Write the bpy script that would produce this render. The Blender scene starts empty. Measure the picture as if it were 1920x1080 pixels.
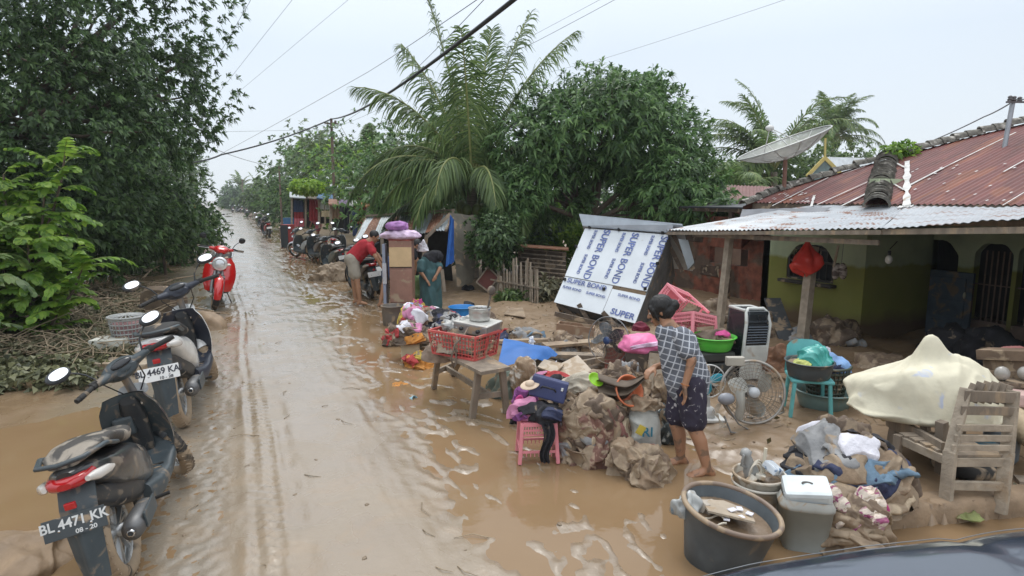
import bpy, bmesh, math, random
import numpy as np
from mathutils import Vector, Matrix, noise, Euler
S = bpy.context.scene
COL = S.collection
R = math.radians
# ---------------------------------------------------------------- camera, sky, light
FPX, YAW, PITCH, EYE = 1150.0, R(24.3), R(8.17), 2.1
cd = bpy.data.cameras.new("camera"); cam = bpy.data.objects.new("camera", cd); COL.objects.link(cam)
cd.sensor_width = 36; cd.lens = 36*FPX/1920; cd.clip_start = 0.02; cd.clip_end = 3000
cam.location = (0, 0, EYE); cam.rotation_euler = (R(90)-PITCH, 0, -YAW)
S.camera = cam
W = bpy.data.worlds.new("World"); S.world = W; W.use_nodes = True
nt = W.node_tree; nt.nodes.clear()
def wn(t, **k):
    n = nt.nodes.new(t)
    for a, b in k.items(): setattr(n, a, b)
    return n
sky = wn('ShaderNodeTexSky', sky_type='NISHITA'); sky.sun_disc = False
sky.sun_elevation = R(62); sky.sun_rotation = R(200); sky.air_density = 1.0; sky.dust_density = 3.0
sc_ = wn('ShaderNodeVectorMath', operation='SCALE'); sc_.inputs['Scale'].default_value = 0.10
tc = wn('ShaderNodeTexCoord'); sx = wn('ShaderNodeSeparateXYZ')
ramp = wn('ShaderNodeValToRGB'); e = ramp.color_ramp.elements
e[0].position = 0.0; e[0].color = (0.84, 0.90, 0.95, 1)
e[1].position = 1.0; e[1].color = (1.75, 1.82, 1.9, 1)
q = ramp.color_ramp.elements.new(0.22); q.color = (0.78, 0.87, 0.97, 1)
q = ramp.color_ramp.elements.new(0.5); q.color = (1.15, 1.22, 1.3, 1)
nz = wn('ShaderNodeTexNoise'); nz.inputs['Scale'].default_value = 1.6; nz.inputs['Detail'].default_value = 3
mr = wn('ShaderNodeMapRange'); mr.inputs[3].default_value = 0.88; mr.inputs[4].default_value = 1.09
cl = wn('ShaderNodeVectorMath', operation='SCALE')
mx = wn('ShaderNodeMix', data_type='RGBA'); mx.inputs[0].default_value = 0.88
bg = wn('ShaderNodeBackground'); out = wn('ShaderNodeOutputWorld')
L = nt.links.new
L(sky.outputs[0], sc_.inputs[0]); L(tc.outputs['Generated'], sx.inputs[0]); L(sx.outputs['Z'], ramp.inputs[0])
L(tc.outputs['Generated'], nz.inputs['Vector']); L(nz.outputs['Fac'], mr.inputs[0])
L(ramp.outputs[0], cl.inputs[0]); L(mr.outputs[0], cl.inputs['Scale'])
L(sc_.outputs[0], mx.inputs[6]); L(cl.outputs[0], mx.inputs[7]); L(mx.outputs[2], bg.inputs[0]); L(bg.outputs[0], out.inputs[0])
bg.inputs[1].default_value = 1.0
sd = bpy.data.lights.new("sun", 'SUN'); sun = bpy.data.objects.new("sun", sd); COL.objects.link(sun)
sd.energy = 1.1; sd.angle = R(25); sd.color = (1, 0.97, 0.92); sun.rotation_euler = (R(28), 0, R(160))
S.view_settings.view_transform = 'Standard'; S.view_settings.look = 'None'
S.view_settings.exposure = 0.2; S.view_settings.gamma = 1.0
S.cycles.max_bounces = 6; S.cycles.diffuse_bounces = 3; S.cycles.glossy_bounces = 3; S.cycles.transmission_bounces = 4
S.cycles.transparent_max_bounces = 6; S.cycles.use_denoising = True

# ---------------------------------------------------------------- placement helpers (real positions on the ground)
_F = Vector((math.sin(YAW)*math.cos(PITCH), math.cos(YAW)*math.cos(PITCH), -math.sin(PITCH)))
_R = Vector((math.cos(YAW), -math.sin(YAW), 0)); _U = _R.cross(_F)
def ray(px, py): return _F + _R*((px-960)/FPX) + _U*((540-py)/FPX)
def on_z(px, py, z=0.0):
    d = ray(px, py); return Vector((0, 0, EYE)) + d*((z-EYE)/d.z)
def on_x(px, py, x):
    d = ray(px, py); return Vector((0, 0, EYE)) + d*(x/d.x)
def on_y(px, py, y):
    d = ray(px, py); return Vector((0, 0, EYE)) + d*(y/d.y)
def at_depth(px, py, t): return Vector((0, 0, EYE)) + ray(px, py)*t
def on_plane(px, py, p0, n):
    d = ray(px, py); o = Vector((0, 0, EYE)); n = Vector(n); return o + d*((Vector(p0)-o).dot(n)/d.dot(n))

# ---------------------------------------------------------------- numpy noise and the lie of the land
_rs = np.random.RandomState(7); _perm = _rs.permutation(512); _gr = _rs.rand(512)*2*np.pi
_gx, _gy = np.cos(_gr), np.sin(_gr)
def pn(x, y):
    x = np.asarray(x, float); y = np.asarray(y, float)
    xi = np.floor(x).astype(int); yi = np.floor(y).astype(int); xf = x-xi; yf = y-yi
    u = xf*xf*xf*(xf*(xf*6-15)+10); v = yf*yf*yf*(yf*(yf*6-15)+10)
    def g(i, j):
        h = _perm[(_perm[(xi+i) & 511]+(yi+j)) & 511]
        return _gx[h]*(xf-i)+_gy[h]*(yf-j)
    a = g(0, 0)*(1-u)+g(1, 0)*u; b = g(0, 1)*(1-u)+g(1, 1)*u
    return (a*(1-v)+b*v)*1.5
def fbm(x, y, o=4):
    s = 0; a = 1.0
    for i in range(o): s = s + a*pn(x*2**i+i*17.3, y*2**i-i*9.1); a *= 0.5
    return s
def ss(a, b, x):
    t = np.clip((x-a)/(b-a), 0, 1); return t*t*(3-2*t)
KA, KB = on_z(1640, 992, 0.0), on_z(1925, 964, 0.0)          # foot of the broken concrete step
def side_of_kerb(x, y):
    dx, dy = KB.x-KA.x, KB.y-KA.y; l = math.hypot(dx, dy)
    return ((x-KA.x)*(-dy)+(y-KA.y)*dx)/l, ((x-KA.x)*dx+(y-KA.y)*dy)/l
def height(x, y, fine=True):
    x = np.asarray(x, float); y = np.asarray(y, float)
    yard = ss(3.1, 4.6, x + 0.25*pn(x*0.4+3, y*0.35) - 0.10*ss(6, 14, y)*6*0.3)
    h = 0.12*yard + 0.05*yard*fbm(x*0.5+9, y*0.5, 3)
    h = h + 0.10*ss(8, 30, x)
    s, t = side_of_kerb(x, y)
    near = ss(-0.6, 0.0, t)*(1-ss(0.9, 1.8, s))
    kerb = np.where(s > 0.0, 0.13, -0.01)
    h = h*(1-near) + kerb*near
    # left verge: puddle, then a bank
    lp = ss(-0.55, -1.5, x + 0.3*pn(x*0.5, y*0.5+4) + 0.25*ss(5.0, 9, y))
    h = h - 0.075*lp*(1-ss(5.6, 8.0, y - 0.35*(x+2)))
    h = h + lp*ss(5.8, 9.5, y - 0.35*(x+2))*(0.11+0.05*fbm(x*0.6, y*0.6+3, 3))*(1-0.9*ss(12.5, 15, y)*(1-ss(24, 30, y)))
    h = h - 0.12*ss(-2.6, -3.4, x)*ss(12, 15, y)*(1-ss(24, 30, y))
    h = h + 0.25*ss(-9, -30, x)
    # carriageway: mud ruts, smooth centre, rippled right side
    road = (1-ss(2.4, 3.4, x))*ss(-1.4, -0.9, x)
    w = 0.13*pn(y*0.22, 2.0)
    xr = x + w
    if fine:
        rut = np.zeros_like(x)
        for c, wd, dp in ((-0.04, .03, .022), (0.03, .022, -.022), (0.09, .022, .018), (0.15, .02, -.012), (0.21, .02, .012), (0.29, .06, -.026), (0.62, .03, -.004), (0.86, .02, .006), (1.02, .025, .008), (1.08, .02, -.007), (1.20, .03, .006), (1.36, .03, .008), (1.43, .02, -.006), (1.62, .05, .006)):
            ph = (0.30+0.55*pn(y*0.9+c*31, c*7.0)+.35*pn(y*4+c*11, c*3))
            rut = rut + dp*ph*np.exp(-((xr-c+0.012*pn(y*5, c*9))/wd)**2)
        lug = 0.006*np.sign(np.sin(y*58+xr*40))*np.exp(-((xr-0.10)/0.10)**4)*np.clip(0.3+1.2*pn(y*.9, 3.3), 0, 1)
        rough_l = ss(-0.12, -0.25, xr)*(1-ss(-1.3, -0.8, -x*-1))*1.0
        gravel = 0.007*fbm(x*14, y*14, 3)*ss(-0.10, -0.22, xr)*ss(-1.7, -1.1, x)
        rip = np.abs(pn(x*3.4+0.6*pn(x*1.1, y*1.1)+y*0.9, y*1.5-x*1.1+.5*pn(x*2.1+5, y*1.4)))
        rip2 = np.abs(pn(x*7.5+y*2.2, y*4.2-x*2.6))
        rz = ss(0.9, 1.7, x)*(1-ss(3.3, 4.3, x))
        ripple = rz*((0.20-rip)*0.062+(0.19-rip2)*0.030 + 0.016*pn(x*0.8, y*0.7+9) + 0.010*fbm(x*8+3, y*5, 3))
        cen = 0.0028*fbm(x*12, y*2.5, 4)*(1-rz)
        dam = 0.010*fbm(x*3.2, y*1.6, 4)*ss(8.5, 12, y)*(1-ss(25, 60, y))
        far = 0.02*pn(x*0.5, y*0.22)*ss(12, 30, y)
        h = h + road*(rut+lug)*(1-ss(14, 30, y)) + gravel + ripple + cen + dam + far*road
        h = h + 0.012*road*(1-rz)*ss(-.2, 0.1, xr) - 0.011*rz*(1-ss(9, 12, y)) - 0.014*ss(2.1, 2.9, x)*(1-ss(3.3, 4.2, x))*(1-ss(8, 11, y))
        foot = np.abs(fbm(x*2.3+4, y*2.3, 4))
        h = h + yard*(1-near)*(0.034*fbm(x*1.6, y*1.6, 4) + 0.012*fbm(x*7, y*7, 3) - 0.024*ss(0.10, 0.0, foot))
        h = h + near*0.012*fbm(x*5, y*5, 4)*(s > 0.02)
    return h
def hz(x, y): return float(height(np.array([x]), np.array([y]))[0])
def G(px, py, dz=0.0):
    z = 0.0
    for _ in range(8):
        p = on_z(px, py, z+dz); z = 0.5*z+0.5*hz(p.x, p.y)
    p.z = z+dz; return p

# ---------------------------------------------------------------- tagging and mesh building
def tag(o, label=None, cat=None, group=None, kind=None):
    if label: o['label'] = label
    if cat: o['category'] = cat
    if group: o['group'] = group
    if kind: o['kind'] = kind
    return o
def thing(name, label, cat, loc=(0, 0, 0), rz=0, group=None, rot=None):
    o = bpy.data.objects.new(name, None); COL.objects.link(o); o.empty_display_size = 0.1
    o.location = loc; o.rotation_euler = rot if rot else (0, 0, rz)
    return tag(o, label, cat, group)
def frame(z):
    z = Vector(z).normalized(); a = Vector((0, 0, 1)) if abs(z.z) < 0.95 else Vector((1, 0, 0))
    x = a.cross(z).normalized(); return x, z.cross(x), z
class MB:
    def __init__(s): s.v = []; s.f = []; s.m = []; s.sm = []
    def add(s, vs, fs, m=0, smooth=False):
        b = len(s.v); s.v += [tuple(v) for v in vs]
        for f in fs: s.f.append(tuple(i+b for i in f)); s.m.append(m); s.sm.append(smooth)
        return s
    def box(s, c, d, rot=None, m=0, taper=(1, 1), bev=0.0):
        hx, hy, hz_ = d[0]/2, d[1]/2, d[2]/2; M_ = rot if rot is not None else Matrix.Identity(3); c = Vector(c)
        if bev > 0:
            bm = bmesh.new(); bmesh.ops.create_cube(bm, size=1)
            for v in bm.verts:
                k = v.co.z+0.5; v.co = Vector((v.co.x*d[0]*(1+(taper[0]-1)*k), v.co.y*d[1]*(1+(taper[1]-1)*k), v.co.z*d[2]))
            bmesh.ops.bevel(bm, geom=bm.edges[:], offset=bev, segments=2, affect='EDGES', profile=0.6)
            bm.verts.index_update()
            s.add([c+M_ @ v.co for v in bm.verts], [[v.index for v in f.verts] for f in bm.faces], m); bm.free(); return s
        vs = []
        for z in (-1, 1):
            tx, ty = (taper if z > 0 else (1, 1))
            for x, y in ((-1, -1), (1, -1), (1, 1), (-1, 1)): vs.append(c+M_ @ Vector((x*hx*tx, y*hy*ty, z*hz_)))
        return s.add(vs, [(3, 2, 1, 0), (4, 5, 6, 7), (0, 1, 5, 4), (1, 2, 6, 5), (2, 3, 7, 6), (3, 0, 4, 7)], m)
    def beam(s, p0, p1, w, t, m=0, roll=0.0, bev=0.0):
        p0, p1 = Vector(p0), Vector(p1); x, y, z = frame(p1-p0)
        M_ = Matrix((x, y, z)).transposed() @ Matrix.Rotation(roll, 3, 'Z')
        return s.box((p0+p1)/2, (w, t, (p1-p0).length), M_, m, bev=bev)
    def tube(s, pts, r, n=8, m=0, caps=True, flat=1.0, smooth=True):
        pts = [Vector(p) for p in pts]; rr = r if isinstance(r, (list, tuple)) else [r]*len(pts)
        vs = []; x = None
        for i, p in enumerate(pts):
            d = (pts[min(i+1, len(pts)-1)]-pts[max(i-1, 0)])
            if d.length < 1e-9: d = Vector((0, 0, 1))
            d.normalize()
            if x is None: x, y, _ = frame(d)
            else:
                x = (x-d*x.dot(d)); x = x.normalized() if x.length > 1e-6 else frame(d)[0]; y = d.cross(x)
            for k in range(n):
                a = 2*math.pi*k/n; vs.append(p+(x*math.cos(a)+y*math.sin(a)*flat)*rr[i])
        fs = []
        for i in range(len(pts)-1):
            for k in range(n): fs.append((i*n+k, i*n+(k+1) % n, (i+1)*n+(k+1) % n, (i+1)*n+k))
        s.add(vs, fs, m, smooth)
        if caps:
            s.add(vs[:n], [tuple(range(n-1, -1, -1))], m); s.add(vs[-n:], [tuple(range(n))], m)
        return s
    def lathe(s, prof, n=24, c=(0, 0, 0), ax=(0, 0, 1), m=0, smooth=True, sq=(1, 1), pw=None):
        x, y, z = frame(ax) if tuple(ax) != (0, 0, 1) else (Vector((1, 0, 0)), Vector((0, 1, 0)), Vector((0, 0, 1)))
        c = Vector(c); vs = []
        for r, h in prof:
            for k in range(n):
                a = 2*math.pi*k/n; ca, sa = math.cos(a), math.sin(a)
                if pw: ca = math.copysign(abs(ca)**pw, ca); sa = math.copysign(abs(sa)**pw, sa)
                vs.append(c+x*(r*ca*sq[0])+y*(r*sa*sq[1])+z*h)
        fs = [(i*n+k, i*n+(k+1) % n, (i+1)*n+(k+1) % n, (i+1)*n+k) for i in range(len(prof)-1) for k in range(n)]
        return s.add(vs, fs, m, smooth)
    def torus(s, c, ax, Rr, r, n=32, k=10, m=0, a0=0, a1=2*math.pi, flat=1.0):
        x, y, z = frame(ax); c = Vector(c); full = abs(a1-a0-2*math.pi) < 1e-6; vs = []
        nn = n if full else n+1
        for i in range(nn):
            a = a0+(a1-a0)*i/n; d = x*math.cos(a)+y*math.sin(a)
            for j in range(k):
                b = 2*math.pi*j/k; vs.append(c+d*(Rr+r*math.cos(b))+z*(r*flat*math.sin(b)))
        fs = [(i*k+j, ((i+1) % nn)*k+j, ((i+1) % nn)*k+(j+1) % k, i*k+(j+1) % k) for i in range(n) for j in range(k)]
        return s.add(vs, fs, m, True)
    def ell(s, c, d, rot=None, m=0, nu=16, nv=10, f=None):
        c = Vector(c); M_ = rot if rot is not None else Matrix.Identity(3); vs = []
        for i in range(nv+1):
            t = math.pi*i/nv
            for j in range(nu):
                a = 2*math.pi*j/nu; u = Vector((math.sin(t)*math.cos(a), math.sin(t)*math.sin(a), math.cos(t)))
                k = f(u) if f else 1.0
                vs.append(c+M_ @ Vector((u.x*d[0]*k, u.y*d[1]*k, u.z*d[2]*k)))
        fs = [(i*nu+j, (i+1)*nu+j, (i+1)*nu+(j+1) % nu, i*nu+(j+1) % nu) for i in range(nv) for j in range(nu)]
        return s.add(vs, fs, m, True)
    def loft(s, secs, n=20, m=0, smooth=True, caps=True):
        """secs: (y, x, z, half width, half height, exponent) cross-sections along y"""
        vs = []
        for (y, x, z, hw, hh, e_) in secs:
            for k in range(n):
                a = 2*math.pi*k/n; ca, sa = math.cos(a), math.sin(a)
                vs.append((x+hw*math.copysign(abs(ca)**(2/e_), ca), y, z+hh*math.copysign(abs(sa)**(2/e_), sa)))
        fs = [(i*n+k, (i+1)*n+k, (i+1)*n+(k+1) % n, i*n+(k+1) % n) for i in range(len(secs)-1) for k in range(n)]
        s.add(vs, fs, m, smooth)
        if caps: s.add(vs[:n], [tuple(range(n))], m); s.add(vs[-n:], [tuple(range(n-1, -1, -1))], m)
        return s
    def grid(s, fn, nu, nv, m=0, smooth=True):
        vs = [fn(i/nu, j/nv) for j in range(nv+1) for i in range(nu+1)]
        fs = [(j*(nu+1)+i, j*(nu+1)+i+1, (j+1)*(nu+1)+i+1, (j+1)*(nu+1)+i) for j in range(nv) for i in range(nu)]
        return s.add(vs, fs, m, smooth)
    def slab(s, pts, d, m=0):
        """prism: polygon pts extruded by vector d"""
        d = Vector(d); n = len(pts); vs = [Vector(p) for p in pts]+[Vector(p)+d for p in pts]
        fs = [tuple(range(n-1, -1, -1)), tuple(range(n, 2*n))]+[(i, (i+1) % n, n+(i+1) % n, n+i) for i in range(n)]
        return s.add(vs, fs, m)
    def xf(s, M_):
        s.v = [tuple(M_ @ Vector(v)) for v in s.v]; return s
    def jit(s, amp, sc):
        o = []
        for v in s.v:
            w = noise.noise_vector(Vector(v)*sc); o.append((v[0]+w.x*amp, v[1]+w.y*amp, v[2]+w.z*amp))
        s.v = o; return s
    def build(s, name, mats, parent=None, loc=None, rot=None, smooth=None, sharp=None):
        me = bpy.data.meshes.new(name); me.from_pydata(s.v, [], s.f); me.validate()
        mats = mats if isinstance(mats, (list, tuple)) else [mats]
        for a in mats: me.materials.append(a)
        if len(me.polygons) == len(s.f):
            me.polygons.foreach_set('material_index', s.m)
            me.polygons.foreach_set('use_smooth', s.sm if smooth is None else [smooth]*len(s.f))
        if sharp: me.set_sharp_from_angle(angle=R(sharp))
        me.update()
        o = bpy.data.objects.new(name, me); COL.objects.link(o)
        if parent: o.parent = parent
        if loc is not None: o.location = loc
        if rot is not None: o.rotation_euler = rot
        return o
def npmesh(name, v, f, mat, parent=None, smooth=False, loc=None):
    v = np.asarray(v, np.float32).reshape(-1, 3); f = np.asarray(f, np.int32)
    me = bpy.data.meshes.new(name); k = f.shape[1]
    me.vertices.add(len(v)); me.vertices.foreach_set('co', v.ravel())
    me.loops.add(f.size); me.loops.foreach_set('vertex_index', f.ravel())
    me.polygons.add(len(f)); me.polygons.foreach_set('loop_start', np.arange(0, f.size, k, dtype=np.int32))
    me.polygons.foreach_set('use_smooth', np.full(len(f), smooth))
    for a in (mat if isinstance(mat, (list, tuple)) else [mat]): me.materials.append(a)
    me.update(calc_edges=True)
    o = bpy.data.objects.new(name, me); COL.objects.link(o)
    if parent: o.parent = parent
    if loc is not None: o.location = loc
    return o
def copy_tree(o, parent=None, loc=None, rot=None, label=None, group=None):
    c = o.copy(); COL.objects.link(c)
    if parent: c.parent = parent
    if loc is not None: c.location = loc
    if rot is not None: c.rotation_euler = rot
    if label: c['label'] = label
    if group: c['group'] = group
    for ch in list(o.children): copy_tree(ch, c)
    return c

# ---------------------------------------------------------------- materials
_mc = {}
MUD = (0.235, 0.155, 0.092); MUDL = (0.36, 0.27, 0.18)
def mat(name, col, rough=0.6, metal=0.0, mud=0.0, var=0.15, vs=6.0, bump=0.0, bs=25.0, coat=0.0, alpha=1.0, trans=0.0, mudcol=MUDL, col2=None, s2=3.0, t2=0.5, msc=5.0, isl=0.0, sub=None, emit=0.0, mr2=None, st=(1, 1, 1)):
    if name in _mc: return _mc[name]
    m = bpy.data.materials.new(name); m.use_nodes = True; t = m.node_tree; n = t.nodes; l = t.links.new
    b = n['Principled BSDF']
    def N(k, **a):
        x = n.new(k)
        for p_, v_ in a.items(): setattr(x, p_, v_)
        return x
    tcn = N('ShaderNodeTexCoord'); mp = N('ShaderNodeMapping'); mp.inputs['Scale'].default_value = st
    l(tcn.outputs['Object'], mp.inputs[0]); vec = mp.outputs[0]
    cur = None
    rgb = N('ShaderNodeRGB'); rgb.outputs[0].default_value = (*col, 1); cur = rgb.outputs[0]
    def noi(sc, det=4, dist=0.0):
        x = N('ShaderNodeTexNoise'); x.inputs['Scale'].default_value = sc; x.inputs['Detail'].default_value = det
        x.inputs['Distortion'].default_value = dist; l(vec, x.inputs['Vector']); return x.outputs['Fac']
    def mixc(fac, c2):
        nonlocal cur
        x = N('ShaderNodeMix', data_type='RGBA')
        if isinstance(fac, float): x.inputs[0].default_value = fac
        else: l(fac, x.inputs[0])
        l(cur, x.inputs[6])
        if isinstance(c2, tuple): x.inputs[7].default_value = (*c2, 1)
        else: l(c2, x.inputs[7])
        cur = x.outputs[2]
    def rampf(src, lo, hi):
        x = N('ShaderNodeMapRange'); x.inputs[1].default_value = lo; x.inputs[2].default_value = hi; l(src, x.inputs[0]); return x.outputs[0]
    if col2: mixc(rampf(noi(s2, 6, 0.6), t2-0.04, t2+0.04), col2)
    if var:
        hs = N('ShaderNodeHueSaturation'); v = N('ShaderNodeMapRange'); v.inputs[1].default_value = 0.3; v.inputs[2].default_value = 0.7
        v.inputs[3].default_value = 1-var; v.inputs[4].default_value = 1+var; l(noi(vs, 5), v.inputs[0]); l(v.outputs[0], hs.inputs['Value']); l(cur, hs.inputs['Color']); cur = hs.outputs[0]
    if isl:
        g = N('ShaderNodeNewGeometry'); hs = N('ShaderNodeHueSaturation'); v = N('ShaderNodeMapRange'); v.inputs[3].default_value = 1-isl; v.inputs[4].default_value = 1+isl*1.3
        l(g.outputs['Random Per Island'], v.inputs[0]); l(v.outputs[0], hs.inputs['Value'])
        h2 = N('ShaderNodeMapRange'); h2.inputs[3].default_value = 0.515; h2.inputs[4].default_value = 0.475; l(g.outputs['Random Per Island'], h2.inputs[0]); l(h2.outputs[0], hs.inputs['Hue'])
        l(cur, hs.inputs['Color']); cur = hs.outputs[0]
    rsock = None
    if mud > 0:
        f1 = rampf(noi(msc, 8, 0.8), 0.72-mud*0.5, 0.80-mud*0.5)
        mc = N('ShaderNodeMix', data_type='RGBA'); mc.inputs[6].default_value = (*[c*0.75 for c in mudcol], 1); mc.inputs[7].default_value = (*[min(1, c*1.15) for c in mudcol], 1); l(noi(msc*3, 5), mc.inputs[0])
        mixc(f1, mc.outputs[2])
        rr = N('ShaderNodeMix', data_type='FLOAT'); l(f1, rr.inputs[0]); rr.inputs[2].default_value = rough; rr.inputs[3].default_value = 0.62; rsock = rr.outputs[0]
        if metal > 0:
            mm = N('ShaderNodeMix', data_type='FLOAT'); l(f1, mm.inputs[0]); mm.inputs[2].default_value = metal; mm.inputs[3].default_value = 0.0; l(mm.outputs[0], b.inputs['Metallic'])
    l(cur, b.inputs['Base Color'])
    if rsock is not None: l(rsock, b.inputs['Roughness'])
    else: b.inputs['Roughness'].default_value = rough
    if not (mud > 0 and metal > 0): b.inputs['Metallic'].default_value = metal
    b.inputs['Coat Weight'].default_value = coat; b.inputs['Coat Roughness'].default_value = 0.08
    b.inputs['Alpha'].default_value = alpha; b.inputs['Transmission Weight'].default_value = trans
    if sub: b.inputs['Subsurface Weight'].default_value = sub; b.inputs['Subsurface Radius'].default_value = (0.02, 0.008, 0.004)
    if emit: l(cur, b.inputs['Emission Color']); b.inputs['Emission Strength'].default_value = emit
    if bump > 0:
        bp = N('ShaderNodeBump'); bp.inputs['Strength'].default_value = bump; bp.inputs['Distance'].default_value = 0.02; l(noi(bs, 5, 0.3), bp.inputs['Height']); l(bp.outputs[0], b.inputs['Normal'])
    _mc[name] = m; m['_c'] = 1
    return m
def leafmat(name, col, isl=0.45, tr=0.35, rough=0.45):
    if name in _mc: return _mc[name]
    m = mat(name, col, rough=rough, var=0.25, vs=0.6, isl=isl); t = m.node_tree; b = t.nodes['Principled BSDF']
    tl = t.nodes.new('ShaderNodeBsdfTranslucent'); mxs = t.nodes.new('ShaderNodeMixShader'); mxs.inputs[0].default_value = tr
    src = b.inputs['Base Color'].links[0].from_socket; t.links.new(src, tl.inputs[0])
    o = t.nodes['Material Output']; t.links.new(b.outputs[0], mxs.inputs[1]); t.links.new(tl.outputs[0], mxs.inputs[2]); t.links.new(mxs.outputs[0], o.inputs[0])
    return m
def text_obj(name, txt, size, mt, parent=None, M_=None, ext=0.0012, bold=0.0, sx=1.0):
    """lettering as real mesh, centred at the origin of M_, reading along +X with +Y up"""
    c = bpy.data.curves.new(name, 'FONT'); c.body = txt; c.size = size; c.extrude = ext; c.offset = bold; c.align_x = 'CENTER'; c.align_y = 'CENTER'
    o = bpy.data.objects.new(name, c); COL.objects.link(o)
    me = bpy.data.meshes.new_from_object(o.evaluated_get(bpy.context.evaluated_depsgraph_get()))
    bpy.data.objects.remove(o); me.materials.clear(); me.materials.append(mt)
    me.transform((M_ if M_ is not None else Matrix.Identity(4)) @ Matrix.Diagonal((sx, 1, 1, 1)))
    o = bpy.data.objects.new(name, me); COL.objects.link(o)
    if parent: o.parent = parent
    return o
def basis(p, x, y, z=None):
    x = Vector(x).normalized(); y = Vector(y); y = (y-x*y.dot(x)).normalized(); z = x.cross(y)
    return Matrix(((x.x, y.x, z.x, p[0]), (x.y, y.y, z.y, p[1]), (x.z, y.z, z.z, p[2]), (0, 0, 0, 1)))
# ---------------------------------------------------------------- ground, road mud, standing water
def axis(parts):
    a = []
    for lo, hi, st in parts: a += list(np.arange(lo, hi, st))
    return np.array(a)
_xs = np.concatenate([-np.geomspace(400, 6.05, 46), axis([(-6, -2.2, .07), (-2.2, 4.6, .024), (4.6, 9.6, .06)]), np.geomspace(9.6, 500, 50)])
_ys = np.concatenate([-np.geomspace(60, 1.2, 14), axis([(-1.1, 1.6, .15), (1.6, 7.5, .026), (7.5, 14, .045)]), 14*np.exp(np.linspace(0, math.log(1500/14), 330))])
X_, Y_ = np.meshgrid(_xs, _ys); Z_ = height(X_, Y_)
_nx, _ny = len(_xs), len(_ys); _i = np.arange(_nx*_ny).reshape(_ny, _nx)
_f = np.stack([_i[:-1, :-1], _i[:-1, 1:], _i[1:, 1:], _i[1:, :-1]], -1).reshape(-1, 4)
def ground_mat():
    m = bpy.data.materials.new("wet_mud"); m.use_nodes = True; t = m.node_tree; n = t.nodes; l = t.links.new; b = n['Principled BSDF']
    g = n.new('ShaderNodeNewGeometry'); sp = n.new('ShaderNodeSeparateXYZ'); l(g.outputs['Position'], sp.inputs[0])
    def noi(sc, det, dist=0.0, stretch=(1, 1, 1), rough=0.5):
        mp = n.new('ShaderNodeMapping'); mp.inputs['Scale'].default_value = stretch; l(g.outputs['Position'], mp.inputs[0])
        x = n.new('ShaderNodeTexNoise'); x.inputs['Scale'].default_value = sc; x.inputs['Detail'].default_value = det; x.inputs['Distortion'].default_value = dist; x.inputs['Roughness'].default_value = rough
        l(mp.outputs[0], x.inputs['Vector']); return x.outputs['Fac']
    def mr(src, a, c, lo=0.0, hi=1.0):
        x = n.new('ShaderNodeMapRange'); x.inputs[1].default_value = a; x.inputs[2].default_value = c; x.inputs[3].default_value = lo; x.inputs[4].default_value = hi; l(src, x.inputs[0]); return x.outputs[0]
    def mix(f, a, c):
        x = n.new('ShaderNodeMix'); x.data_type = 'RGBA'
        l(f, x.inputs[0])
        for s_, v in ((6, a), (7, c)):
            if isinstance(v, tuple): x.inputs[s_].default_value = (*v, 1)
            else: l(v, x.inputs[s_])
        return x.outputs[2]
    def mul(a, c):
        x = n.new('ShaderNodeMath'); x.operation = 'MULTIPLY'; l(a, x.inputs[0]); l(c, x.inputs[1]); return x.outputs[0]
    pale = mix(noi(1.3, 6), (0.225, 0.172, 0.118), (0.315, 0.252, 0.182))
    brown = mix(noi(1.1, 6, .5), (0.185, 0.122, 0.070), (0.27, 0.185, 0.112))
    yardm = mr(sp.outputs['X'], 3.2, 4.4); shoal = mr(sp.outputs['X'], 1.1, 3.4, 0.0, .75)
    leftm = mr(sp.outputs['X'], -0.9, -1.9)
    c = mix(shoal, pale, brown); c = mix(yardm, c, brown); c = mix(leftm, c, brown)
    grav = mul(mr(sp.outputs['X'], -0.12, -0.28), mr(sp.outputs['X'], -1.9, -1.2))
    gcol = mix(noi(60, 4, 0, (1, 1, 1), .7), (0.13, 0.11, 0.085), (0.36, 0.30, 0.23))
    c = mix(grav, c, gcol)
    damp = mr(noi(3.2, 6, 1.0), 0.52, 0.62)
    c2 = mix(damp, c, mix(noi(20, 3), (0.25, 0.17, 0.10), (0.34, 0.25, 0.16)))
    x = n.new('ShaderNodeMix'); x.data_type = 'RGBA'; x.inputs[0].default_value = 0.35; l(c, x.inputs[6]); l(c2, x.inputs[7]); l(x.outputs[2], b.inputs['Base Color'])
    ro = mr(noi(2.2, 6, .6), 0.40, 0.62, 0.16, 0.42); rg = n.new('ShaderNodeMix'); rg.data_type = 'FLOAT'; l(yardm, rg.inputs[0]); l(ro, rg.inputs[2]); rg.inputs[3].default_value = 0.5
    rg2 = n.new('ShaderNodeMix'); rg2.data_type = 'FLOAT'; l(grav, rg2.inputs[0]); l(rg.outputs[0], rg2.inputs[2]); rg2.inputs[3].default_value = 0.30; l(rg2.outputs[0], b.inputs['Roughness'])
    wet = n.new('ShaderNodeMath'); wet.operation = 'SUBTRACT'; wet.inputs[0].default_value = 1.0; l(yardm, wet.inputs[1]); wm = n.new('ShaderNodeMath'); wm.operation = 'MULTIPLY'; wm.inputs[1].default_value = .55; l(wet.outputs[0], wm.inputs[0]); l(wm.outputs[0], b.inputs['Coat Weight']); b.inputs['Coat Roughness'].default_value = 0.16; b.inputs['Coat IOR'].default_value = 1.4
    bp = n.new('ShaderNodeBump'); bp.inputs['Strength'].default_value = 0.30; bp.inputs['Distance'].default_value = 0.008; l(noi(38, 6, .3, (1, .7, 1), .6), bp.inputs['Height'])
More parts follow.
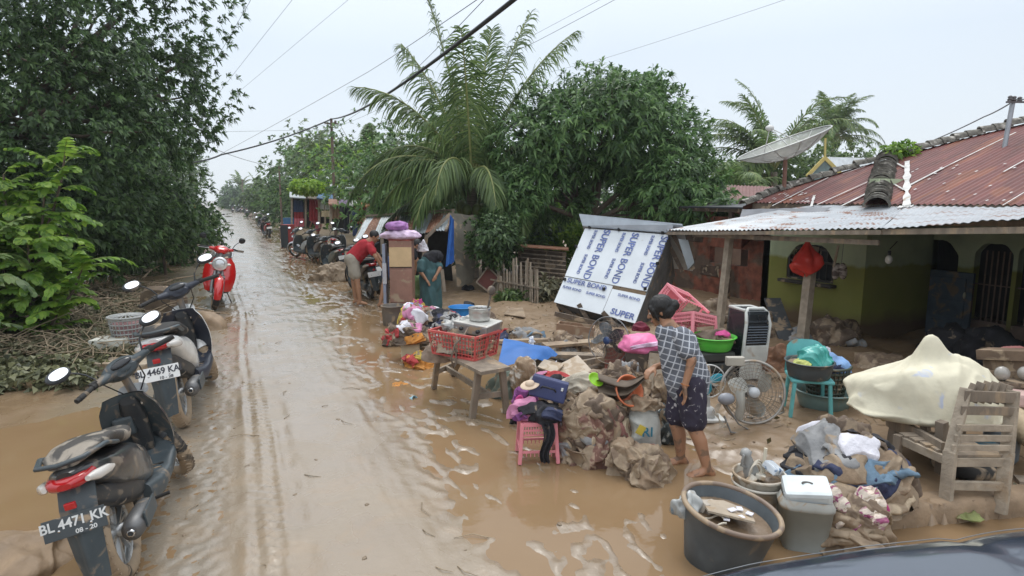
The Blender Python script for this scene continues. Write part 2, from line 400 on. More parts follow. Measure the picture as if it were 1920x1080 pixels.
    bp2 = n.new('ShaderNodeBump'); bp2.inputs['Strength'].default_value = 0.28; bp2.inputs['Distance'].default_value = 0.02; l(noi(7, 5, 1.0), bp2.inputs['Height']); l(bp.outputs[0], bp2.inputs['Normal'])
    l(bp2.outputs[0], b.inputs['Normal'])
    return m
ground = npmesh("ground", np.stack([X_, Y_, Z_], -1), _f, ground_mat(), smooth=True)
tag(ground, kind='structure')
def water_mat():
    m = bpy.data.materials.new("muddy_water"); m.use_nodes = True; t = m.node_tree; n = t.nodes; l = t.links.new; b = n['Principled BSDF']
    g = n.new('ShaderNodeNewGeometry'); x = n.new('ShaderNodeTexNoise'); x.inputs['Scale'].default_value = 1.6; x.inputs['Detail'].default_value = 5; l(g.outputs['Position'], x.inputs['Vector'])
    mx_ = n.new('ShaderNodeMix'); mx_.data_type = 'RGBA'; l(x.outputs['Fac'], mx_.inputs[0]); mx_.inputs[6].default_value = (0.215, 0.136, 0.070, 1); mx_.inputs[7].default_value = (0.27, 0.182, 0.104, 1); l(mx_.outputs[2], b.inputs['Base Color'])
    b.inputs['Roughness'].default_value = 0.05; b.inputs['IOR'].default_value = 1.33
    y = n.new('ShaderNodeTexNoise'); y.inputs['Scale'].default_value = 9; y.inputs['Detail'].default_value = 3; l(g.outputs['Position'], y.inputs['Vector'])
    bp = n.new('ShaderNodeBump'); bp.inputs['Strength'].default_value = 0.12; bp.inputs['Distance'].default_value = 0.01; l(y.outputs['Fac'], bp.inputs['Height']); l(bp.outputs[0], b.inputs['Normal'])
    return m
WZ = -0.004
wv = [(-60, -2, WZ), (60, -2, WZ), (60, 240, WZ), (-60, 240, WZ)]
tag(MB().add(wv, [(0, 1, 2, 3)]).build("standing_water", water_mat()), kind='structure')
# concrete step at the yard edge
d = (KB-KA).normalized(); nrm = Vector((-d.y, d.x, 0))
mb = MB()
def _kf(u, v):
    p = KA - d*0.15 + d*(u*2.9); k = noise.noise(p*6)*0.02
    prof = [(0.0, -0.08), (0.005, 0.10), (0.03, 0.135), (0.16, 0.142), (0.34, 0.08)]
    i = min(int(v*4), 3); f_ = v*4-i; a = prof[i]; c_ = prof[i+1]
    return p + nrm*(a[0]+(c_[0]-a[0])*f_+k*(1 if v < .6 else .3)-0.02) + Vector((0, 0, a[1]+(c_[1]-a[1])*f_+noise.noise(p*9)*0.012))
mb.grid(_kf, 120, 8)
tag(mb.build("kerb", mat("muddy_concrete", (0.27, 0.19, 0.12), .7, var=.3, bump=.5, bs=18)), kind='structure')
# ---------------------------------------------------------------- vegetation
def nrm_(a): return a/np.maximum(np.linalg.norm(a, axis=-1, keepdims=True), 1e-9)
def leaf_geo(P, D, N, Ln, Wd, droop=0.25):
    """one two-triangle leaf per row: base P, direction D, up N, length Ln, width Wd"""
    D = nrm_(D); Sd = nrm_(np.cross(D, N)); n = len(P); Ln = Ln[:, None]; Wd = Wd[:, None]
    up = nrm_(np.cross(Sd, D))
    mid = P+D*Ln*0.45+up*Ln*0.05; tip = P+D*Ln-np.array([0, 0, 1.0])*Ln*droop
    V = np.stack([P, mid+Sd*Wd/2, tip, mid-Sd*Wd/2], 1).reshape(-1, 3)
    i = np.arange(n)*4
    F = np.concatenate([np.stack([i, i+1, i+3], 1), np.stack([i+1, i+2, i+3], 1)])
    return V, F
def rosettes(rs, P, A, k, L, wr=0.28, spread=1.0, droop=0.3):
    """k leaves round each shoot tip P with axis A"""
    n = len(P); P = np.repeat(P, k, 0); A = np.repeat(nrm_(A), k, 0)
    rnd = nrm_(rs.normal(size=(n*k, 3))); side = nrm_(rnd-A*np.sum(rnd*A, 1, keepdims=True))
    t = rs.uniform(0.25, 1.0, (n*k, 1))
    D = nrm_(A*(1.15-t*spread)+side*t*1.25)
    P2 = P-A*rs.uniform(0, 1, (n*k, 1))*L*0.55
    ln = L*rs.uniform(0.65, 1.15, n*k)
    return leaf_geo(P2, D, A+0.3*rnd, ln, ln*wr, droop)
def crown_pts(rs, c, r, n, lump=0.28, lf=1.0, inner=0.5, low=-1.0):
    c = np.array(c); r = np.array(r); u = nrm_(rs.normal(size=(n*2, 3))); u = u[u[:, 2] > low][:n]
    q = np.array([noise.noise(Vector(x*lf*1.7+c)) for x in u]); q2 = np.array([noise.noise(Vector(x*lf*4.5+c*2)) for x in u])
    rad = (1+lump*q*1.6+lump*0.7*q2)
    f = 1-(rs.rand(len(u))**2)*inner
    P = c+u*r*(rad*f)[:, None]
    return P, nrm_(u*np.array([1, 1, 1.0])+np.array([0, 0, 0.35]))
def limb(mb, p0, p1, r0, r1, wob=0.12, n=6, seed=0):
    p0, p1 = Vector(p0), Vector(p1); L_ = (p1-p0).length; pts = []; rr = []
    for i in range(n+1):
        t = i/n; w = noise.noise_vector(Vector((seed*3.1+t*2.5, seed, 1.3)))*wob*L_*math.sin(math.pi*min(t, .95)+.05)
        pts.append(p0.lerp(p1, t)+Vector((w.x, w.y, w.z*.4))); rr.append(r0+(r1-r0)*t)
    mb.tube(pts, rr, 8); return pts
BARK = mat("bark", (0.10, 0.075, 0.055), .85, var=.35, bump=.6, bs=14, st=(1, 1, .4))
def tree(name, label, base, lobes, leaf, lm, seed, trunk_r=.16, fork=0.45, cat='tree', group=None, kleaf=9, wr=.28, gaps=0.0, dr=.3, trunk_to=None, lump=.28, parts=True, inner=0.55, nlimb=5):
    rs = np.random.RandomState(seed); base = Vector(base)
    root = thing(name, label, cat, base, group=group)
    mb = MB(); top = Vector(lobes[0][0]) if trunk_to is None else Vector(trunk_to); loc = lambda p: Vector(p)-base
    fk = Vector((0, 0, -0.1)).lerp(loc(top), fork)
    limb(mb, (0, 0, -0.15), fk, trunk_r, trunk_r*.72, .06, 6, seed)
    Vs = []; Fs = []; nb = 0
    for li, (c, r, n) in enumerate(lobes):
        P, A = crown_pts(rs, c, r, n, lump=lump, inner=inner)
        if gaps: 
            q = np.array([noise.noise(Vector(x)*1.1+Vector((seed, 0, 0))) for x in P]); k = q > -0.6+gaps; P = P[k]; A = A[k]
        cc = loc(c); limb(mb, fk, cc, trunk_r*.6, trunk_r*.25, .12, 6, seed+li)
        for j in range(nlimb if n > 150 else 2):
            t_ = P[rs.randint(len(P))]; limb(mb, fk.lerp(cc, rs.uniform(.2, .9)), loc(Vector(t_)), trunk_r*.25, trunk_r*.06, .15, 5, seed*7+li*5+j)
        V, F = rosettes(rs, P-np.array(base), A, kleaf, leaf, wr, 1.0, dr); Vs.append(V); Fs.append(F+nb); nb += len(V)
    npmesh('crown', np.concatenate(Vs), np.concatenate(Fs), lm, root)
    mb.build('trunk', BARK, root)
    return root
DKG = leafmat("leaf_dark", (0.072, 0.138, 0.048), isl=.65, tr=.4)
MNG = leafmat("leaf_mango", (0.098, 0.195, 0.062), isl=.55, tr=.4)
MID = leafmat("leaf_mid", (0.085, 0.15, 0.040), isl=.45)
BRT = leafmat("leaf_bright", (0.18, 0.33, 0.05), isl=.4, tr=.5)
LIM = leafmat("leaf_lime", (0.25, 0.42, 0.05), isl=.3, tr=.5)
YEL = leafmat("leaf_yellow", (0.46, 0.34, 0.04), isl=.4, tr=.4)
ORG = leafmat("leaf_orange", (0.42, 0.13, 0.03), isl=.4, tr=.4)
PLM = leafmat("leaf_palm", (0.125, 0.20, 0.065), isl=.4, tr=.45)
DRY = leafmat("leaf_muddy", (0.155, 0.15, 0.085), isl=.55, tr=.15, rough=.6)
# big trees along the left verge
tree('broadleaf_tree', 'huge dark broadleaf tree overhanging the left edge of the road', (-4.1, 16.5, 0.0),
     [((-6.0, 16.2, 7.4), (5.6, 4.8, 5.4), 5200), ((-3.3, 15.2, 3.7), (2.3, 2.2, 2.5), 1500), ((-7.5, 13.5, 3.9), (3.4, 3.0, 3.2), 2000), ((-2.3, 17.5, 6.2), (2.5, 2.4, 3.0), 1500), ((-5.0, 15.0, 10.8), (4.6, 4, 2.6), 900), ((-5.5, 16.5, 4.0), (4, 2.5, 3.6), 1600), ((-1.5, 18.2, 4.7), (1.5, 1.6, 1.9), 620)], .155, DKG, 3, trunk_r=.24, kleaf=14, wr=.36, lump=.34, inner=.4, gaps=.22)
tree('broadleaf_tree', 'dark shorter tree beyond the huge tree, above the silver motorbike', (-3.6, 26, 0.0),
     [((-4.2, 26, 3.9), (2.9, 3, 3.3), 2200), ((-2.6, 24.5, 2.2), (1.5, 1.6, 1.7), 450)], .20, DKG, 5, trunk_r=.16, kleaf=9, wr=.36)
tree('verge_tree', 'mid green tree farther up the left verge', (-4.2, 37, 0), [((-4.6, 37, 3.6), (2.9, 3.2, 3.1), 900)], .26, MID, 6, kleaf=8, wr=.4)
tree('verge_tree', 'small light green tree near the far end of the left verge', (-3.9, 52, 0), [((-4.2, 52, 3.0), (2.5, 3.5, 2.4), 600)], .32, MID, 8, kleaf=8, wr=.4)
tree('verge_tree', 'bluish tall tree at the far left end of the road', (-6.5, 80, 0), [((-6.5, 80, 5.0), (4.0, 5, 5.0), 600)], .5, DKG, 9, kleaf=8, wr=.4, trunk_r=.25)
tree('croton_bush', 'orange leaved bush at the left roadside', (-2.6, 33.5, 0), [((-2.6, 33.5, 1.5), (.8, .9, .75), 260)], .22, ORG, 10, kleaf=7, wr=.4, trunk_r=.05, cat='bush')
tree('croton_bush', 'golden yellow bush beside the orange one', (-2.2, 35.5, 0), [((-2.2, 35.5, 1.25), (.7, .9, .8), 240)], .22, YEL, 11, kleaf=7, wr=.4, trunk_r=.05, cat='bush')
# fill behind the left verge
tree('verge_tree', 'dark tree standing in the flooded plot behind the huge tree', (-9.5, 26, 0), [((-9.5, 26, 4.2), (4.5, 3.5, 4.6), 2400), ((-7.0, 24, 1.6), (3, 2, 1.7), 500)], .26, DKG, 12, kleaf=9, wr=.4, trunk_r=.2)
tree('verge_tree', 'dark tree at the left edge of the photo behind the bright shrub', (-9.6, 14, 0), [((-9.6, 14, 3.4), (3.4, 3, 3.6), 1500)], .2, DKG, 13, kleaf=9, wr=.36, trunk_r=.2)

def frond(rs, base, az, el, L_, droop, npair, lf, wf, wid=.035, rmb=None, seed=0, hang=.55, fold=.35, twist=0.0):
    """arching pinnate leaf: returns leaflet verts and faces"""
    b = Vector(base); d = Vector((math.cos(az)*math.cos(el), math.sin(az)*math.cos(el), math.sin(el)))
    pts = []; p = b.copy(); n = 16; cur = d.copy()
    for i in range(n+1):
        pts.append(p.copy()); cur = (cur+Vector((0, 0, -droop*(0.35+1.3*i/n)/n))).normalized(); p = p+cur*(L_/n)
    if rmb is not None: rmb.tube(pts, [wid*(1-.8*i/n) for i in range(n+1)], 5)
    P = []; D = []; Nn = []; LL = []
    for i in range(npair):
        t = 0.14+0.86*(i+.5)/npair; x = t*n; k = min(int(x), n-1); q = pts[k].lerp(pts[k+1], x-k); tg = (pts[k+1]-pts[k]).normalized()
        sd = tg.cross(Vector((0, 0, 1)))
        sd = sd.normalized() if sd.length > 1e-3 else Vector((1, 0, 0))
        up = sd.cross(tg)
        ln = lf*math.sin(math.pi*min(1, (t*.80+.16)))**.6
        for s_ in (-1, 1):
            dd = (sd*s_*(1-.35*t)+tg*(.45+.7*t)+up*fold*.8-Vector((0, 0, hang*(.4+rs.rand()*1.1)))+Vector(rs.normal(size=3))*.10).normalized()
            P.append(q); D.append(dd); Nn.append(up+sd*rs.uniform(-.4, .4)); LL.append(ln*rs.uniform(.82, 1.1))
    P = np.array(P); D = np.array(D); Nn = np.array(Nn); LL = np.array(LL)
    # each leaflet: narrow strip bent downward, three quads
    Sd = nrm_(np.cross(D, Nn)); V = []; m_ = len(P)
    w = wf*np.ones(m_)
    a = P; c = P+D*(LL*.35)[:, None]; g_ = np.array([0, 0, -1.0])
    e_ = c+nrm_(D+g_*.35*(.6+hang))*(LL*.35)[:, None]; t_ = e_+nrm_(D+g_*.95*(.6+hang))*(LL*.30)[:, None]
    V = np.stack([a-Sd*w[:, None]*.3, a+Sd*w[:, None]*.3, c-Sd*w[:, None]*.5, c+Sd*w[:, None]*.5, e_-Sd*w[:, None]*.42, e_+Sd*w[:, None]*.42, t_-Sd*w[:, None]*.06, t_+Sd*w[:, None]*.06], 1).reshape(-1, 3)
    i = np.arange(m_)*8
    F = np.concatenate([np.stack([i+k, i+k+1, i+k+3, i+k+2], 1) for k in (0, 2, 4)])
    return V, F
RACH = mat("palm_rachis", (0.24, 0.26, 0.09), .5, var=.2)
NUT = mat("coconut_green", (0.15, 0.19, 0.06), .45, var=.3, vs=8)
PTR = mat("palm_trunk", (0.22, 0.18, 0.14), .85, var=.35, bump=.8, bs=8, st=(.4, .4, 6))
def palm(name, label, base, crown, fr, seed, lm=PLM, npair=70, lf=.85, wf=.05, group=None, coco=0, tr=.17, hang=.5):
    rs = np.random.RandomState(seed); base = Vector(base); root = thing(name, label, 'palm tree', base, group=group); cr = Vector(crown)-base
    mb = MB(); limb(mb, (0, 0, -.2), cr, tr, tr*.75, .05, 8, seed); mb.build('trunk', PTR, root)
    Vs = []; Fs = []; nb = 0; rm = MB()
    for (az, el, L_, dr_) in fr:
        V, F = frond(rs, cr+Vector((0, 0, .1)), az, el, L_, dr_, npair, lf*min(1, L_/4+.2), wf, .045, rm, hang=hang*rs.uniform(.7, 1.4)); Vs.append(V); Fs.append(F+nb); nb += len(V)
    c_ = npmesh('crown', np.concatenate(Vs), np.concatenate(Fs), lm, root); rm.build('frond_ribs', RACH, root)
    for i in range(coco):
        a = rs.uniform(0, 6.28); MB().ell((0, 0, 0), (.13, .13, .16)).build('coconut', NUT, root, loc=cr+Vector((math.cos(a)*.28, math.sin(a)*.28, -.3-.28*rs.rand())))
    return root
# near coconut palm: fronds aimed as they hang in the picture; view right = azimuth -24 deg, view left = 156 deg
def va(a): return R(a-24.3)      # 0 = to the right of the view, 90 = away, 180 = left, 270 = towards the camera
pc = at_depth(885, 352, 15.2)
palm('coconut_palm', 'short coconut palm with long drooping fronds behind the rusty shack', (pc.x, pc.y, hz(pc.x, pc.y)), pc,
     [(va(175), R(80), 4.9, .75), (va(10), R(66), 4.6, .9), (va(60), R(80), 4.0, .8), (va(190), R(60), 3.7, 1.3), (va(150), R(68), 4.2, .8), (va(30), R(74), 4.6, .7), (va(170), R(50), 3.2, 2.2),
      (va(192), R(40), 3.5, 2.3), (va(205), R(26), 2.7, 2.0), (va(250), R(48), 2.6, 3.0), (va(235), R(24), 2.5, 2.4), (va(290), R(40), 2.4, 2.9), (va(182), R(-4), 2.5, 1.0), (va(320), R(10), 2.2, 2.2),
      (va(350), R(45), 4.2, 1.3), (va(100), R(60), 4.3, 1.0), (va(130), R(45), 3.6, 1.5), (va(80), R(35), 4.0, 1.6), (va(265), R(75), 3.6, .9), (va(200), R(42), 3.0, 2.6)], 21, npair=125, coco=7, lf=1.0, wf=.034, hang=.85)
def ring_fr(rs, n, L_, lo=10, hi=80):
    return [(rs.uniform(0, 6.28), R(rs.uniform(lo, hi)), L_*rs.uniform(.8, 1.1), rs.uniform(.9, 2.2)) for _ in range(n)]
def farpalm(label, px, py, dep, L_, seed, n=18, lf=.8, wf=.055, np_=64, hang=.45):
    p = at_depth(px, py, dep); palm('coconut_palm', label, (p.x, p.y, 0), p, ring_fr(np.random.RandomState(seed), n, L_), seed, npair=np_, lf=lf, wf=wf, group='coconut palms in the distance', hang=hang)
farpalm('tall coconut palm behind the satellite dish', 1452, 322, 27, 4.1, 31, 30)
farpalm('bushy coconut palm to the right of the satellite dish, beyond the gable', 1562, 262, 44, 3.9, 32, 30)
farpalm('low coconut palm between the mango tree and the satellite dish', 1375, 372, 24, 2.4, 33, 12)
farpalm('distant coconut palm behind the lime green tree', 553, 322, 62, 3.6, 34, 16, wf=.1)
farpalm('distant coconut palm left of the utility pole', 598, 318, 50, 3.2, 35, 14, wf=.1)
farpalm('distant coconut palm right of the utility pole', 690, 300, 42, 3.6, 36, 16, wf=.09)
farpalm('tiny coconut palm at the end of the road, right of the far pole', 482, 358, 120, 3.6, 37, 12, wf=.16, np_=24)
farpalm('tiny coconut palm at the very end of the road', 452, 350, 150, 4.0, 38, 12, wf=.2, np_=22)
# mango tree behind the kiosk
mt0 = at_depth(1085, 470, 15.5); mz = hz(mt0.x, mt0.y)
def mlobe(px, py, dep, r, n): p = at_depth(px, py, dep); return ((p.x, p.y, p.z), r, n)
tree('mango_tree', 'round mango tree with a dense glossy crown behind the tilted kiosk', (mt0.x, mt0.y, mz),
     [mlobe(1130, 240, 15.2, (1.9, 1.7, 1.45), 1150), mlobe(1010, 270, 15.0, (1.25, 1.3, 1.35), 620), mlobe(1225, 275, 15.4, (1.45, 1.4, 1.55), 760), mlobe(965, 365, 14.6, (.8, .9, .75), 300), mlobe(1270, 350, 14.6, (1.3, 1.2, .95), 540), mlobe(1040, 370, 15.2, (1.0, 1.0, .6), 280), mlobe(1175, 190, 15.4, (1.2, 1.1, .85), 300), mlobe(1330, 395, 13.8, (.75, .8, .42), 220)],
     .235, MNG, 41, trunk_r=.13, kleaf=11, wr=.26, gaps=.28, fork=.5, trunk_to=at_depth(1130, 300, 15.2), lump=.22, inner=.45, nlimb=8, dr=.35)
# undergrowth between shack, fence and mango
def bush(label, px, py, dep, r, n, lm, seed, leaf=.13, name='leafy_bush', wr=.42, group='bushes behind the yard', tr=.04):
    p = at_depth(px, py, dep); b = (p.x, p.y, min(hz(p.x, p.y), p.z-r[2])); return tree(name, label, b, [((p.x, p.y, p.z), r, n)], leaf, lm, seed, kleaf=8, wr=wr, trunk_r=tr, cat='bush', group=group, fork=.6)
bush('dark shrub with a pale forked stem in front of the bamboo fence', 925, 448, 13.2, (.62, .6, .62), 420, DKG, 51, .13)
bush('dark bush behind the bamboo fence near the coconut palm', 955, 420, 17, (1.6, 1.2, 1.3), 700, DKG, 52, .2)
bush('bright green bush under the mango tree', 1040, 435, 17.5, (1.2, .8, 1.0), 420, BRT, 53, .2)
bush('dark bush behind the mango trunk', 1130, 400, 20, (3.0, 1.5, 1.7), 900, DKG, 54, .25)
bush('dark bush behind the kiosk roof', 1260, 410, 19, (2.6, 1.5, 1.5), 700, MNG, 55, .25)
bush('dark bush left of the coconut palm trunk', 820, 385, 20, (2.6, 1.2, 1.4), 700, MNG, 56, .25)
bush('papaya like bush peeping out beside the coconut palm crown', 905, 300, 16.5, (.7, .6, .6), 130, BRT, 57, .24)
bush('dark tree mass seen through the palm fronds', 850, 300, 22, (1.6, 1.4, 2.2), 700, MNG, 58, .24)
bush('low plant with drooping muddy leaves at the foot of the slat shed', 1020, 545, 12.4, (.34, .3, .26), 90, DRY, 59, .20, wr=.35)
bush('flattened green plant at the foot of the bamboo fence', 957, 556, 12.2, (.3, .25, .16), 60, MID, 60, .16, wr=.3)
bush('green plant behind the satellite dish pole', 1480, 335, 30, (3.2, 2, 1.6), 500, MID, 61, .35)
bush('green treetop behind the gable roof', 1570, 320, 38, (2.4, 2, 1.6), 300, MID, 62, .4)
# tree line at the end of the road and behind the far stalls
rs_ = np.random.RandomState(77)
for i, (px, py, dep, r, lm) in enumerate([(505, 378, 75, 2.3, MID), (540, 374, 60, 2.2, MID), (480, 380, 110, 2.6, MID), (455, 378, 140, 3.4, DKG), (515, 374, 95, 2.6, DKG), (590, 350, 55, 4.2, MNG), (640, 335, 42, 3.6, MID), (665, 350, 36, 3.0, BRT), (700, 330, 34, 3.2, MNG), (730, 360, 28, 2.4, MID), (765, 345, 26, 2.6, MNG), (600, 318, 62, 4.5, MID), (560, 372, 44, 2.6, DKG), (445, 374, 170, 4, DKG), (1385, 372, 30, 2.2, MID), (780, 300, 34, 2.4, MID)]):
    p = at_depth(px, py, dep); r_ = (r*1.2, r, r)
    tree('background_tree', ['hazy tree at the end of the road', 'leafy tree behind the roadside stalls', 'tree crown between the stalls and the coconut palm'][0 if px < 530 else 1 if px < 680 else 2] + ', ' + ['pale green', 'broad and low', 'small and distant', 'at the very back', 'dark and dense', 'left of the utility pole', 'right of the utility pole', 'bright green', 'under the palm fronds', 'low behind the rusty roof', 'behind the hanging fronds', 'rising above the others', 'behind the first stall', 'farthest of all', 'beside the red neighbouring roof', 'seen through the palm crown'][i],
         (p.x, p.y, 0), [((p.x, p.y, p.z), r_, int(330+60*rs_.rand()))], max(.28, dep*.0075), lm, 80+i, kleaf=8, wr=.45, trunk_r=.12, group='trees in the background')
p = at_depth(575, 350, 31)
tree('lime_tree', 'small umbrella shaped lime green tree with a pale trunk by the stalls', G(583, 432), [((p.x, p.y, p.z), (.85, .8, .42), 300)], .2, LIM, 99, kleaf=9, wr=.5, trunk_r=.06, fork=.85, lump=.15)

# bright shrub at the left edge: compound leaves on thin stems
def compound_shrub(name, label, base, stems, seed, lm=BRT):
    rs = np.random.RandomState(seed); base = Vector(base); root = thing(name, label, 'shrub', base); mb = MB(); rm = MB(); Vs = []; Fs = []; nb = 0
    for (dx, dy, h, n) in stems:
        pts = limb(mb, (dx*.2, dy*.2, -.1), (dx, dy, h), .03, .012, .08, 7, seed+int(dx*10))
        for i in range(n):
            t = 1-(i/n)*.82; x = t*7; k = min(int(x), 6); q = pts[k].lerp(pts[k+1], x-k); az = i*2.4+rs.uniform(-.3, .3)
            V, F = frond(rs, q, az, R(rs.uniform(5, 60)), rs.uniform(.38, .74), rs.uniform(.8, 1.9), 9, .16, .080, .005, rm, hang=.25, fold=.1); Vs.append(V); Fs.append(F+nb); nb += len(V)
    npmesh('leaves', np.concatenate(Vs), np.concatenate(Fs), lm, root); mb.build('stem', BARK, root); rm.build('leaf_stalks', RACH, root); return root
b = on_z(45, 640, 0.1)
compound_shrub('candle_shrub', 'bright green shrub with compound leaves at the left edge', (b.x, b.y, .05), [(0, 0, 2.4, 34), (.7, .1, 2.75, 34), (-.7, .3, 2.5, 30), (.3, -.5, 1.5, 28), (-.4, -.6, 1.7, 28), (-1.2, -.2, 2.2, 28), (.9, -.5, 1.2, 22), (-.9, -1.0, 1.2, 22), (.1, .5, 1.9, 26), (-1.6, .3, 2.9, 30), (.45, -.1, 2.2, 26), (.6, .4, 1.6, 22), (-.2, -.3, 2.0, 26)], 5)
b = on_z(-110, 720, 0.1)
compound_shrub('candle_shrub', 'darker green shrub at the far left edge above the weeds', (b.x, b.y, .05), [(0, 0, 1.9, 16), (.5, .3, 1.6, 16), (.2, -.4, 1.1, 14)], 6, MID)
# banana plants by the silver motorbike
def banana(label, base, n, L_, seed):
    rs = np.random.RandomState(seed); root = thing('banana_plant', label, 'banana plant', base, group='banana plants on the left verge'); mb = MB()
    MB().tube([(0, 0, -.1), (0, 0, .5)], [.09, .07], 8).build('stem', mat("banana_stem", (.20, .22, .10), .6), root)
    for i in range(n):
        az = rs.uniform(0, 6.28); el = R(rs.uniform(25, 75)); l2 = L_*rs.uniform(.8, 1.1); w = .17
        def fn(u, v, az=az, el=el, l2=l2):
            s_ = v*l2; e = el-v*1.5; x = math.cos(el)*s_*(1-.15*v); z = .45+math.sin(el)*s_-0.75*v*v*l2*.8
            wd = w*math.sin(math.pi*min(.98, v*.9+.08))**.6; sdv = (u-.5)*2*wd
            return (math.cos(az)*x-math.sin(az)*sdv, math.sin(az)*x+math.cos(az)*sdv, z-abs(u-.5)*.12+.02*noise.noise((u*9, v*14, i)))
        mb.grid(fn, 6, 12)
    mb.build('leaves', leafmat("leaf_banana", (.12, .19, .06), isl=.4), root, smooth=True)
banana('banana plant with torn leaves beside the silver motorbike', G(345, 478), 9, 1.5, 3)
banana('banana plant leaning over the puddle on the left verge', G(375, 470), 7, 1.2, 4)
banana('banana plant in the shade below the huge tree', G(300, 500), 8, 1.3, 5)

for i, (px, py, dep, r, n, lm) in enumerate([(120, 430, 12.5, (1.6, 1.0, 1.0), 900, DKG), (230, 455, 17.5, (1.5, 1.0, .9), 650, DKG), (320, 440, 20, (1.5, 1.1, 1.0), 600, DKG), (370, 425, 23, (1.0, 1.0, .9), 400, MID), (30, 400, 12, (1.8, 1.0, 1.4), 900, DKG), (300, 395, 17, (1.4, 1.0, 1.2), 700, DKG), (200, 400, 14.5, (1.6, 1.0, 1.2), 900, DKG)]):
    bush(['dark undergrowth behind the bright shrub', 'dark low branches right of the huge trunk', 'dark bush beyond the banana plants', 'green bush above the silver motorbike on the left', 'dark undergrowth at the far left edge', 'low hanging leaves of the huge tree by the road', 'dark leaves above the flooded plot'][i], px, py, dep, r, n, lm, 120+i, .17, wr=.44, group='undergrowth on the left verge')
# flood debris and weeds on the left verge
rs = np.random.RandomState(11)
def scatter(n, polypx, zoff=(0, .1), seed=0):
    rr = np.random.RandomState(seed); Q = []
    while len(Q) < n:
        px = rr.uniform(-120, 330); py = rr.uniform(480, 760)
        if polypx(px, py): Q.append((px, py))
    Q = np.array(Q); Dv = np.array(_F)+np.outer((Q[:, 0]-960)/FPX, np.array(_R))+np.outer((540-Q[:, 1])/FPX, np.array(_U)); z = np.zeros(n)
    for _ in range(6):
        t = (z-EYE)/Dv[:, 2]; x = Dv[:, 0]*t; y = Dv[:, 1]*t; z = .5*z+.5*height(x, y)
    return np.stack([x, y, z+rr.uniform(*zoff, n)], 1)
weed = lambda x, y: (y > 590+0.06*x) and (y < 742-0.05*(x+20)) and x < 215-0.9*max(0, y-660)*.5
P = scatter(1000, weed, (.02, .16), 3)
V, F = rosettes(rs, P, np.tile([0, 0, 1.0], (len(P), 1))+rs.normal(size=(len(P), 3))*.5, 6, .12, .55, 1.0, .4)
tag(npmesh('weeds', V, F, leafmat("leaf_weed", (0.155, 0.165, 0.085), isl=.6, tr=.25)), kind='stuff')
P = scatter(4200, lambda x, y: 530+.05*x < y < 680 and x < 270, (.0, .2), 4)
V, F = rosettes(rs, P, rs.normal(size=(len(P), 3))+np.array([0, 0, .3]), 5, .11, .34, 1.3, .6)
tag(npmesh('flood_litter', V, F, DRY), kind='stuff')
mb = MB()
P = scatter(1100, lambda x, y: 535 < y < 690 and x < 300, (.02, .26), 5)
for p in P:
    a = rs.uniform(0, 6.28); l_ = rs.uniform(.15, .7); d_ = Vector((math.cos(a), math.sin(a), rs.uniform(-.3, .45)))*l_; p = Vector(p)
    mid = p+d_*.5+Vector(rs.normal(size=3))*.05; mb.tube([p, mid, p+d_], [.008, .006, .003], 4)
tag(mb.build('fallen_twigs', mat("dry_twig", (.27, .21, .14), .8, var=.4)), kind='stuff')
mb = MB()
for i in range(26):
    p = G(rs.uniform(120, 330), rs.uniform(520, 600)); a = rs.uniform(0, 6.28); l_ = rs.uniform(.6, 1.6); d_ = Vector((math.cos(a), math.sin(a), rs.uniform(-.02, .15)))*l_
    mb.tube([p+Vector((0, 0, .06)), p+d_*.5+Vector((0, 0, .12)), p+d_+Vector((0, 0, .05))], [.025, .02, .012], 6)
tag(mb.build('driftwood', mat("driftwood", (.22, .165, .11), .8, var=.4, mud=.5)), kind='stuff')
# ---------------------------------------------------------------- houses, stalls, fences, poles
def bil(p00, p10, p11, p01, u, v):
    return (p00*(1-u)+p10*u)*(1-v)+(p01*(1-u)+p11*u)*v
def corrugated(mb, p00, p10, p11, p01, pitch=.08, amp=.009, nv=8, m=0, sag=0.0, wob=0.01, seed=0, mcol=None):
    p00, p10, p11, p01 = map(Vector, (p00, p10, p11, p01)); L_ = max((p10-p00).length, (p11-p01).length); n = int(L_/pitch*6)
    nn = (p10-p00).cross(p01-p00).normalized()
    if nn.z < 0: nn = -nn
    def fn(u, v):
        p = bil(p00, p10, p11, p01, u, v)
        return p+nn*(amp*math.sin(u*L_/pitch*2*math.pi)+wob*noise.noise((u*6+seed, v*2, seed))-sag*4*u*(1-u)*.25)
    b0 = len(mb.v); f0 = len(mb.f); mb.grid(fn, n, nv, m)
    if mcol:
        for k in range(f0, len(mb.f)):
            i = (k-f0) % n; mb.m[k] = mcol(i/n)
    # underside, 6 mm below
    def fn2(u, v): return fn(u, v)-nn*.006
    b = len(mb.v); mb.grid(fn2, n, nv, m)
RUST = mat("rust_red_roof", (0.135, 0.040, 0.034), .55, metal=.0, var=.3, vs=3, col2=(0.20, 0.065, 0.035), s2=2.0, t2=.56, st=(.35, 2.2, 1), bump=.15, bs=12)
WSHEET = mat("pale_sheet", (0.41, 0.43, 0.45), .45, metal=.3, var=.14, vs=3, col2=(0.24, 0.13, 0.09), s2=3.4, t2=.60, st=(3, .8, 1))
RSHEET = mat("rusty_sheet", (0.23, 0.105, 0.06), .75, var=.3, vs=8, col2=(.33, .22, .16), s2=5, t2=.6)
GSHEET = mat("grey_sheet", (0.36, 0.40, 0.42), .5, metal=.3, var=.15, mud=.25)
WOOD = mat("weathered_wood", (0.235, 0.19, 0.145), .8, var=.3, vs=9, mud=.35, bump=.5, bs=26, st=(1, 1, .25))
WOODL = mat("pale_wood", (0.36, 0.30, 0.23), .8, var=.25, vs=10, mud=.25, bump=.4, bs=30)
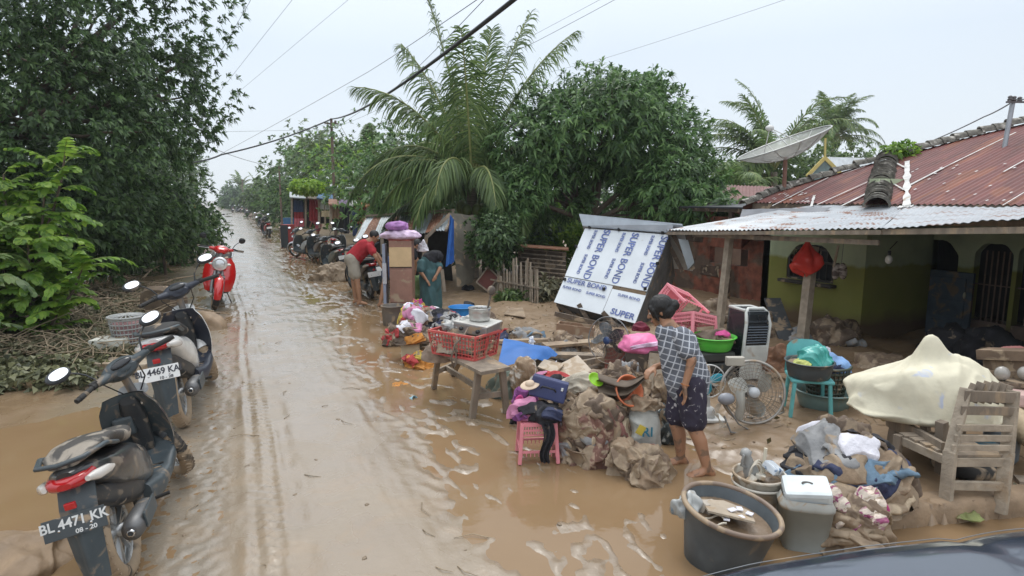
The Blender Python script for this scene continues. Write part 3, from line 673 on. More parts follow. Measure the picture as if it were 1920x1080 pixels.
WOODD = mat("dark_wet_wood", (0.12, 0.09, 0.065), .65, var=.3, mud=.35, bump=.4)
CONC = mat("old_tile_concrete", (0.15, 0.14, 0.12), .9, var=.5, vs=14, col2=(.38, .36, .32), s2=9, t2=.6, bump=.6)
DARKIN = mat("dark_interior", (0.03, 0.028, 0.025), .9, var=.3)  # near black: the shade inside openings is put into the colour
def wallmat():
    m = mat("green_wall", (0.38, 0.44, 0.29), .8, var=.2, vs=2.5, bump=.15, bs=8); t = m.node_tree; n = t.nodes; l = t.links.new; b = n['Principled BSDF']
    src = b.inputs['Base Color'].links[0].from_socket; g = n.new('ShaderNodeNewGeometry'); s_ = n.new('ShaderNodeSeparateXYZ'); l(g.outputs['Position'], s_.inputs[0])
    nz_ = n.new('ShaderNodeTexNoise'); nz_.inputs['Scale'].default_value = 2.2; nz_.inputs['Detail'].default_value = 6; l(g.outputs['Position'], nz_.inputs['Vector'])
    a = n.new('ShaderNodeMath'); a.operation = 'MULTIPLY_ADD'; a.inputs[1].default_value = .28; l(nz_.outputs['Fac'], a.inputs[0]); l(s_.outputs['Z'], a.inputs[2])
    mp = n.new('ShaderNodeMapRange'); mp.inputs[1].default_value = 1.32; mp.inputs[2].default_value = 1.27; l(a.outputs[0], mp.inputs[0])   # flood line: the lower wall is stained
    st = n.new('ShaderNodeMix'); st.data_type = 'RGBA'; l(nz_.outputs['Fac'], st.inputs[0]); st.inputs[6].default_value = (.185, .205, .04, 1); st.inputs[7].default_value = (.28, .27, .07, 1)
    x = n.new('ShaderNodeMix'); x.data_type = 'RGBA'; l(mp.outputs[0], x.inputs[0]); l(src, x.inputs[6]); l(st.outputs[2], x.inputs[7])
    mp2 = n.new('ShaderNodeMapRange'); mp2.inputs[1].default_value = .62; mp2.inputs[2].default_value = .40; l(a.outputs[0], mp2.inputs[0])
    y = n.new('ShaderNodeMix'); y.data_type = 'RGBA'; l(mp2.outputs[0], y.inputs[0]); l(x.outputs[2], y.inputs[6]); y.inputs[7].default_value = (.15, .10, .055, 1)
    l(y.outputs[2], b.inputs['Base Color']); return m
FX = 8.2
house = thing('village_house', 'green walled house with a rust red corrugated roof and arched openings', 'house', (FX, 7.75, 0))
ho = Vector((FX, 7.75, 0)); hl = lambda p: Vector(p)-ho
def yz(px, py, x=FX): p = on_x(px, py, x); return p.y, p.z
def arch(y0, y1, zb, zt, n=18):
    """opening outline from its near foot (small y) over a scalloped arch to its far foot; y0 > y1"""
    pts = [(y0, zb)]; c = (y0+y1)/2; w = (y0-y1)/2; zs = zt-w*.85
    for i in range(n+1):
        a = math.pi*i/n; k = 1+.05*math.cos(6*a)
        pts.append((c+w*math.cos(a)*min(1, k), zs+(zt-zs)*max(0, math.sin(a))**.8*k/1.05))
    pts.append((y1, zb)); return pts
X2 = 9.7
ops = [(yz(1700, 500, X2)[0], yz(1796, 500, X2)[0], .02, yz(1748, 446, X2)[1]), (yz(1826, 500, X2)[0], yz(1899, 500, X2)[0], .02, yz(1865, 455, X2)[1]), (yz(1908, 500, X2)[0], yz(1990, 500, X2)[0], .02, yz(1950, 452, X2)[1])]
pts = [(0+7.75, 2.0), (7.75, -.1)]
pts2 = [(7.75, -.1)]
for (a, b_, zb, zt) in ops: pts2 += [(a, -.1)]+arch(a, b_, zb, zt)+[(b_, -.1)]
pts2 += [(-5, -.1), (-5, 2.0), (7.75, 2.0)]
# drop duplicated feet below the ground
w_y0, w_z1 = yz(1478, 452); w_y1, w_z0 = yz(1562, 533)
mb = MB()
def wall_poly(pl, x0, t): mb.slab([hl((x0, y, z)) for y, z in pl], (t, 0, 0))
# left bay with the window hole: four pieces around it, arched head cut as a polygon
yA, yB = 7.75, yz(1622, 500)[0]; YR = yz(1618, 500)[0]
wa = arch(w_y0, w_y1, w_z0, w_z1, 14)
wall_poly([(yA, -.1), (w_y0, -.1), (w_y0, 2.0), (yA, 2.0)], FX, .14)
wall_poly([(w_y0, -.1), (w_y1, -.1), (w_y1, w_z0), (w_y0, w_z0)], FX, .14)
wall_poly(wa[1:-1][::-1]+[(w_y0, 2.0), (w_y1, 2.0)], FX, .14)
wall_poly([(w_y1, -.1), (yB, -.1), (yB, 2.0), (w_y1, 2.0)], FX, .14)
mb.slab([hl((FX+.14, yB, -.1)), hl((FX+.14, yB, 2.4)), hl((X2+.14, yB, 2.4)), hl((X2+.14, yB, -.1))], (0, .14, 0))
yp = yB
for i, (a, b_, zb, zt) in enumerate(ops):
    wall_poly([(yp, -.1), (a, -.1), (a, 2.5), (yp, 2.5)], X2, .14)
    ar = arch(a, b_, zb, zt); wall_poly(ar[1:-1][::-1]+[(a, 2.5), (b_, 2.5)], X2, .14); yp = b_
wall_poly([(yp, -.1), (-5, -.1), (-5, 2.5), (yp, 2.5)], X2, .14)
mb.slab([hl((FX, 7.75, -.1)), hl((FX, 7.75, 2.0)), hl((FX+5.5, 7.75, 2.0)), hl((FX+5.5, 7.75, -.1))], (0, -.14, 0))
mb.slab([hl((6.6, 2.5, -.1)), hl((6.6, 2.5, 1.9)), hl((X2, 2.5, 2.3)), hl((X2, 2.5, -.1))], (0, -.12, 0))  # last slab: unseen side wall, added to block light from the right
mb.build('wall', wallmat(), house)
MB().box(hl((9.0, 2.0, 2.06)), (1.35, 8.9, .03)).build('added_shade_ceiling', WOODD, house)  # ceiling added over the recess to keep light off its wall
mb = MB(); mb.box(hl((X2+1.9, 1.3, 1.2)), (.1, 12.5, 2.8)); mb.box(hl((X2+1.1, 7.0, 1.2)), (1.7, .1, 2.8)); mb.box(hl((X2+1.05, 1.0, 2.55)), (1.7, 11.8, .05)); mb.box(hl((FX+.9, 7.0, 1.2)), (1.2, .9, 1.9)); mb.build('added_dark_lining', DARKIN, house)  # near-black box added behind the openings to make them dark
# window in the left bay
wf = MB(); FR = mat("dark_frame", (0.05, 0.045, 0.04), .6, mud=.3)
for (ya, yb) in ((w_y0, w_y0-.05), (w_y1+.05, w_y1), ((w_y0+w_y1)/2+.02, (w_y0+w_y1)/2-.02)): wf.box(hl((FX+.05, (ya+yb)/2, (w_z0+w_z1)/2-.05)), (.07, abs(ya-yb), w_z1-w_z0-.15))
for z in (w_z0+.02, w_z0+.3, w_z0+.5): wf.box(hl((FX+.05, (w_y0+w_y1)/2, z)), (.06, w_y0-w_y1, .035))
for i in range(6): wf.tube([hl((FX+.08, w_y0-.08-i*.12, w_z0)), hl((FX+.08, w_y0-.08-i*.12, w_z1-.08))], .007, 6)
w_ = wf.build('window', FR, house)
MB().box(hl((FX-.03, (w_y0+w_y1)/2, w_z0-.03)), (.2, w_y0-w_y1+.12, .05), bev=.01).build('sill', FR, w_)
GL = mat("dark_glass", (0.02, 0.022, 0.025), .12, var=0)
MB().box(hl((FX+.11, (w_y0+w_y1)/2, (w_z0+w_z1)/2)), (.006, w_y0-w_y1-.02, w_z1-w_z0-.06)).build('pane', GL, w_)
# door leaf standing open between the arches
ya, za = yz(1745, 505, X2-.22); yb, zb_ = yz(1812, 650, X2-.22)
db = MB(); db.box(hl((X2-.2, (ya+yb)/2, za/2)), (.05, ya-yb, za), bev=.008)
for k in range(3): db.box(hl((X2-.235, (ya+yb)/2+.0, za*(.2+k*.3))), (.02, (ya-yb)*.72, za*.24), bev=.006)
dr_ = db.build('door', mat("dark_blue_door", (0.045, 0.065, 0.085), .7, mud=.42, var=.3, mudcol=(.14, .10, .065)), house)
MB().ell(hl((X2-.25, yb+.08, .75)), (.02, .02, .05)).build('handle', mat("handle_metal", (.4, .38, .3), .4, metal=.8), dr_)
# rusty bars in the second and third opening
mb = MB()
for o_ in ops[1:]:
    for k in range(5):
        y = o_[0]-.12-(o_[0]-o_[1]-.2)*k/4; mb.tube([hl((X2+.07, y, .35)), hl((X2+.07, y, o_[3]-.12))], .012, 6)
    mb.tube([hl((X2+.07, o_[0], .9)), hl((X2+.07, o_[1], .9))], .010, 6); mb.box(hl((X2+.07, (o_[0]+o_[1])/2, .18)), (.13, o_[0]-o_[1], .4))
mb.build('window_bars', mat("rusty_bars", (.20, .14, .11), .7, mud=.2), house)
# main roof plane with the hip
RS = math.tan(R(19)); RX0, RZ0 = 7.93, 2.05
roofn = Vector((-math.sin(R(19)), 0, math.cos(R(19)))); roofp = Vector((RX0, 0, RZ0))
def onroof(px, py, lift=0.0): return on_plane(px, py, roofp+roofn*lift, roofn)
hipx = [(1393, 387), (1440, 366), (1500, 346), (1600, 316), (1672, 297), (1800, 262), (1920, 232)]
hip = [onroof(*q_) for q_ in hipx]; hd = (hip[-1]-hip[-3]); hip.append(hip[-1]+hd*2.2)
RT = hip[-1]
def hip_x(y):
    if y <= RT.y: return RT.x
    for a, b_ in zip(hip[:-1], hip[1:]):
        if min(a.y, b_.y) <= y <= max(a.y, b_.y) and abs(a.y-b_.y) > 1e-6:
            return a.x+(b_.x-a.x)*(y-a.y)/(b_.y-a.y)
    return RX0
mb = MB(); ytop = hip[0].y; ybot = -6.0; nyv = int((ytop-ybot)/.076*6)
def rf(u, v):
    y = ytop+(ybot-ytop)*u; xe = max(hip_x(y), RX0+.01); x = RX0+(xe-RX0)*v
    return hl((x, y, RZ0+(x-RX0)*RS+.010*math.sin(y/.076*2*math.pi)+.012*noise.noise((x*.8, y*.8, 3))))
mb.grid(rf, nyv, 10); roof = mb.build('roof', RUST, house, smooth=True)
mb = MB(); pts = [hl(p_) for p_ in hip]+[hl((RT.x, -6, RT.z))]
low = [p_+Vector((3.0, 3.0, -1.6)) for p_ in pts[:-1]]+[pts[-1]+Vector((5, 0, -1.6))]
for i in range(len(pts)-1): mb.add([pts[i], pts[i+1], low[i+1], low[i]], [(0, 1, 2, 3)])
mb.build('rear_roof', RUST, roof)
def tile_row(pts, r, name, step=.19):
    mb = MB(); tot = sum((b_-a).length for a, b_ in zip(pts[:-1], pts[1:])); s_ = 0; k = 0
    def at(s0):
        for a, b_ in zip(pts[:-1], pts[1:]):
            l_ = (b_-a).length
            if s0 <= l_: return a.lerp(b_, s0/l_), (b_-a).normalized()
            s0 -= l_
        return pts[-1], (pts[-1]-pts[-2]).normalized()
    while s_ < tot:
        p, t = at(s_); sd = t.cross(Vector((0, 0, 1))).normalized(); up = sd.cross(t); j = noise.noise((s_*3, k, 1))*.03; r_ = r*(1+.15*noise.noise((k*1.7, 2, 3)))
        def fn(u, v, p=p, t=t, sd=sd, up=up, r_=r_, j=j):
            a = math.pi*u; rr = r_*(1.12-.2*v); return hl(p+t*(v*step*1.25)+sd*(math.cos(a)*rr)+up*(math.sin(a)*rr*.95+j+.03-.02*v)+Vector((0, 0, 0)))
        mb.grid(fn, 10, 2)
        vs_ = [fn(i/10, 0) for i in range(11)]; vi = [fn(i/10, 0)*1.0 for i in range(11)]; c_ = hl(p)
        mb.add(vs_+[c_+(x-c_)*.82 for x in vs_], [(i, i+1, 12+i, 11+i) for i in range(10)])
        s_ += step; k += 1
    mb.build(name, CONC, roof)
tile_row([p_ for p_ in hip[:5]][::1], .085, 'hip_tiles'); tile_row(hip[4:], .10, 'ridge_tiles')
tile_row([onroof(1643, 392), onroof(1650, 350), onroof(1664, 300)], .15, 'hip_tiles', .17)
# white sealing strips and laps on the sheets
mb = MB()
def strip(a, b_, w, n=8, jag=.35):
    w *= .72
    p0, p1 = onroof(*a, .022), onroof(*b_, .022); d_ = (p1-p0).normalized(); s_ = d_.cross(roofn).normalized()
    mb.grid(lambda u, v: hl(p0.lerp(p1, v)+s_*((u-.5)*w*(1+jag*noise.noise((v*9, a[0], 1))))+roofn*.003), 1, n*2)
for a, b_, w in [((1448, 386), (1553, 333), .035), ((1532, 384), (1640, 335), .03), ((1578, 386), (1634, 358), .05), ((1706, 347), (1768, 315), .055), ((1768, 315), (1905, 248), .03), ((1882, 322), (1925, 298), .03), ((1673, 343), (1695, 356), .03), ((1681, 306), (1699, 315), .04), ((1880, 385), (1925, 358), .02), ((1580, 326), (1622, 312), .018)]: strip(a, b_, w)
for a, b_, w in [((1700, 388), (1701, 302), .10), ((1684, 388), (1712, 386), .10), ((1521, 387), (1527, 366), .05)]: strip(a, b_, w, 12, 1.2)
rnd = random.Random(4)
for i in range(46):
    px, py = (rnd.uniform(1420, 1520), rnd.uniform(362, 382)) if i < 26 else (rnd.uniform(1705, 1900), rnd.uniform(300, 380)); strip((px, py), (px+5, py-2), .03, 2)
mb.build('white_sealant', mat("sealant", (.55, .54, .52), .6, var=.3, mud=.2), roof)
wr_ = onroof(1683, 296); tree('roof_weeds', 'green weeds growing on top of the red roof ridge', wr_, [((wr_.x, wr_.y, wr_.z+.12), (.42, .25, .14), 90)], .12, BRT, 63, kleaf=8, wr=.4, trunk_r=.01, cat='weeds')
# eave fascia board
mb = MB(); mb.box(hl((RX0+.03, 1, RZ0-.05)), (.03, 13.6, .09)); mb.build('fascia', WOODD, roof)
# pole on the roof and its wires
p = onroof(1883, 276); 
rp = thing('roof_pole', 'grey steel service pole standing on the red roof', 'pole', p)
mb = MB(); top = at_depth(1900, 186, (p-Vector((0, 0, EYE))).dot(_F)); mb.tube([(0, 0, -.05), top-p], .032, 10); mb.build('shaft', mat("steel_grey", (.30, .31, .33), .45, metal=.6), rp)
mb = MB(); q_ = (top-p); mb.beam(q_+Vector((-.16, 0, -.05)), q_+Vector((.2, -.08, -.04)), .025, .025)
for k in (-.12, -.02, .12): mb.lathe([(0, 0), (.03, 0), (.035, .02), (.02, .035), (.034, .05), (.015, .07), (0, .07)], 10, q_+Vector((k, -.02, -.03)))
mb.build('insulators', mat("insulator", (.10, .09, .09), .3), rp)
# ------------------------------------------------ porch
porch = thing('porch_roof', 'low lean-to porch roof of pale corrugated sheets sagging in front of the green house', 'porch', (6.6, 8.4, 0)); po = Vector((6.6, 8.4, 0))
A = on_x(1243, 432, 6.6); Bf = on_x(1652, 428, 6.45); Cf = on_x(1925, 408, 6.35); D_ = Vector((6.2, 0.5, 2.03))
A2 = on_x(1528, 389, 7.95); A2.z = 2.02
mb = MB(); back = [A2, Vector((8.0, 5.2, 2.035)), Vector((8.0, 3.9, 2.03)), Vector((8.0, 0.5, 2.10))]
fr_ = [A, Bf, Cf, D_]
for i in range(3): corrugated(mb, fr_[i]-po, fr_[i+1]-po, back[i+1]-po, back[i]-po, .085, .010 if i == 0 else .006, 10, 0, sag=.02, wob=.015, seed=i)
mb.build('sheets', WSHEET, porch)
mb = MB(); mb.beam(A-po+Vector((.04, .02, -.05)), Bf-po+Vector((.02, 0, -.045)), .04, .05); mb.beam(on_x(1300, 438, 6.75)-po+Vector((0, 0, -.02)), on_x(1648, 455, 6.6)-po, .035, .06); mb.beam(A-po+Vector((.05, -.1, -.05)), A2-po+Vector((0, -.05, -.06)), .04, .05); mb.beam(Bf-po+Vector((.05, 0, -.04)), D_-po+Vector((.05, 0, -.04)), .05, .06)
mb.beam(on_x(1400, 402, 7.4)-po+Vector((0, 0, -.12)), Vector((7.4, 1, 1.93))-po, .05, .06)
mb.build('beam', WOOD, porch)
def post(lab, px, py, tx, ty, w, mt_):
    b = G(px, py); dpt = (b-Vector((0, 0, EYE))).dot(_F); t = at_depth(tx, ty, dpt); m_ = MB(); m_.beam((0, 0, -.1), t-b, w, w*.9, bev=.006); m_.jit(.008, 6)
    o = m_.build('porch_post', mt_, loc=b); tag(o, lab, 'post', 'wooden posts carrying the porch roof')
post('pale wooden porch post beside the pink stools, leaning right', 1347, 624, 1368, 443, .10, WOODL)
post('weathered grey porch post with the red bag hanging at its top', 1504, 642, 1524, 462, .125, WOODL)
# grey tarp under the red eave
mb = MB(); a_, b_, c_, d_ = on_x(1392, 392, 7.7), on_x(1560, 388, 7.7), on_x(1500, 412, 7.2), on_x(1380, 418, 7.2)
mb.grid(lambda u, v: bil(a_, b_, c_, d_, u, v)+Vector((0, 0, -.05*math.sin(math.pi*v)+.03*noise.noise((u*4, v*4, 1)))), 20, 10)
tag(mb.build('grey_tarp', mat("grey_tarp", (.16, .17, .19), .5, var=.2)), 'dark grey tarpaulin sagging between the red eave and the porch roof', 'tarp')
# satellite dish
sb = onroof(1470, 358); dpt = (sb-Vector((0, 0, EYE))).dot(_F); dc = at_depth(1473, 290, dpt)
dish = thing('satellite_dish', 'large grey mesh satellite dish on a rusty pole on the red roof', 'satellite dish', sb)
MB().tube([(0, 0, -.05), dc-sb+Vector((0, 0, -.05))], .035, 10).build('mast', mat("rusty_mast", (.20, .10, .07), .7), dish)
e0, e1 = at_depth(1386, 300, dpt+.1)-sb, at_depth(1552, 236, dpt-.1)-sb
Rr = (e1-e0).length/2; xx = (e1-e0).normalized(); vw = (dc-Vector((0, 0, EYE))).normalized(); zz = vw.cross(xx).normalized()
if zz.z < 0: zz = -zz
zz = (zz*math.cos(R(7))-vw*math.sin(R(7))).normalized(); yy = zz.cross(xx); cc = (e0+e1)/2
mb = MB(); cfn = lambda r_, a: cc+xx*(r_*math.cos(a))+yy*(r_*math.sin(a))+zz*(.36*Rr*((r_/Rr)**2-1))
mb.grid(lambda u, v: cfn(.02+(Rr-.02)*v, u*2*math.pi), 36, 8); mb.build('reflector', mat("dish_mesh", (.36, .37, .35), .5, metal=.3, alpha=.62, var=.1), dish)
mb = MB(); mb.tube([cfn(Rr, i/36*2*math.pi) for i in range(37)], .014, 6)
for k in range(12): mb.tube([cfn(.05+(Rr-.05)*i/6, k*math.pi/6) for i in range(7)], .007, 5)
for rr_ in (.35, .65): mb.tube([cfn(Rr*rr_, i/24*2*math.pi) for i in range(25)], .005, 5)
mb.build('ribs', mat("dish_frame", (.45, .46, .44), .4, metal=.5), dish)
mb = MB(); foc = cc+zz*(.42*Rr)-xx*.12
for a in (math.pi*.1, math.pi*.8, math.pi*1.5): mb.tube([cfn(Rr*.55, a), foc], .009, 5)
mb.ell(foc, (.07, .07, .05)); mb.build('receiver', mat("receiver_white", (.6, .6, .58), .4), dish)
# yellow gabled house and neighbour roof behind
gb = at_depth(1566, 322, 24)
gh = thing('gabled_house', 'small distant house with a yellow trimmed gable and white roof', 'house', (gb.x, gb.y, 0)); go = Vector((gb.x, gb.y, 0))
g1, g2, g3 = at_depth(1512, 331, 24)-go, at_depth(1546, 296, 24)-go, at_depth(1575, 325, 24)-go; bk = Vector((math.cos(va(18)), math.sin(va(18)), 0))*3.4
mb = MB(); mb.slab([g1, g2, g2+bk, g1+bk], (0, 0, .04)); mb.slab([g2, g3+(g3-g2)*.5, g3+(g3-g2)*.5+bk, g2+bk], (0, 0, .04)); mb.build('roof', mat("white_roof", (.62, .66, .68), .5, mud=.1), gh)
fw = Vector((math.cos(va(270)), math.sin(va(270)), 0))*.03
mb = MB(); mb.beam(g1+fw, g2+fw, .06, .13); mb.beam(g2+fw, g3+fw, .06, .13); mb.beam(g2+fw, g2+fw+Vector((-.05, 0, .75)), .06, .05); mb.build('gable_board', mat("yellow_paint", (.52, .42, .14), .6), gh)
mb = MB(); mb.slab([g1+Vector((.1, 0, -.1)), g2+Vector((0, 0, -.1)), g3+Vector((-.1, 0, -.1)), Vector((g3.x-.1, g3.y, .0)), Vector((g1.x+.1, g1.y, .0))], bk*.95); mb.build('wall', mat("gable_wall", (.16, .22, .22), .8), gh)
nb_ = at_depth(1405, 372, 17); no = Vector((nb_.x, nb_.y, 0)); nh = thing('neighbour_house', 'neighbouring house with a dull maroon roof behind the mango tree', 'house', no)
mb = MB(); a_, b_, c_, d_ = [at_depth(x, y, t)-no for x, y, t in ((1330, 392, 15), (1460, 388, 15.5), (1450, 350, 19), (1345, 346, 19))]
corrugated(mb, a_, b_, c_, d_, .12, .015, 4); mb.build('roof', mat("maroon_roof", (.17, .07, .06), .6, var=.25), nh)
mb = MB(); mb.slab([a_+Vector((.3, .3, -.1)), b_+Vector((0, .3, -.1)), Vector((b_.x, b_.y+.3, -.1)), Vector((a_.x+.3, a_.y+.3, -.1))], (.8, 3, 0)); mb.build('wall', mat("brown_wall", (.2, .13, .09), .8), nh)
# terracotta ruin left of the green house
oh = thing('brick_outhouse', 'half ruined orange brick outhouse left of the green wall', 'outhouse', (9.4, 9.2, 0)); oo = Vector((9.4, 9.2, 0))
mb = MB(); ORB = mat("orange_plaster", (.22, .075, .045), .85, var=.5, mud=.36, msc=2.2, mudcol=(.13, .09, .065), col2=(.15, .10, .07), s2=2.5, t2=.55, bump=.4)
for y0, y1, z0, z1 in ((8.3, 9.3, 0, 1.75), (9.3, 10.4, 0, .75), (9.3, 10.4, 1.1, 1.75), (10.4, 12.8, 0, 1.85), (8.3, 8.9, 1.75, 1.95)): mb.box(Vector((9.5, (y0+y1)/2, (z0+z1)/2))-oo, (.14, y1-y0, z1-z0))
mb.build('wall', ORB, oh)
mb = MB(); rnd = random.Random(5)
for i in range(5): MB().box(Vector((9.44, rnd.uniform(8.5, 12.5), rnd.uniform(.2, 1.7)))-oo, (.05, rnd.uniform(.2, .9), rnd.uniform(.1, .34)), bev=.02).jit(.03, 3).build('exposed_brickwork', mat("dark_brick", (.085, .055, .04), .9, var=.5, mud=.3), oh)
mb = MB()
for x, y in ((9.2, 8.25), (9.15, 8.5), (9.2, 9.6)): mb.beam((x-oo.x, y-oo.y, 0), (x-oo.x+.03, y-oo.y, 1.95), .09, .08)
mb.beam((-.3, -1, 1.35), (-.35, 2.6, 1.45), .05, .06); mb.beam((-.3, -.9, 1.9), (-.3, 3.4, 1.9), .07, .08); mb.build('frame_posts', WOODD, oh)
mb = MB(); mb.slab([Vector((9.0, 8.0, 1.93))-oo, Vector((9.0, 13, 1.93))-oo, Vector((11, 13, 2.05))-oo, Vector((11, 8.0, 2.05))-oo], (0, 0, .03)); mb.build('roof', mat("dark_tarp", (.04, .042, .05), .5), oh)
# ------------------------------------------------ tilted kiosk
K = [at_depth(1097, 428, 10.9), at_depth(1254, 440, 10.3), at_depth(1191, 607, 9.3), at_depth(1039, 567, 10.2)]
_kn = (K[1]-K[0]).cross(K[3]-K[0]).normalized(); K[2] = on_plane(1191, 607, K[0], _kn)
kb = G(1130, 610); kiosk = thing('tilted_kiosk', 'tipped over kiosk clad in white panels printed with blue lettering', 'kiosk', kb)
kU = (K[1]-K[0]).normalized(); kV = (K[3]-K[0]); kN = kU.cross(kV).normalized()
if kN.dot(_F) > 0: kN = -kN
def kp(u, v, lift=0.0): return bil(*K, u, v)-kb+kN*lift
PANEL = mat("white_panel", (.60, .64, .67), .45, var=.08, vs=2, mud=.10, msc=3)
mb = MB()
for u0, u1, v0, v1 in ((0, .995, 0, .66), (0, .60, .665, 1), (.605, 1, .70, 1.0)):
    cs = [kp(u0, v0, 0), kp(u1, v0, 0), kp(u1, v1, .012), kp(u0, v1, .012)]; mb.slab(cs, kN*-.012)
mb.build('panel', PANEL, kiosk)
BLU = mat("blue_print", (.09, .13, .33), .6, var=.3, mud=.08, msc=14)
pan = kiosk.children[0]
def ktext(t, size, u, v, ang, sx=1.0, bold=.0012):
    p = kp(u, v, .016 if v < .66 else .022); a = R(ang); X = (kp(u+.01, v)-kp(u, v)).normalized(); Y = -(kp(u, v+.01)-kp(u, v)).normalized()
    text_obj('lettering', t, size, BLU, pan, basis(p, X*math.cos(a)+Y*math.sin(a), -X*math.sin(a)+Y*math.cos(a)), .0015, bold, sx)
W_ = (K[1]-K[0]).length; H_ = kV.length
for i, u in enumerate((.27, .615, .955)):
    ktext('SUPER BOND', .168, u, .33, -92, .98*H_/1.35*.93, .0018)
    ktext('SUPER BOND', .075, u-.125, .15, -92, .95); ktext('SUPER BOND', .075, u-.125, .48, -92, .95)
ktext('SUPER BOND', .125, .30, .715, -1, .95, .002); ktext('SUPER BOND', .062, .15, .80, -2, .92); ktext('SUPER BOND', .062, .45, .81, -2, .92); ktext('SUPER BOND', .066, .83, .76, -3, .95); ktext('SUPER', .15, .83, .945, -2, .95, .003)
mb = MB(); bkv = -kN*1.25; dn = (K[3]-K[0]).normalized()
mb.slab([kp(1.0, -.02, -.02), kp(1, .99, -.02), kp(1, .99, -.02)+bkv, kp(1, -.02, -.02)+bkv], kU*-.02); mb.slab([kp(0, 0, -.02), kp(0, .98, -.02), kp(0, .98, -.02)+bkv, kp(0, 0, -.02)+bkv], kU*.02)
mb.slab([kp(0.02, .97, -.03), kp(.98, .97, -.03), kp(.98, .97, -.03)+bkv, kp(.02, .97, -.03)+bkv], dn*-.02)
mb.build('side', mat("kiosk_side", (.14, .145, .15), .6, mud=.25, var=.3), kiosk)
mb = MB(); f0, f1 = at_depth(1086, 403, 10.9)-kb, at_depth(1262, 421, 10.2)-kb; f2, f3 = kp(1.04, -.01, .05), kp(-.03, -.01, .05)
mb.slab([f0, f1, f2, f3], kN*-.03); mb.slab([f0, f1+kU*.15, f1+kU*.25-kN*1.3, f0-kN*1.3], (0, 0, .02)); mb.build('roof', mat("kiosk_roof", (.50, .56, .62), .4, metal=.3, var=.1), kiosk)
mb = MB()
for u, v in ((.06, -.005), (.42, -.005), (.93, -.005), (-.01, .27), (.02, .71), (.52, .73), (.97, .64), (1.0, .35)): MB().box(kp(u, v, .03), (.05, .03, .05), bev=.008).build('clip', mat("black_clip", (.02, .02, .02), .6), kiosk)
mb = MB()
for (x0, y0, x1, y1, t) in ((1045, 570, 1085, 598, 10.3), (1040, 588, 1190, 622, 9.8), (1085, 570, 1110, 612, 10), (1130, 585, 1160, 618, 9.7), (1262, 440, 1300, 505, 10.4), (1250, 450, 1280, 510, 10.6)):
    MB().beam(at_depth(x0, y0, t)-kb, at_depth(x1, y1, t)-kb, .05, .07).build('frame_timber', WOODD, kiosk)
mb = MB(); a_, b_, c_, d_ = [at_depth(x, y, t)-kb for x, y, t in ((1272, 448, 10.0), (1290, 450, 10.0), (1302, 492, 10.0), (1290, 505, 10.0))]; mb.slab([a_, b_, c_, d_], kN*-.05); mb.build('loose_panel', GSHEET, kiosk)
# ------------------------------------------------ rusty shack
sk = G(800, 545); shack = thing('rusty_shack', 'collapsed shack with a slanting roof of grey and rusty corrugated sheets', 'shack', sk)
a_, b_, c_, d_ = [at_depth(x, y, t)-sk for x, y, t in ((664, 451, 15.6), (836, 432, 13.0), (850, 398, 14.0), (688, 408, 16.8))]
mb = MB(); corrugated(mb, a_, b_, c_, d_, .10, .014, 8, wob=.05, seed=4, mcol=lambda u: 1 if (int(u*8.5+.25) % 2 == 1) else 0); mb.build('roof', [GSHEET, RSHEET], shack)
mb = MB(); mb.beam(d_+Vector((0, 0, .05)), c_+Vector((0, 0, .05)), .1, .05); mb.beam(a_, d_, .04, .05); mb.beam(b_, c_, .05, .05)
for (x0, y0, x1, y1, t) in ((668, 530, 668, 450, 15.4), (720, 560, 716, 446, 14.6), (785, 548, 800, 440, 13.6), (828, 505, 833, 548, 13), (845, 400, 800, 445, 13.3)): mb.beam(at_depth(x0, y0, t)-sk, at_depth(x1, y1, t)-sk, .07, .07)
mb.build('post', WOOD, shack)
mb = MB(); w0, w1, w2, w3 = [at_depth(x, y, t)-sk for x, y, t in ((846, 398, 13.6), (895, 406, 14.0), (889, 530, 13.6), (857, 538, 13.1))]
mb.grid(lambda u, v: bil(w0, w1, w2, w3, u, v)+kN*(.04*noise.noise((u*3, v*2, 7))), 12, 16); mb.build('end_wall', mat("brown_tarp", (.15, .135, .105), .7, var=.2, mud=.3), shack)
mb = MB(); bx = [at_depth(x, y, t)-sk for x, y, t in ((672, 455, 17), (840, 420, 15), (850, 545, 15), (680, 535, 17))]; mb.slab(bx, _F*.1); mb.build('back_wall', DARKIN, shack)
# blue towel hanging on it
tp = at_depth(846, 402, 12.9); mb = MB()
q0, q1, q2, q3 = [at_depth(x, y, 12.8)-tp for x, y in ((844, 402), (851, 412), (852, 492), (835, 500))]
mb.grid(lambda u, v: bil(q0, q1, q2, q3, u, v)+_F*(.04*math.sin(u*9+v*2))+Vector((0, 0, .05*noise.noise((u*3, 1, 2))*v)), 16, 20)
tag(mb.build('towel', mat("blue_towel", (.03, .13, .42), .85, var=.2, bump=.3), loc=tp), 'bright blue towel hanging on the corner of the rusty shack', 'towel')
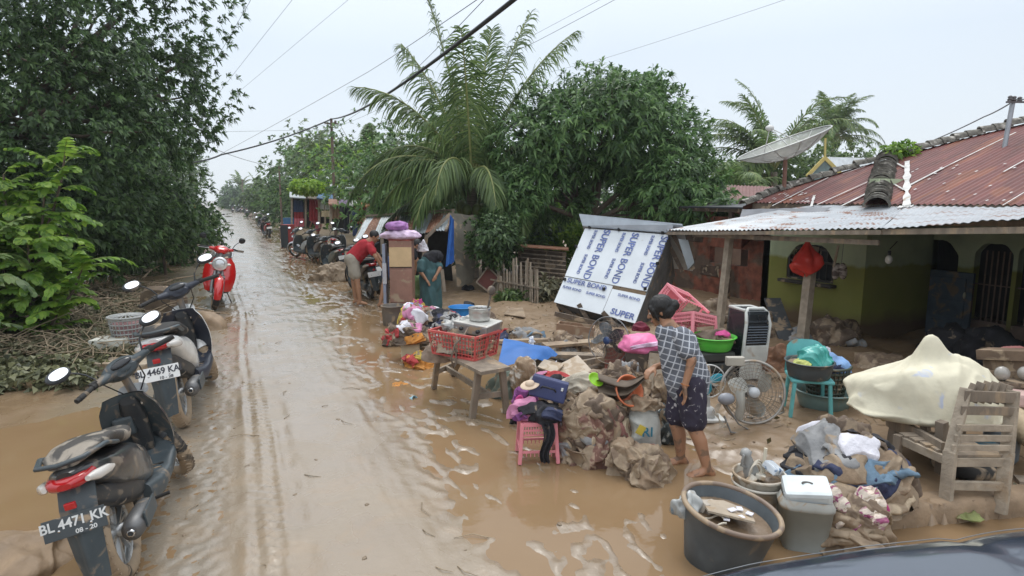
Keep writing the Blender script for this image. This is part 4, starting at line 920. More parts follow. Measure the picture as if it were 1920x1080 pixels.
# ------------------------------------------------ bamboo fence and slat shed
fb = G(970, 552); fence = thing('bamboo_fence', 'short fence of upright bamboo pickets left of the kiosk', 'fence', fb); rnd = random.Random(8)
for i in range(17):
    t = i/16; px = 932+t*76; by = 545+t*22; ty = (520-rnd.random()*24) if i < 6 else (482+rnd.random()*26) if i < 14 else 505; dp = 12.9-.9*t
    b0, b1 = at_depth(px, by, dp)-fb, at_depth(px+rnd.uniform(-4, 3), ty, dp)-fb
    m_ = MB(); m_.beam(b0-Vector((0, 0, .1)), b1, .045, .018); m_.jit(.006, 5); m_.build('picket', WOODL if i % 3 else WOOD, fence)
mb = MB(); mb.beam(at_depth(920, 524, 13)-fb, at_depth(1012, 541, 11.95)-fb, .03, .03); mb.build('rail', WOOD, fence)
sb_ = G(1015, 535); shed = thing('slat_shed', 'low shed of dark horizontal wooden slats behind the bamboo fence', 'shed', sb_); mb = MB()
for i in range(9):
    y = 466+i*8; mb.beam(at_depth(973, y, 13.6)-sb_, at_depth(1060, y+8, 13.0)-sb_, .05, .02)
mb.build('slats', WOOD, shed); mb = MB(); mb.slab([at_depth(x, y, t)-sb_ for x, y, t in ((972, 465, 13.8), (1062, 472, 13.2), (1062, 552, 13.2), (972, 548, 13.8))], _F*.8); mb.build('body', WOODD, shed)
mb = MB(); mb.slab([at_depth(x, y, t)-sb_ for x, y, t in ((966, 463, 13.3), (1066, 470, 12.8), (1066, 466, 14), (966, 459, 14.5))], (0, 0, .03)); mb.build('roof', RSHEET, shed)
# red square frame left of the fence
rb = G(905, 540); fr = thing('broken_signboard', 'dark red board with a diamond wooden frame leaning by the shrub', 'board', rb); mb = MB()
cs = [at_depth(x, y, 13.2)-rb for x, y in ((915, 500), (893, 529), (915, 546), (935, 520))]
for a, b_ in zip(cs, cs[1:]+cs[:1]): mb.beam(a, b_, .03, .03)
mb.build('frame', WOOD, fr); mb = MB(); mb.slab([c*.97 for c in cs], _F*.02); mb.build('board', mat("dull_red", (.13, .04, .03), .8), fr)
# pale stems in front of the dark shrub
# ------------------------------------------------ far stalls
def stall(label, boxpx, dep, roofcols, cloth, group='roadside stalls far up the road'):
    x0, x1, yt, yb = boxpx; b = at_depth((x0+x1)/2, yb, dep); b.z = hz(b.x, b.y); t = thing('roadside_stall', label, 'stall', b, group=group)
    P_ = lambda x, y, d_=0: at_depth(x, y, dep+d_)-b
    mb = MB()
    for x in (x0+1, (x0+x1)/2, x1-1):
        for d_ in (0, 2): mb.beam(P_(x, yb+2, d_), P_(x, yt, d_), .09, .09)
    mb.build('post', WOODL, t); n = len(roofcols)
    for i, c in enumerate(roofcols):
        u0, u1 = i/n, (i+1)/n; m_ = MB(); a, b_ = x0-3+(x1-x0+6)*u0, x0-3+(x1-x0+6)*u1
        m_.slab([P_(a, yt+1+4*u0, -.5), P_(b_, yt+1+4*u1, -.5), P_(b_, yt-9+4*u1, 2.3), P_(a, yt-9+4*u0, 2.3)], (0, 0, .05)); m_.build('roof', c, t)
    for (u0, u1, v0, v1, c, d_) in cloth:
        m_ = MB(); a, b_, c_, e_ = [P_(x0+(x1-x0)*u, yt+(yb-yt)*v, d_) for u, v in ((u0, v0), (u1, v0), (u1, v1), (u0, v1))]
        m_.grid(lambda u, v: bil(a, b_, c_, e_, u, v)+_F*(.05*math.sin(u*22)), 14, 2); m_.build('cloth', c, t)
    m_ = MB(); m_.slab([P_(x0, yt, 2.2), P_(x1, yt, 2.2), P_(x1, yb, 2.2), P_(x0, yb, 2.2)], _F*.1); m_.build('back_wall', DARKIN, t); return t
cR = mat("red_cloth", (.33, .025, .03), .8, var=.2); cN = mat("navy_cloth", (.03, .05, .12), .8, var=.2); cW = mat("white_cloth", (.6, .6, .57), .8, var=.1); cBk = mat("black_cloth", (.012, .012, .016), .85, var=.2); cPk = mat("pink_cloth", (.50, .13, .16), .8, var=.2)
cPu = mat("purple_sheet", (.13, .08, .16), .6); cOr = mat("orange_sheet", (.42, .16, .05), .6); cBlu = mat("blue_board", (.04, .14, .30), .5)
stall('open stall with red and navy cloths beside the lime green tree', (546, 600, 370, 425), 33, [GSHEET, WOODD], [(.08, .42, .1, .5, cN, 0), (.1, .42, .42, .85, cR, .1), (.62, .95, .05, .8, cR, 0), (.1, .45, .72, 1.0, cPk, -.3)])
stall('stall with a blue board and white counter front behind the utility pole', (597, 622, 372, 418), 32, [cBlu], [(.1, 1, .15, .45, cW, 0), (.2, 1, .5, .75, mat("cream_cloth", (.6, .5, .33), .8), -.1)])
stall('stall with a patchwork roof of red, purple, white and orange sheets', (619, 690, 384, 432), 26, [RSHEET, cPu, cW, cOr], [(.45, 1.0, .0, .75, mat("patterned_cloth", (.28, .04, .03), .8, col2=(.5, .3, .2), s2=2.2, t2=.57), .2), (.0, .3, .1, .55, mat("brown_cloth", (.3, .2, .13), .8), 0)])
t_ = thing('wooden_house', 'weathered board house seen above the patchwork stall', 'house', at_depth(675, 400, 31)); t0 = at_depth(675, 400, 31)
mb = MB(); mb.slab([at_depth(x, y, 31)-t0 for x, y in ((654, 358), (705, 356), (705, 410), (654, 410))], _F*3); mb.build('wall', mat("board_wall", (.30, .27, .20), .8, var=.2), t_)
mb = MB(); mb.slab([at_depth(x, y, t)-t0 for x, y, t in ((647, 356, 30), (712, 352, 30), (712, 350, 34), (655, 348, 34))], (0, 0, .08)); mb.build('roof', GSHEET, t_)
mb = MB(); mb.slab([at_depth(x, y, 30.95)-t0 for x, y in ((670, 364), (684, 363), (684, 378), (670, 378))], -_F*.05); mb.build('window', FR, t_)
# black clothes hung on a line
for k, (x0, x1, y0, y1, c, lab) in enumerate([(636, 660, 388, 402, cBk, 'black shirt spread on the line under the patchwork roof'), (643, 655, 400, 438, cBk, 'black trousers hanging below the patchwork roof'), (660, 670, 396, 442, cN, 'navy trousers hanging beside the black ones')]):
    p0 = at_depth(x0, y0, 23.5); m_ = MB(); a, b_, c_, e_ = [at_depth(x, y, 23.5)-p0 for x, y in ((x0, y0), (x1, y0), (x1-1, y1), (x0+1, y1))]
    m_.grid(lambda u, v: bil(a, b_, c_, e_, u, v)+_F*(.04*math.sin(u*12+v*3)), 10, 10); tag(m_.build('hanging_garment', c, loc=p0), lab, 'garment', 'dark clothes hung out on the line')
# white roofed building at the end of the road
wb = at_depth(462, 372, 130); wb.z = 0; t_ = thing('distant_house', 'tiny white roofed house at the end of the road', 'house', wb); mb = MB()
mb.slab([at_depth(x, y, t)-wb for x, y, t in ((446, 376, 128), (478, 376, 128), (474, 371, 134), (450, 371, 134))], (0, 0, .2)); mb.build('roof', mat("far_white", (.7, .72, .72), .6), t_)
mb = MB(); mb.slab([at_depth(x, y, 130)-wb for x, y in ((448, 377), (476, 377), (476, 390), (448, 390))], _F*4); mb.build('wall', mat("far_wall", (.4, .37, .33), .8), t_)
# ------------------------------------------------ utility poles and cables
def upole(label, px, pyt, dep, r, arm=True):
    t = at_depth(px, pyt, dep); b = Vector((t.x, t.y, hz(t.x, t.y))); o = thing('utility_pole', label, 'pole', b, group='poles along the road')
    m_ = MB(); m_.tube([(0, 0, -.2), t-b], [r, r*.72], 10); m_.build('shaft', mat("pole_wood", (.16, .11, .085), .8, var=.3), o)
    if arm: m_ = MB(); m_.beam(t-b+Vector((-.35, 0, -.25)), t-b+Vector((.35, 0, -.25)), .06, .06); m_.lathe([(0, 0), (.06, 0), (.06, .12), (0, .14)], 8, t-b+Vector((.2, 0, -.22))); m_.build('cross_arm', WOODD, o)
    return t
T1 = upole('tall brown utility pole rising behind the patchwork stall', 621, 222, 31, .09)
T2 = upole('thin pole at the left edge of the lime green tree', 523, 311, 40, .07, False)
T3 = upole('tiny pole with a transformer at the end of the road', 454, 336, 125, .13)
CBL = mat("black_cable", (.018, .02, .022), .6, var=0); WIRE = mat("grey_wire", (.12, .13, .14), .5, var=0)
def cable(label, pts, r, mt_, sag=.02, name='power_cable', grp='overhead wires'):
    P_ = [at_depth(*q_) for q_ in pts]; out_ = []
    for a, b_ in zip(P_[:-1], P_[1:]):
        l_ = (b_-a).length
        for i in range(24): t = i/24; out_.append(a.lerp(b_, t)-Vector((0, 0, sag*l_*4*t*(1-t))))
    out_.append(P_[-1]); tag(MB().tube(out_, r, 6).build(name, mt_), label, 'cable', grp)
cable('thick black bundled cable swooping from the top centre of the photo to the tall pole', [(1010, -38, 6.5), (622, 223, 31)], .030, CBL, .012)
cable('thick black cable running on from the tall pole towards the left trees', [(622, 223, 31), (415, 290, 26), (350, 305, 23)], .035, CBL, .022)
for i, (lab, pts, r, sg) in enumerate([('thin wire just above the thick cable, from the top edge to the tall pole', [(905, -8, 10), (690, 135, 20), (370, 312, 35)], .007, .002), ('thin wire crossing in front of the palm crown', [(935, -30, 8), (740, 165, 22), (480, 330, 60)], .006, .004),
    ('leftmost thin wire dropping from the top edge to the left trees', [(476, -10, 12), (360, 190, 18)], .004, 0), ('second thin wire above the left trees', [(554, -8, 14), (370, 225, 21)], .004, 0), ('third thin wire above the left trees', [(662, -8, 16), (385, 225, 26)], .004, 0),
    ('thin wire from the top edge passing right of the palm crown', [(1170, -10, 13), (1005, 78, 15), (700, 215, 38)], .005, .002), ('thinner wire left of the one passing the palm crown', [(1135, -6, 14), (1000, 66, 18)], .004, 0),
    ('long faint wire reaching over the mango tree from the top right', [(1482, -4, 14), (1145, 106, 19), (1010, 140, 24)], .004, .002), ('faint level wire from the left trees to the tall pole', [(380, 248, 25), (560, 244, 29), (619, 232, 31)], .006, .0),
    ('thin wire sagging from the tall pole to the far poles', [(619, 232, 31), (523, 314, 40), (455, 340, 125)], .012, .01), ('lower thin wire from the tall pole to the palm', [(624, 240, 38), (720, 200, 26)], .006, .004), ('slack wire below the thick cable at the left trees', [(380, 270, 24), (522, 312, 40)], .012, .01)]):
    cable(lab, pts, r, WIRE, sg, 'thin_wire')
tp_ = at_depth(1898, 192, (top-Vector((0, 0, EYE))).dot(_F))
cable('twisted service wire from the roof pole down to the left over the red roof', [(1895, 193, 9.2), (1845, 219, 10.5), (1700, 281, 14)], .010, WIRE, .01, 'service_wire')
cable('short wires leaving the roof pole to the right edge', [(1900, 186, 9.2), (1945, 186, 9.0)], .008, WIRE, .01, 'service_wire')
# ------------------------------------------------ the dark car bottom right
cz = .93; ed = [on_z(x, y, cz) for x, y in ((1170, 1110), (1240, 1080), (1400, 1046), (1600, 1016), (1750, 1000), (1920, 990), (2150, 984), (2500, 1000))]
cc_ = Vector((2.0, -.9, 0)); car = thing('dark_car', 'dark blue car whose muddy bonnet shows in the bottom right corner', 'car', cc_)
CAR = mat("dark_blue_paint", (.028, .042, .070), .22, metal=.3, var=.15, vs=4, coat=1.0, mud=.12, msc=3); 
yf = lambda x: np.interp(x, [p_.x for p_ in ed], [p_.y for p_ in ed])
mb = MB(); x0, x1 = .93, 2.85
prof = [(0, .42), (.02, .60), (0.0, .74), (-.012, .84), (-.03, .895), (-.07, .928), (-.14, .95), (-.45, .99), (-.85, 1.03), (-1.2, 1.06)]
def hood(u, v):
    x = x0+(x1-x0)*u; k = v*(len(prof)-1); i = min(int(k), len(prof)-2); f_ = k-i; dy = prof[i][0]+(prof[i+1][0]-prof[i][0])*f_; z = prof[i][1]+(prof[i+1][1]-prof[i][1])*f_
    e_ = abs(2*u-1); z -= .05*e_**4*(1 if v > .3 else 0); yy_ = .025+float(yf(x)) if x < 2.2 else float(yf(2.2))-.25*(x-2.2)**2-.04*(x-2.2)
    return Vector((x, yy_+dy-.0, z))-cc_
mb.grid(hood, 40, 36); mb.build('bonnet', CAR, car)
mb = MB(); mb.loft([(y, 0, z, hw, hh, 5) for y, z, hw, hh in ((1.75, .52, .84, .22), (1.2, .58, .87, .34), (0.2, .60, .88, .40), (-1.5, .62, .88, .42), (-2.8, .62, .86, .40), (-3.3, .6, .8, .3))], 28); mb.build('body', CAR, car)
mb = MB(); mb.loft([(y, 0, z, hw, hh, 4) for y, z, hw, hh in ((.55, 1.0, .70, .05), (.0, 1.15, .70, .22), (-.6, 1.22, .68, .30), (-2.4, 1.22, .68, .30), (-3.1, 1.1, .66, .1))], 24); mb.build('windows', GL, car)
mb = MB(); mb.loft([(y, 0, 1.52, .60, .035, 3) for y in (-.5, -1.5, -2.4)], 20); mb.build('roof', CAR, car)
TYRE = mat("tyre", (.03, .028, .026), .8, mud=.45, var=.2)
for sx_ in (-.8, .8):
    for y in (1.15, -2.3):
        w = MB().torus((0, 0, 0), (1, 0, 0), .24, .09, 28, 10).build('tyre', TYRE, car, loc=(sx_, y, .32)); MB().lathe([(0, -.05), (.19, -.05), (.21, .05), (0, .05)], 20, ax=(1, 0, 0)).build('rim', mat("rim_metal", (.4, .4, .42), .35, metal=.8), w)
mb = MB(); mb.tube([hood(i/40, 5/9*.96)+Vector((0, .006, .008)) for i in range(41)], .0016, 6); mb.build('bonnet_edge_glint', mat("painted_edge_glint", (.20, .21, .22), .35, metal=.4, mud=.3), car)  # pale line along the bonnet edge, stands in for a reflected glint
# ---------------------------------------------------------------- motor scooters
MIRR = mat("mirror_glass", (.92, .94, .96), .03, metal=1.0, var=0)
BMC = (.19, .155, .12)
PLAST = mat("black_plastic", (.030, .034, .038), .42, mud=.26, var=.2, msc=11, mudcol=BMC)
PLASTG = mat("grey_plastic", (.055, .07, .078), .45, mud=.30, var=.25, msc=11, mudcol=BMC)
RUB = mat("rubber", (.025, .024, .023), .75, mud=.30, var=.2)
CHR = mat("chrome", (.6, .6, .6), .22, metal=1.0, mud=.15)
ALU = mat("alloy", (.45, .46, .46), .4, metal=.8, mud=.25, msc=9)
REDL = mat("red_lens", (.42, .012, .015), .12, var=.1, coat=.5)
CLRL = mat("clear_lens", (.65, .62, .58), .12, var=.1, coat=.5)
ORL = mat("orange_lens", (.65, .2, .03), .15, var=.1)
EXH = mat("exhaust_metal", (.16, .16, .16), .5, metal=.6, mud=.4)
HEADL = mat("headlight_glass", (.75, .78, .8), .08, metal=.5, var=.1)
def steer_m(ang):
    """rotation about the raked steering axis"""
    p = Vector((0, 1.02, .95)); ax = Vector((0, -.42, .91)).normalized()
    return Matrix.Translation(p) @ Matrix.Rotation(ang, 4, ax) @ Matrix.Translation(-p)
def scooter(name, label, loc, head, lean=10, steer=0, body=PLAST, accent=None, plate=None, platem=None, textm=None, retro=False, group=None, seat=RUB, tyre=TYRE, detail=True, panel=None, mir=(1, 1), fplate=None, scl=1.0, tailw=1.0):
    accent = accent or body; panel = panel or PLASTG
    t = thing(name, label, 'motor scooter', loc, group=group, rot=(0, -R(lean), head)); t.scale = (scl,)*3
    st = steer_m(R(steer)); WR = .235; TR = .048
    def wheel(y, pm, front):
        c = (0, y, WR+TR)
        m_ = MB().torus(c, (1, 0, 0), WR, TR, 40, 12, flat=1.05); 
        if detail:
            for k in range(40):
                a = k*2*math.pi/40; d_ = Vector((0, math.cos(a), math.sin(a))); 
                for s_ in (-1, 1): m_.beam(Vector(c)+d_*(WR+TR*.97)+Vector((s_*.006, 0, 0)), Vector(c)+d_*(WR+TR*.80)+Vector((s_*.038, 0, 0))+d_.cross(Vector((1, 0, 0)))*.02, .012, .007)
        if pm: m_.xf(pm)
        w = m_.build('wheel', tyre, t)
        m_ = MB().torus(c, (1, 0, 0), WR-.035, .014, 36, 8, flat=2.0); m_.lathe([(0, -.05), (.035, -.05), (.04, 0), (.035, .05), (0, .05)], 14, c, (1, 0, 0))
        for k in range(6):
            a = k*math.pi/3+.2
            for o_ in (-.14, .14): m_.beam(Vector(c)+Vector((0, math.cos(a)*.03, math.sin(a)*.03)), Vector(c)+Vector((0, math.cos(a+o_)*(WR-.03), math.sin(a+o_)*(WR-.03))), .022, .016)
        if pm: m_.xf(pm)
        m_.build('rim', ALU, w)
        if front:
            m_ = MB().lathe([(.03, -.0), (.10, -.0), (.10, .004), (.03, .004)], 24, (.055, y, WR+TR), (1, 0, 0))
            if pm: m_.xf(pm)
            m_.build('brake_disc', CHR, w)
    wheel(0, None, False); wheel(1.26, st, True)
    FZ = WR+TR
    # front mudguard
    m_ = MB()
    def fen(u, v):
        a = R(-12)+R(165)*v; x = (u-.5)*2; r_ = WR+TR+.028+.012*math.cos(a)-.035*abs(x)**2.2; w_ = .072-.018*abs(2*v-1)**2
        return Vector((x*w_, 1.26+math.cos(a)*r_, FZ+math.sin(a)*r_))
    m_.grid(fen, 10, 22); m_.grid(lambda u, v: fen(1-u, v)*1.0-Vector((0, 0, .004)), 10, 22); m_.xf(st).build('front_mudguard', accent if retro else body, t)
    m_ = MB()
    for s_ in (-1, 1): m_.tube([(s_*.085, 1.26, FZ), (s_*.085, 1.19, FZ+.16), (s_*.05, 1.10, FZ+.36)], [.022, .026, .026], 8)
    m_.tube([(0, 1.14, .60), (0, 1.02, .95)], .03, 8); m_.xf(st).build('fork', mat("fork_grey", (.25, .25, .25), .4, metal=.6, mud=.3), t)
    # leg shield
    m_ = MB()
    def shield(u, v, off=0.0, wmul=1.0):
        x = (u-.5)*2; z = .30+(.56 if retro else .53)*v; w_ = (.155+.045*math.sin(math.pi*min(1, v*1.05))-.03*(v > .85)*(v-.85)/.15)*wmul*(1.28 if retro else 1)
        y = 1.06-.13*v+.03*math.cos(math.pi*v)+.05*(1-x*x)*.8-.055*abs(x)**3+off
        return Vector((x*w_, y, z))
    m_.grid(lambda u, v: shield(u, v), 20, 18); m_.build('leg_shield', panel, t)
    m_ = MB(); m_.grid(lambda u, v: shield(u, v, .028+.075*(math.sin(math.pi*min(1, v*.9+.12)))*(1-abs(2*u-1)**2.5), 1.015), 20, 18)
    for k in range(18):
        for e_ in (0, 1):
            a0, a1 = shield(e_, k/18), shield(e_, (k+1)/18); b0, b1 = shield(e_, k/18, .028, 1.015), shield(e_, (k+1)/18, .028, 1.015); m_.add([a0, a1, b1, b0], [(0, 1, 2, 3)])
    m_.build('front_fairing', accent, t, smooth=True)
    # floorboard and under-body
    m_ = MB(); m_.loft([(y, 0, z, w_, h_, 4) for y, z, w_, h_ in ((.36, .30, .13, .08), (.55, .27, .165, .07), (.80, .265, .17, .045), (1.0, .30, .175, .05), (1.08, .36, .16, .08))], 24); m_.build('floorboard', panel, t)
    # seat base / side panels
    m_ = MB(); m_.loft([(y, 0, z, w_, h_, e_) for y, z, w_, h_, e_ in ((-.38, .80, .035, .022, 2.5), (-.33, .785, .085*tailw, .045, 2.6), (-.20, .735, .125*tailw, .075, 2.8), (-.02, .655, .150, .105, 3), (.22, .58, .155, .135, 3), (.42, .50, .140, .155, 3), (.58, .44, .12, .14, 3), (.66, .40, .10, .11, 3))], 28); m_.build('side_panels', accent, t)
    m_ = MB(); m_.loft([(y, 0, z, w_, h_, 3) for y, z, w_, h_ in ((-.30, .64, .07, .05), (-.1, .55, .10, .08), (.25, .43, .11, .11), (.5, .36, .10, .09))], 16); m_.build('under_cowl', PLAST, t)
    m_ = MB(); m_.loft([(y, 0, z, w_, h_, 2.6) for y, z, w_, h_ in ((-.34, .85, .07, .02), (-.26, .862, .115, .035), (-.10, .85, .135, .045), (.05, .825, .14, .045), (.14, .785, .145, .05), (.30, .735, .135, .05), (.46, .715, .10, .045), (.60, .67, .055, .035), (.66, .63, .03, .02))], 26); m_.build('seat', seat, t)
    # grab rail
    m_ = MB(); m_.tube([(-.14, .02, .79), (-.15, -.18, .86), (-.10, -.37, .875), (0, -.41, .875), (.10, -.37, .875), (.15, -.18, .86), (.14, .02, .79)], .016, 8, flat=.8); m_.build('grab_rail', PLASTG if not retro else CHR, t)
    # tail lamp
    m_ = MB(); m_.loft([(y, 0, z, w_, h_, 2.6) for y, z, w_, h_ in ((-.425, .765, .03, .016), (-.40, .765, .075, .030), (-.36, .765, .10, .036), (-.29, .765, .112, .04))], 20); m_.build('tail_lamp', REDL, t)
    for s_ in (-1, 1):
        m_ = MB(); m_.loft([(y, s_*x, z, w_, h_, 2.4) for y, x, z, w_, h_ in ((-.39, .095, .765, .012, .014), (-.34, .118, .755, .026, .028), (-.23, .140, .735, .020, .026), (-.16, .148, .72, .006, .010))], 12); m_.build('turn_signal', CLRL, t)
    # rear mudguard and plate
    m_ = MB(); prof = [(-.32, .72, .085), (-.38, .62, .085), (-.41, .50, .08), (-.43, .36, .07), (-.435, .23, .055)]
    def rm(u, v):
        k = v*4; i = min(int(k), 3); f_ = k-i; y, z, w_ = [prof[i][j]+(prof[i+1][j]-prof[i][j])*f_ for j in range(3)]; x = (u-.5)*2
        return Vector((x*w_, y+.035*x*x-.018*(abs(x) < .25), z))
    m_.grid(rm, 12, 12); m_.grid(lambda u, v: rm(1-u, v)+Vector((0, .006, 0)), 12, 12); m_.build('rear_mudguard', PLASTG, t)
    m_ = MB(); m_.box((0, -.425, .665), (.05, .02, .035), bev=.005); m_.build('reflector', REDL, t)
    if plate:
        p = Vector((0, -.445, .575)); Xv, Yv = Vector((1, 0, 0)), Vector((0, .28, .96)).normalized(); B = basis(p, Xv, Yv); m3 = B.to_3x3()
        pl = MB().box(p, (.275, .105, .004), m3, bev=.0015).build('number_plate', platem, t)
        if plate[0]: text_obj('lettering', plate[0], .066, textm, pl, B @ Matrix.Translation((0, .014, .004)), .0008, .0014, .92)
        if plate[1]: text_obj('lettering', plate[1], .030, textm, pl, B @ Matrix.Translation((.045, -.036, .004)), .0008, .0006, 1.1)
        for s_ in (-.07, .07): MB().ell(p+Xv*s_+Vector((0, -.006, -.012)), (.007, .004, .007)).build('bolt', CHR, pl)
    if detail:
        m_ = MB(); m_.box((-.075, .965, .60), (.13, .05, .14), bev=.02); m_.build('pocket', panel, t); m_ = MB(); m_.lathe([(0, .03), (.022, .03), (.028, 0), (.03, -.02)], 14, (.06, .985, .74), (0, -1, .25)); m_.build('ignition_lock', CHR, t)
        m_ = MB(); m_.loft([(y, 0, z, w_, h_, 2.6) for y, z, w_, h_ in ((.93, .78, .05, .03), (.96, .70, .075, .10), (1.0, .55, .07, .16), (1.03, .40, .05, .06))], 16); m_.build('centre_cover', PLAST, t)
        m_ = MB(); m_.tube([(.13, .95, 1.0), (.12, 1.05, .90), (.06, 1.08, .80)], .005, 6); m_.tube([(-.13, .95, 1.0), (-.15, 1.04, .92), (-.05, 1.08, .80)], .005, 6); m_.build('control_cable', RUB, t)
        for k in range(5): MB().box((0, .60+k*.075, .315), (.24, .02, .008), bev=.002).build('floor_rib', RUB, t)
        m_ = MB(); m_.tube([(-.12, .05, .63), (-.125, .3, .60), (-.10, .55, .50)], .006, 6); m_.tube([(.12, .05, .63), (.125, .3, .60), (.10, .55, .50)], .006, 6); m_.build('panel_seam', PLAST, t)
    # engine, belt case, exhaust, shock, stands
    m_ = MB(); m_.loft([(y, -.115, z, w_, h_, 3) for y, z, w_, h_ in ((-.11, FZ, .03, .05), (-.06, FZ, .045, .085), (.06, FZ+.01, .05, .095), (.26, FZ+.0, .05, .075), (.42, FZ+.0, .05, .085), (.50, FZ, .03, .06))], 20)
    m_.lathe([(0, -.178), (.05, -.178), (.06, -.165), (.065, -.12)], 20, (0, .40, FZ), (1, 0, 0)); m_.lathe([(0, -.172), (.03, -.172), (.035, -.12)], 16, (0, 0, FZ), (1, 0, 0)); m_.build('belt_case', PLASTG, t)
    m_ = MB(); m_.box((.0, .42, .30), (.16, .2, .16), bev=.03); 
    for k in range(6): m_.box((.02, .48+k*.016, .34), (.15, .006, .12))
    m_.tube([(-.02, .30, .36), (.02, .12, .44), (.06, .02, .46)], .04, 10); m_.build('engine', mat("engine_grey", (.10, .10, .10), .55, metal=.4, mud=.45), t)
    m_ = MB(); m_.loft([(y, .135, z, r_, r_*1.1, 2.2) for y, z, r_ in ((-.20, .335, .028), (-.19, .335, .05), (-.10, .33, .058), (.14, .31, .055), (.22, .30, .03))], 20); m_.tube([(.135, .2, .30), (.11, .34, .24), (.05, .44, .22)], .016, 8); ex = m_.build('exhaust', EXH, t)
    MB().lathe([(0.014, -.222), (.02, -.222), (.02, -.19), (.014, -.19)], 16, (.135, 0, .335), (0, 1, 0)).build('outlet', CHR, ex)
    m_ = MB(); m_.box((.195, .0, .345), (.012, .26, .09), bev=.004); m_.build('heat_shield', PLASTG, t)
    m_ = MB(); m_.tube([(-.10, -.02, .32), (-.095, .06, .58)], .012, 8); 
    m_.tube([Vector((-.10, -.02, .32)).lerp(Vector((-.095, .06, .58)), .1+.75*i/70)+Vector((math.cos(i*.9)*.026, math.sin(i*.9)*.026, 0)) for i in range(71)], .0045, 5); m_.build('shock_absorber', mat("shock_spring", (.25, .2, .1), .5, metal=.4, mud=.4), t)
    m_ = MB(); m_.tube([(-.12, .48, .22), (-.22, .53, .02)], .010, 6); m_.box((-.225, .53, .0), (.05, .03, .01)); m_.build('side_stand', RUB, t)
    for s_ in (-1, 1): MB().tube([(s_*.12, .36, .26), (s_*.22, .36, .27)], .012, 6).build('footpeg', RUB, t)
    # steering head
    m_ = MB(); hc = MB()
    hc.ell((0, .98, 1.0), (.125, .085, .075), nu=20, nv=12, f=lambda u: 1+.12*max(0, u.y)); hc.loft([(y, 0, z, w_, h_, 2.6) for y, z, w_, h_ in ((.90, .99, .07, .03), (.95, 1.0, .12, .045), (1.05, 1.0, .11, .05), (1.10, .985, .05, .025))], 18)
    for s_ in (-1, 1): hc.tube([(s_*.08, .97, 1.0), (s_*.20, .93, 1.015)], [.05, .028], 10, flat=.8)
    hc.xf(st); hc.build('handlebar_cover', panel if not retro else body, t)
    m_ = MB(); m_.ell((0, .92, 1.045), (.075, .035, .022), Matrix.Rotation(R(35), 3, 'X')); m_.xf(st).build('instrument_panel', GL, t)
    for s_ in (-1, 1):
        m_ = MB(); m_.tube([(s_*.19, .935, 1.015), (s_*.23, .915, 1.015)], [.024, .022], 10); m_.tube([(s_*.225, .917, 1.015), (s_*.34, .865, 1.01)], [.0175, .019], 12); m_.tube([(s_*.34, .865, 1.01), (s_*.365, .854, 1.01)], .017, 10)
        m_.box((s_*.205, .935, 1.02), (.05, .05, .045), bev=.01); g_ = m_.xf(st).build('grip', RUB, t)
        m_ = MB(); m_.tube([(s_*.19, .975, 1.01), (s_*.26, .965, 1.0), (s_*.35, .905, .995)], [.008, .007, .006], 6); m_.xf(st).build('brake_lever', ALU, g_)
        if mir[0 if s_ < 0 else 1]:
            m_ = MB(); m_.tube([(s_*.17, .95, 1.03), (s_*.20, .96, 1.10), (s_*.235, .95, 1.14), (s_*.28, .94, 1.175)], .0065, 6)
            rot = (Euler((R(-30), 0, R(-6*s_))).to_matrix())
            if retro:
                m_.ell((s_*.31, .925, 1.195), (.055, .02, .055), rot)
            else:
                m_.ell((s_*.335, .925, 1.195), (.080, .028, .050), rot, nu=24, f=lambda u: 1)
            mo = m_.xf(st).build('mirror', PLAST, t)
            m2 = MB(); c_ = Vector((s_*(.31 if retro else .335), .925, 1.195))+rot @ Vector((0, -.0282 if not retro else -.0262, 0)); rx, rz = (.048, .048) if retro else (.059, .032)
            vs = [c_+rot @ Vector((rx*math.copysign(abs(math.cos(a))**.85, math.cos(a)), 0, rz*math.copysign(abs(math.sin(a))**.85, math.sin(a)))) for a in [i*2*math.pi/28 for i in range(28)]]
            m2.add(vs, [tuple(range(28))]); m2.xf(st).build('mirror_glass', MIRR, mo)
    if retro:
        hl_ = MB(); hl_.lathe([(.085, .0), (.105, .004), (.118, -.015), (.122, -.05), (.09, -.09)], 32, (0, 1.20, .77), (0, 1, -.08)); hl_.build('headlight_ring', mat("ring_chrome", (.85, .85, .85), .2, metal=.6), t)
        MB().ell((0, 1.19, .77), (.088, .02, .088), nu=24).build('headlight', HEADL, t)
        for s_ in (-1, 1): MB().ell((s_*.135, 1.13, .765), (.04, .035, .022)).build('front_signal', CLRL, t)
        MB().box((0, 1.215, .555), (.20, .008, .065), bev=.002).build('number_plate', PLAST, t)
        text_obj('lettering', 'BL 5788 AAQ', .036, textm, t.children[-1], basis((0, 1.221, .565), (-1, 0, 0), (0, 0, 1)), .001, .0008)
    else:
        MB().loft([(y, 0, z, w_, h_, 2.4) for y, z, w_, h_ in ((1.13, .80, .10, .05), (1.17, .80, .08, .03), (1.185, .80, .03, .01))], 18).build('headlight', HEADL, t)
        if fplate: MB().box((0, 1.20, .62), (.23, .006, .08), bev=.002).build('front_plate', PLAST, t)
    return t
WHP = mat("white_plate", (.78, .78, .76), .4, var=.05, mud=.10); BKP = mat("black_plate", (.050, .060, .066), .5, mud=.32, msc=9)
TXW = mat("plate_white_paint", (.62, .63, .62), .5, mud=.12); TXB = mat("plate_black_paint", (.04, .04, .05), .5)
YP = mat("yellow_body", (.5, .45, .12), .4)
b1 = G(246, 1076)
BM = (.20, .165, .13)
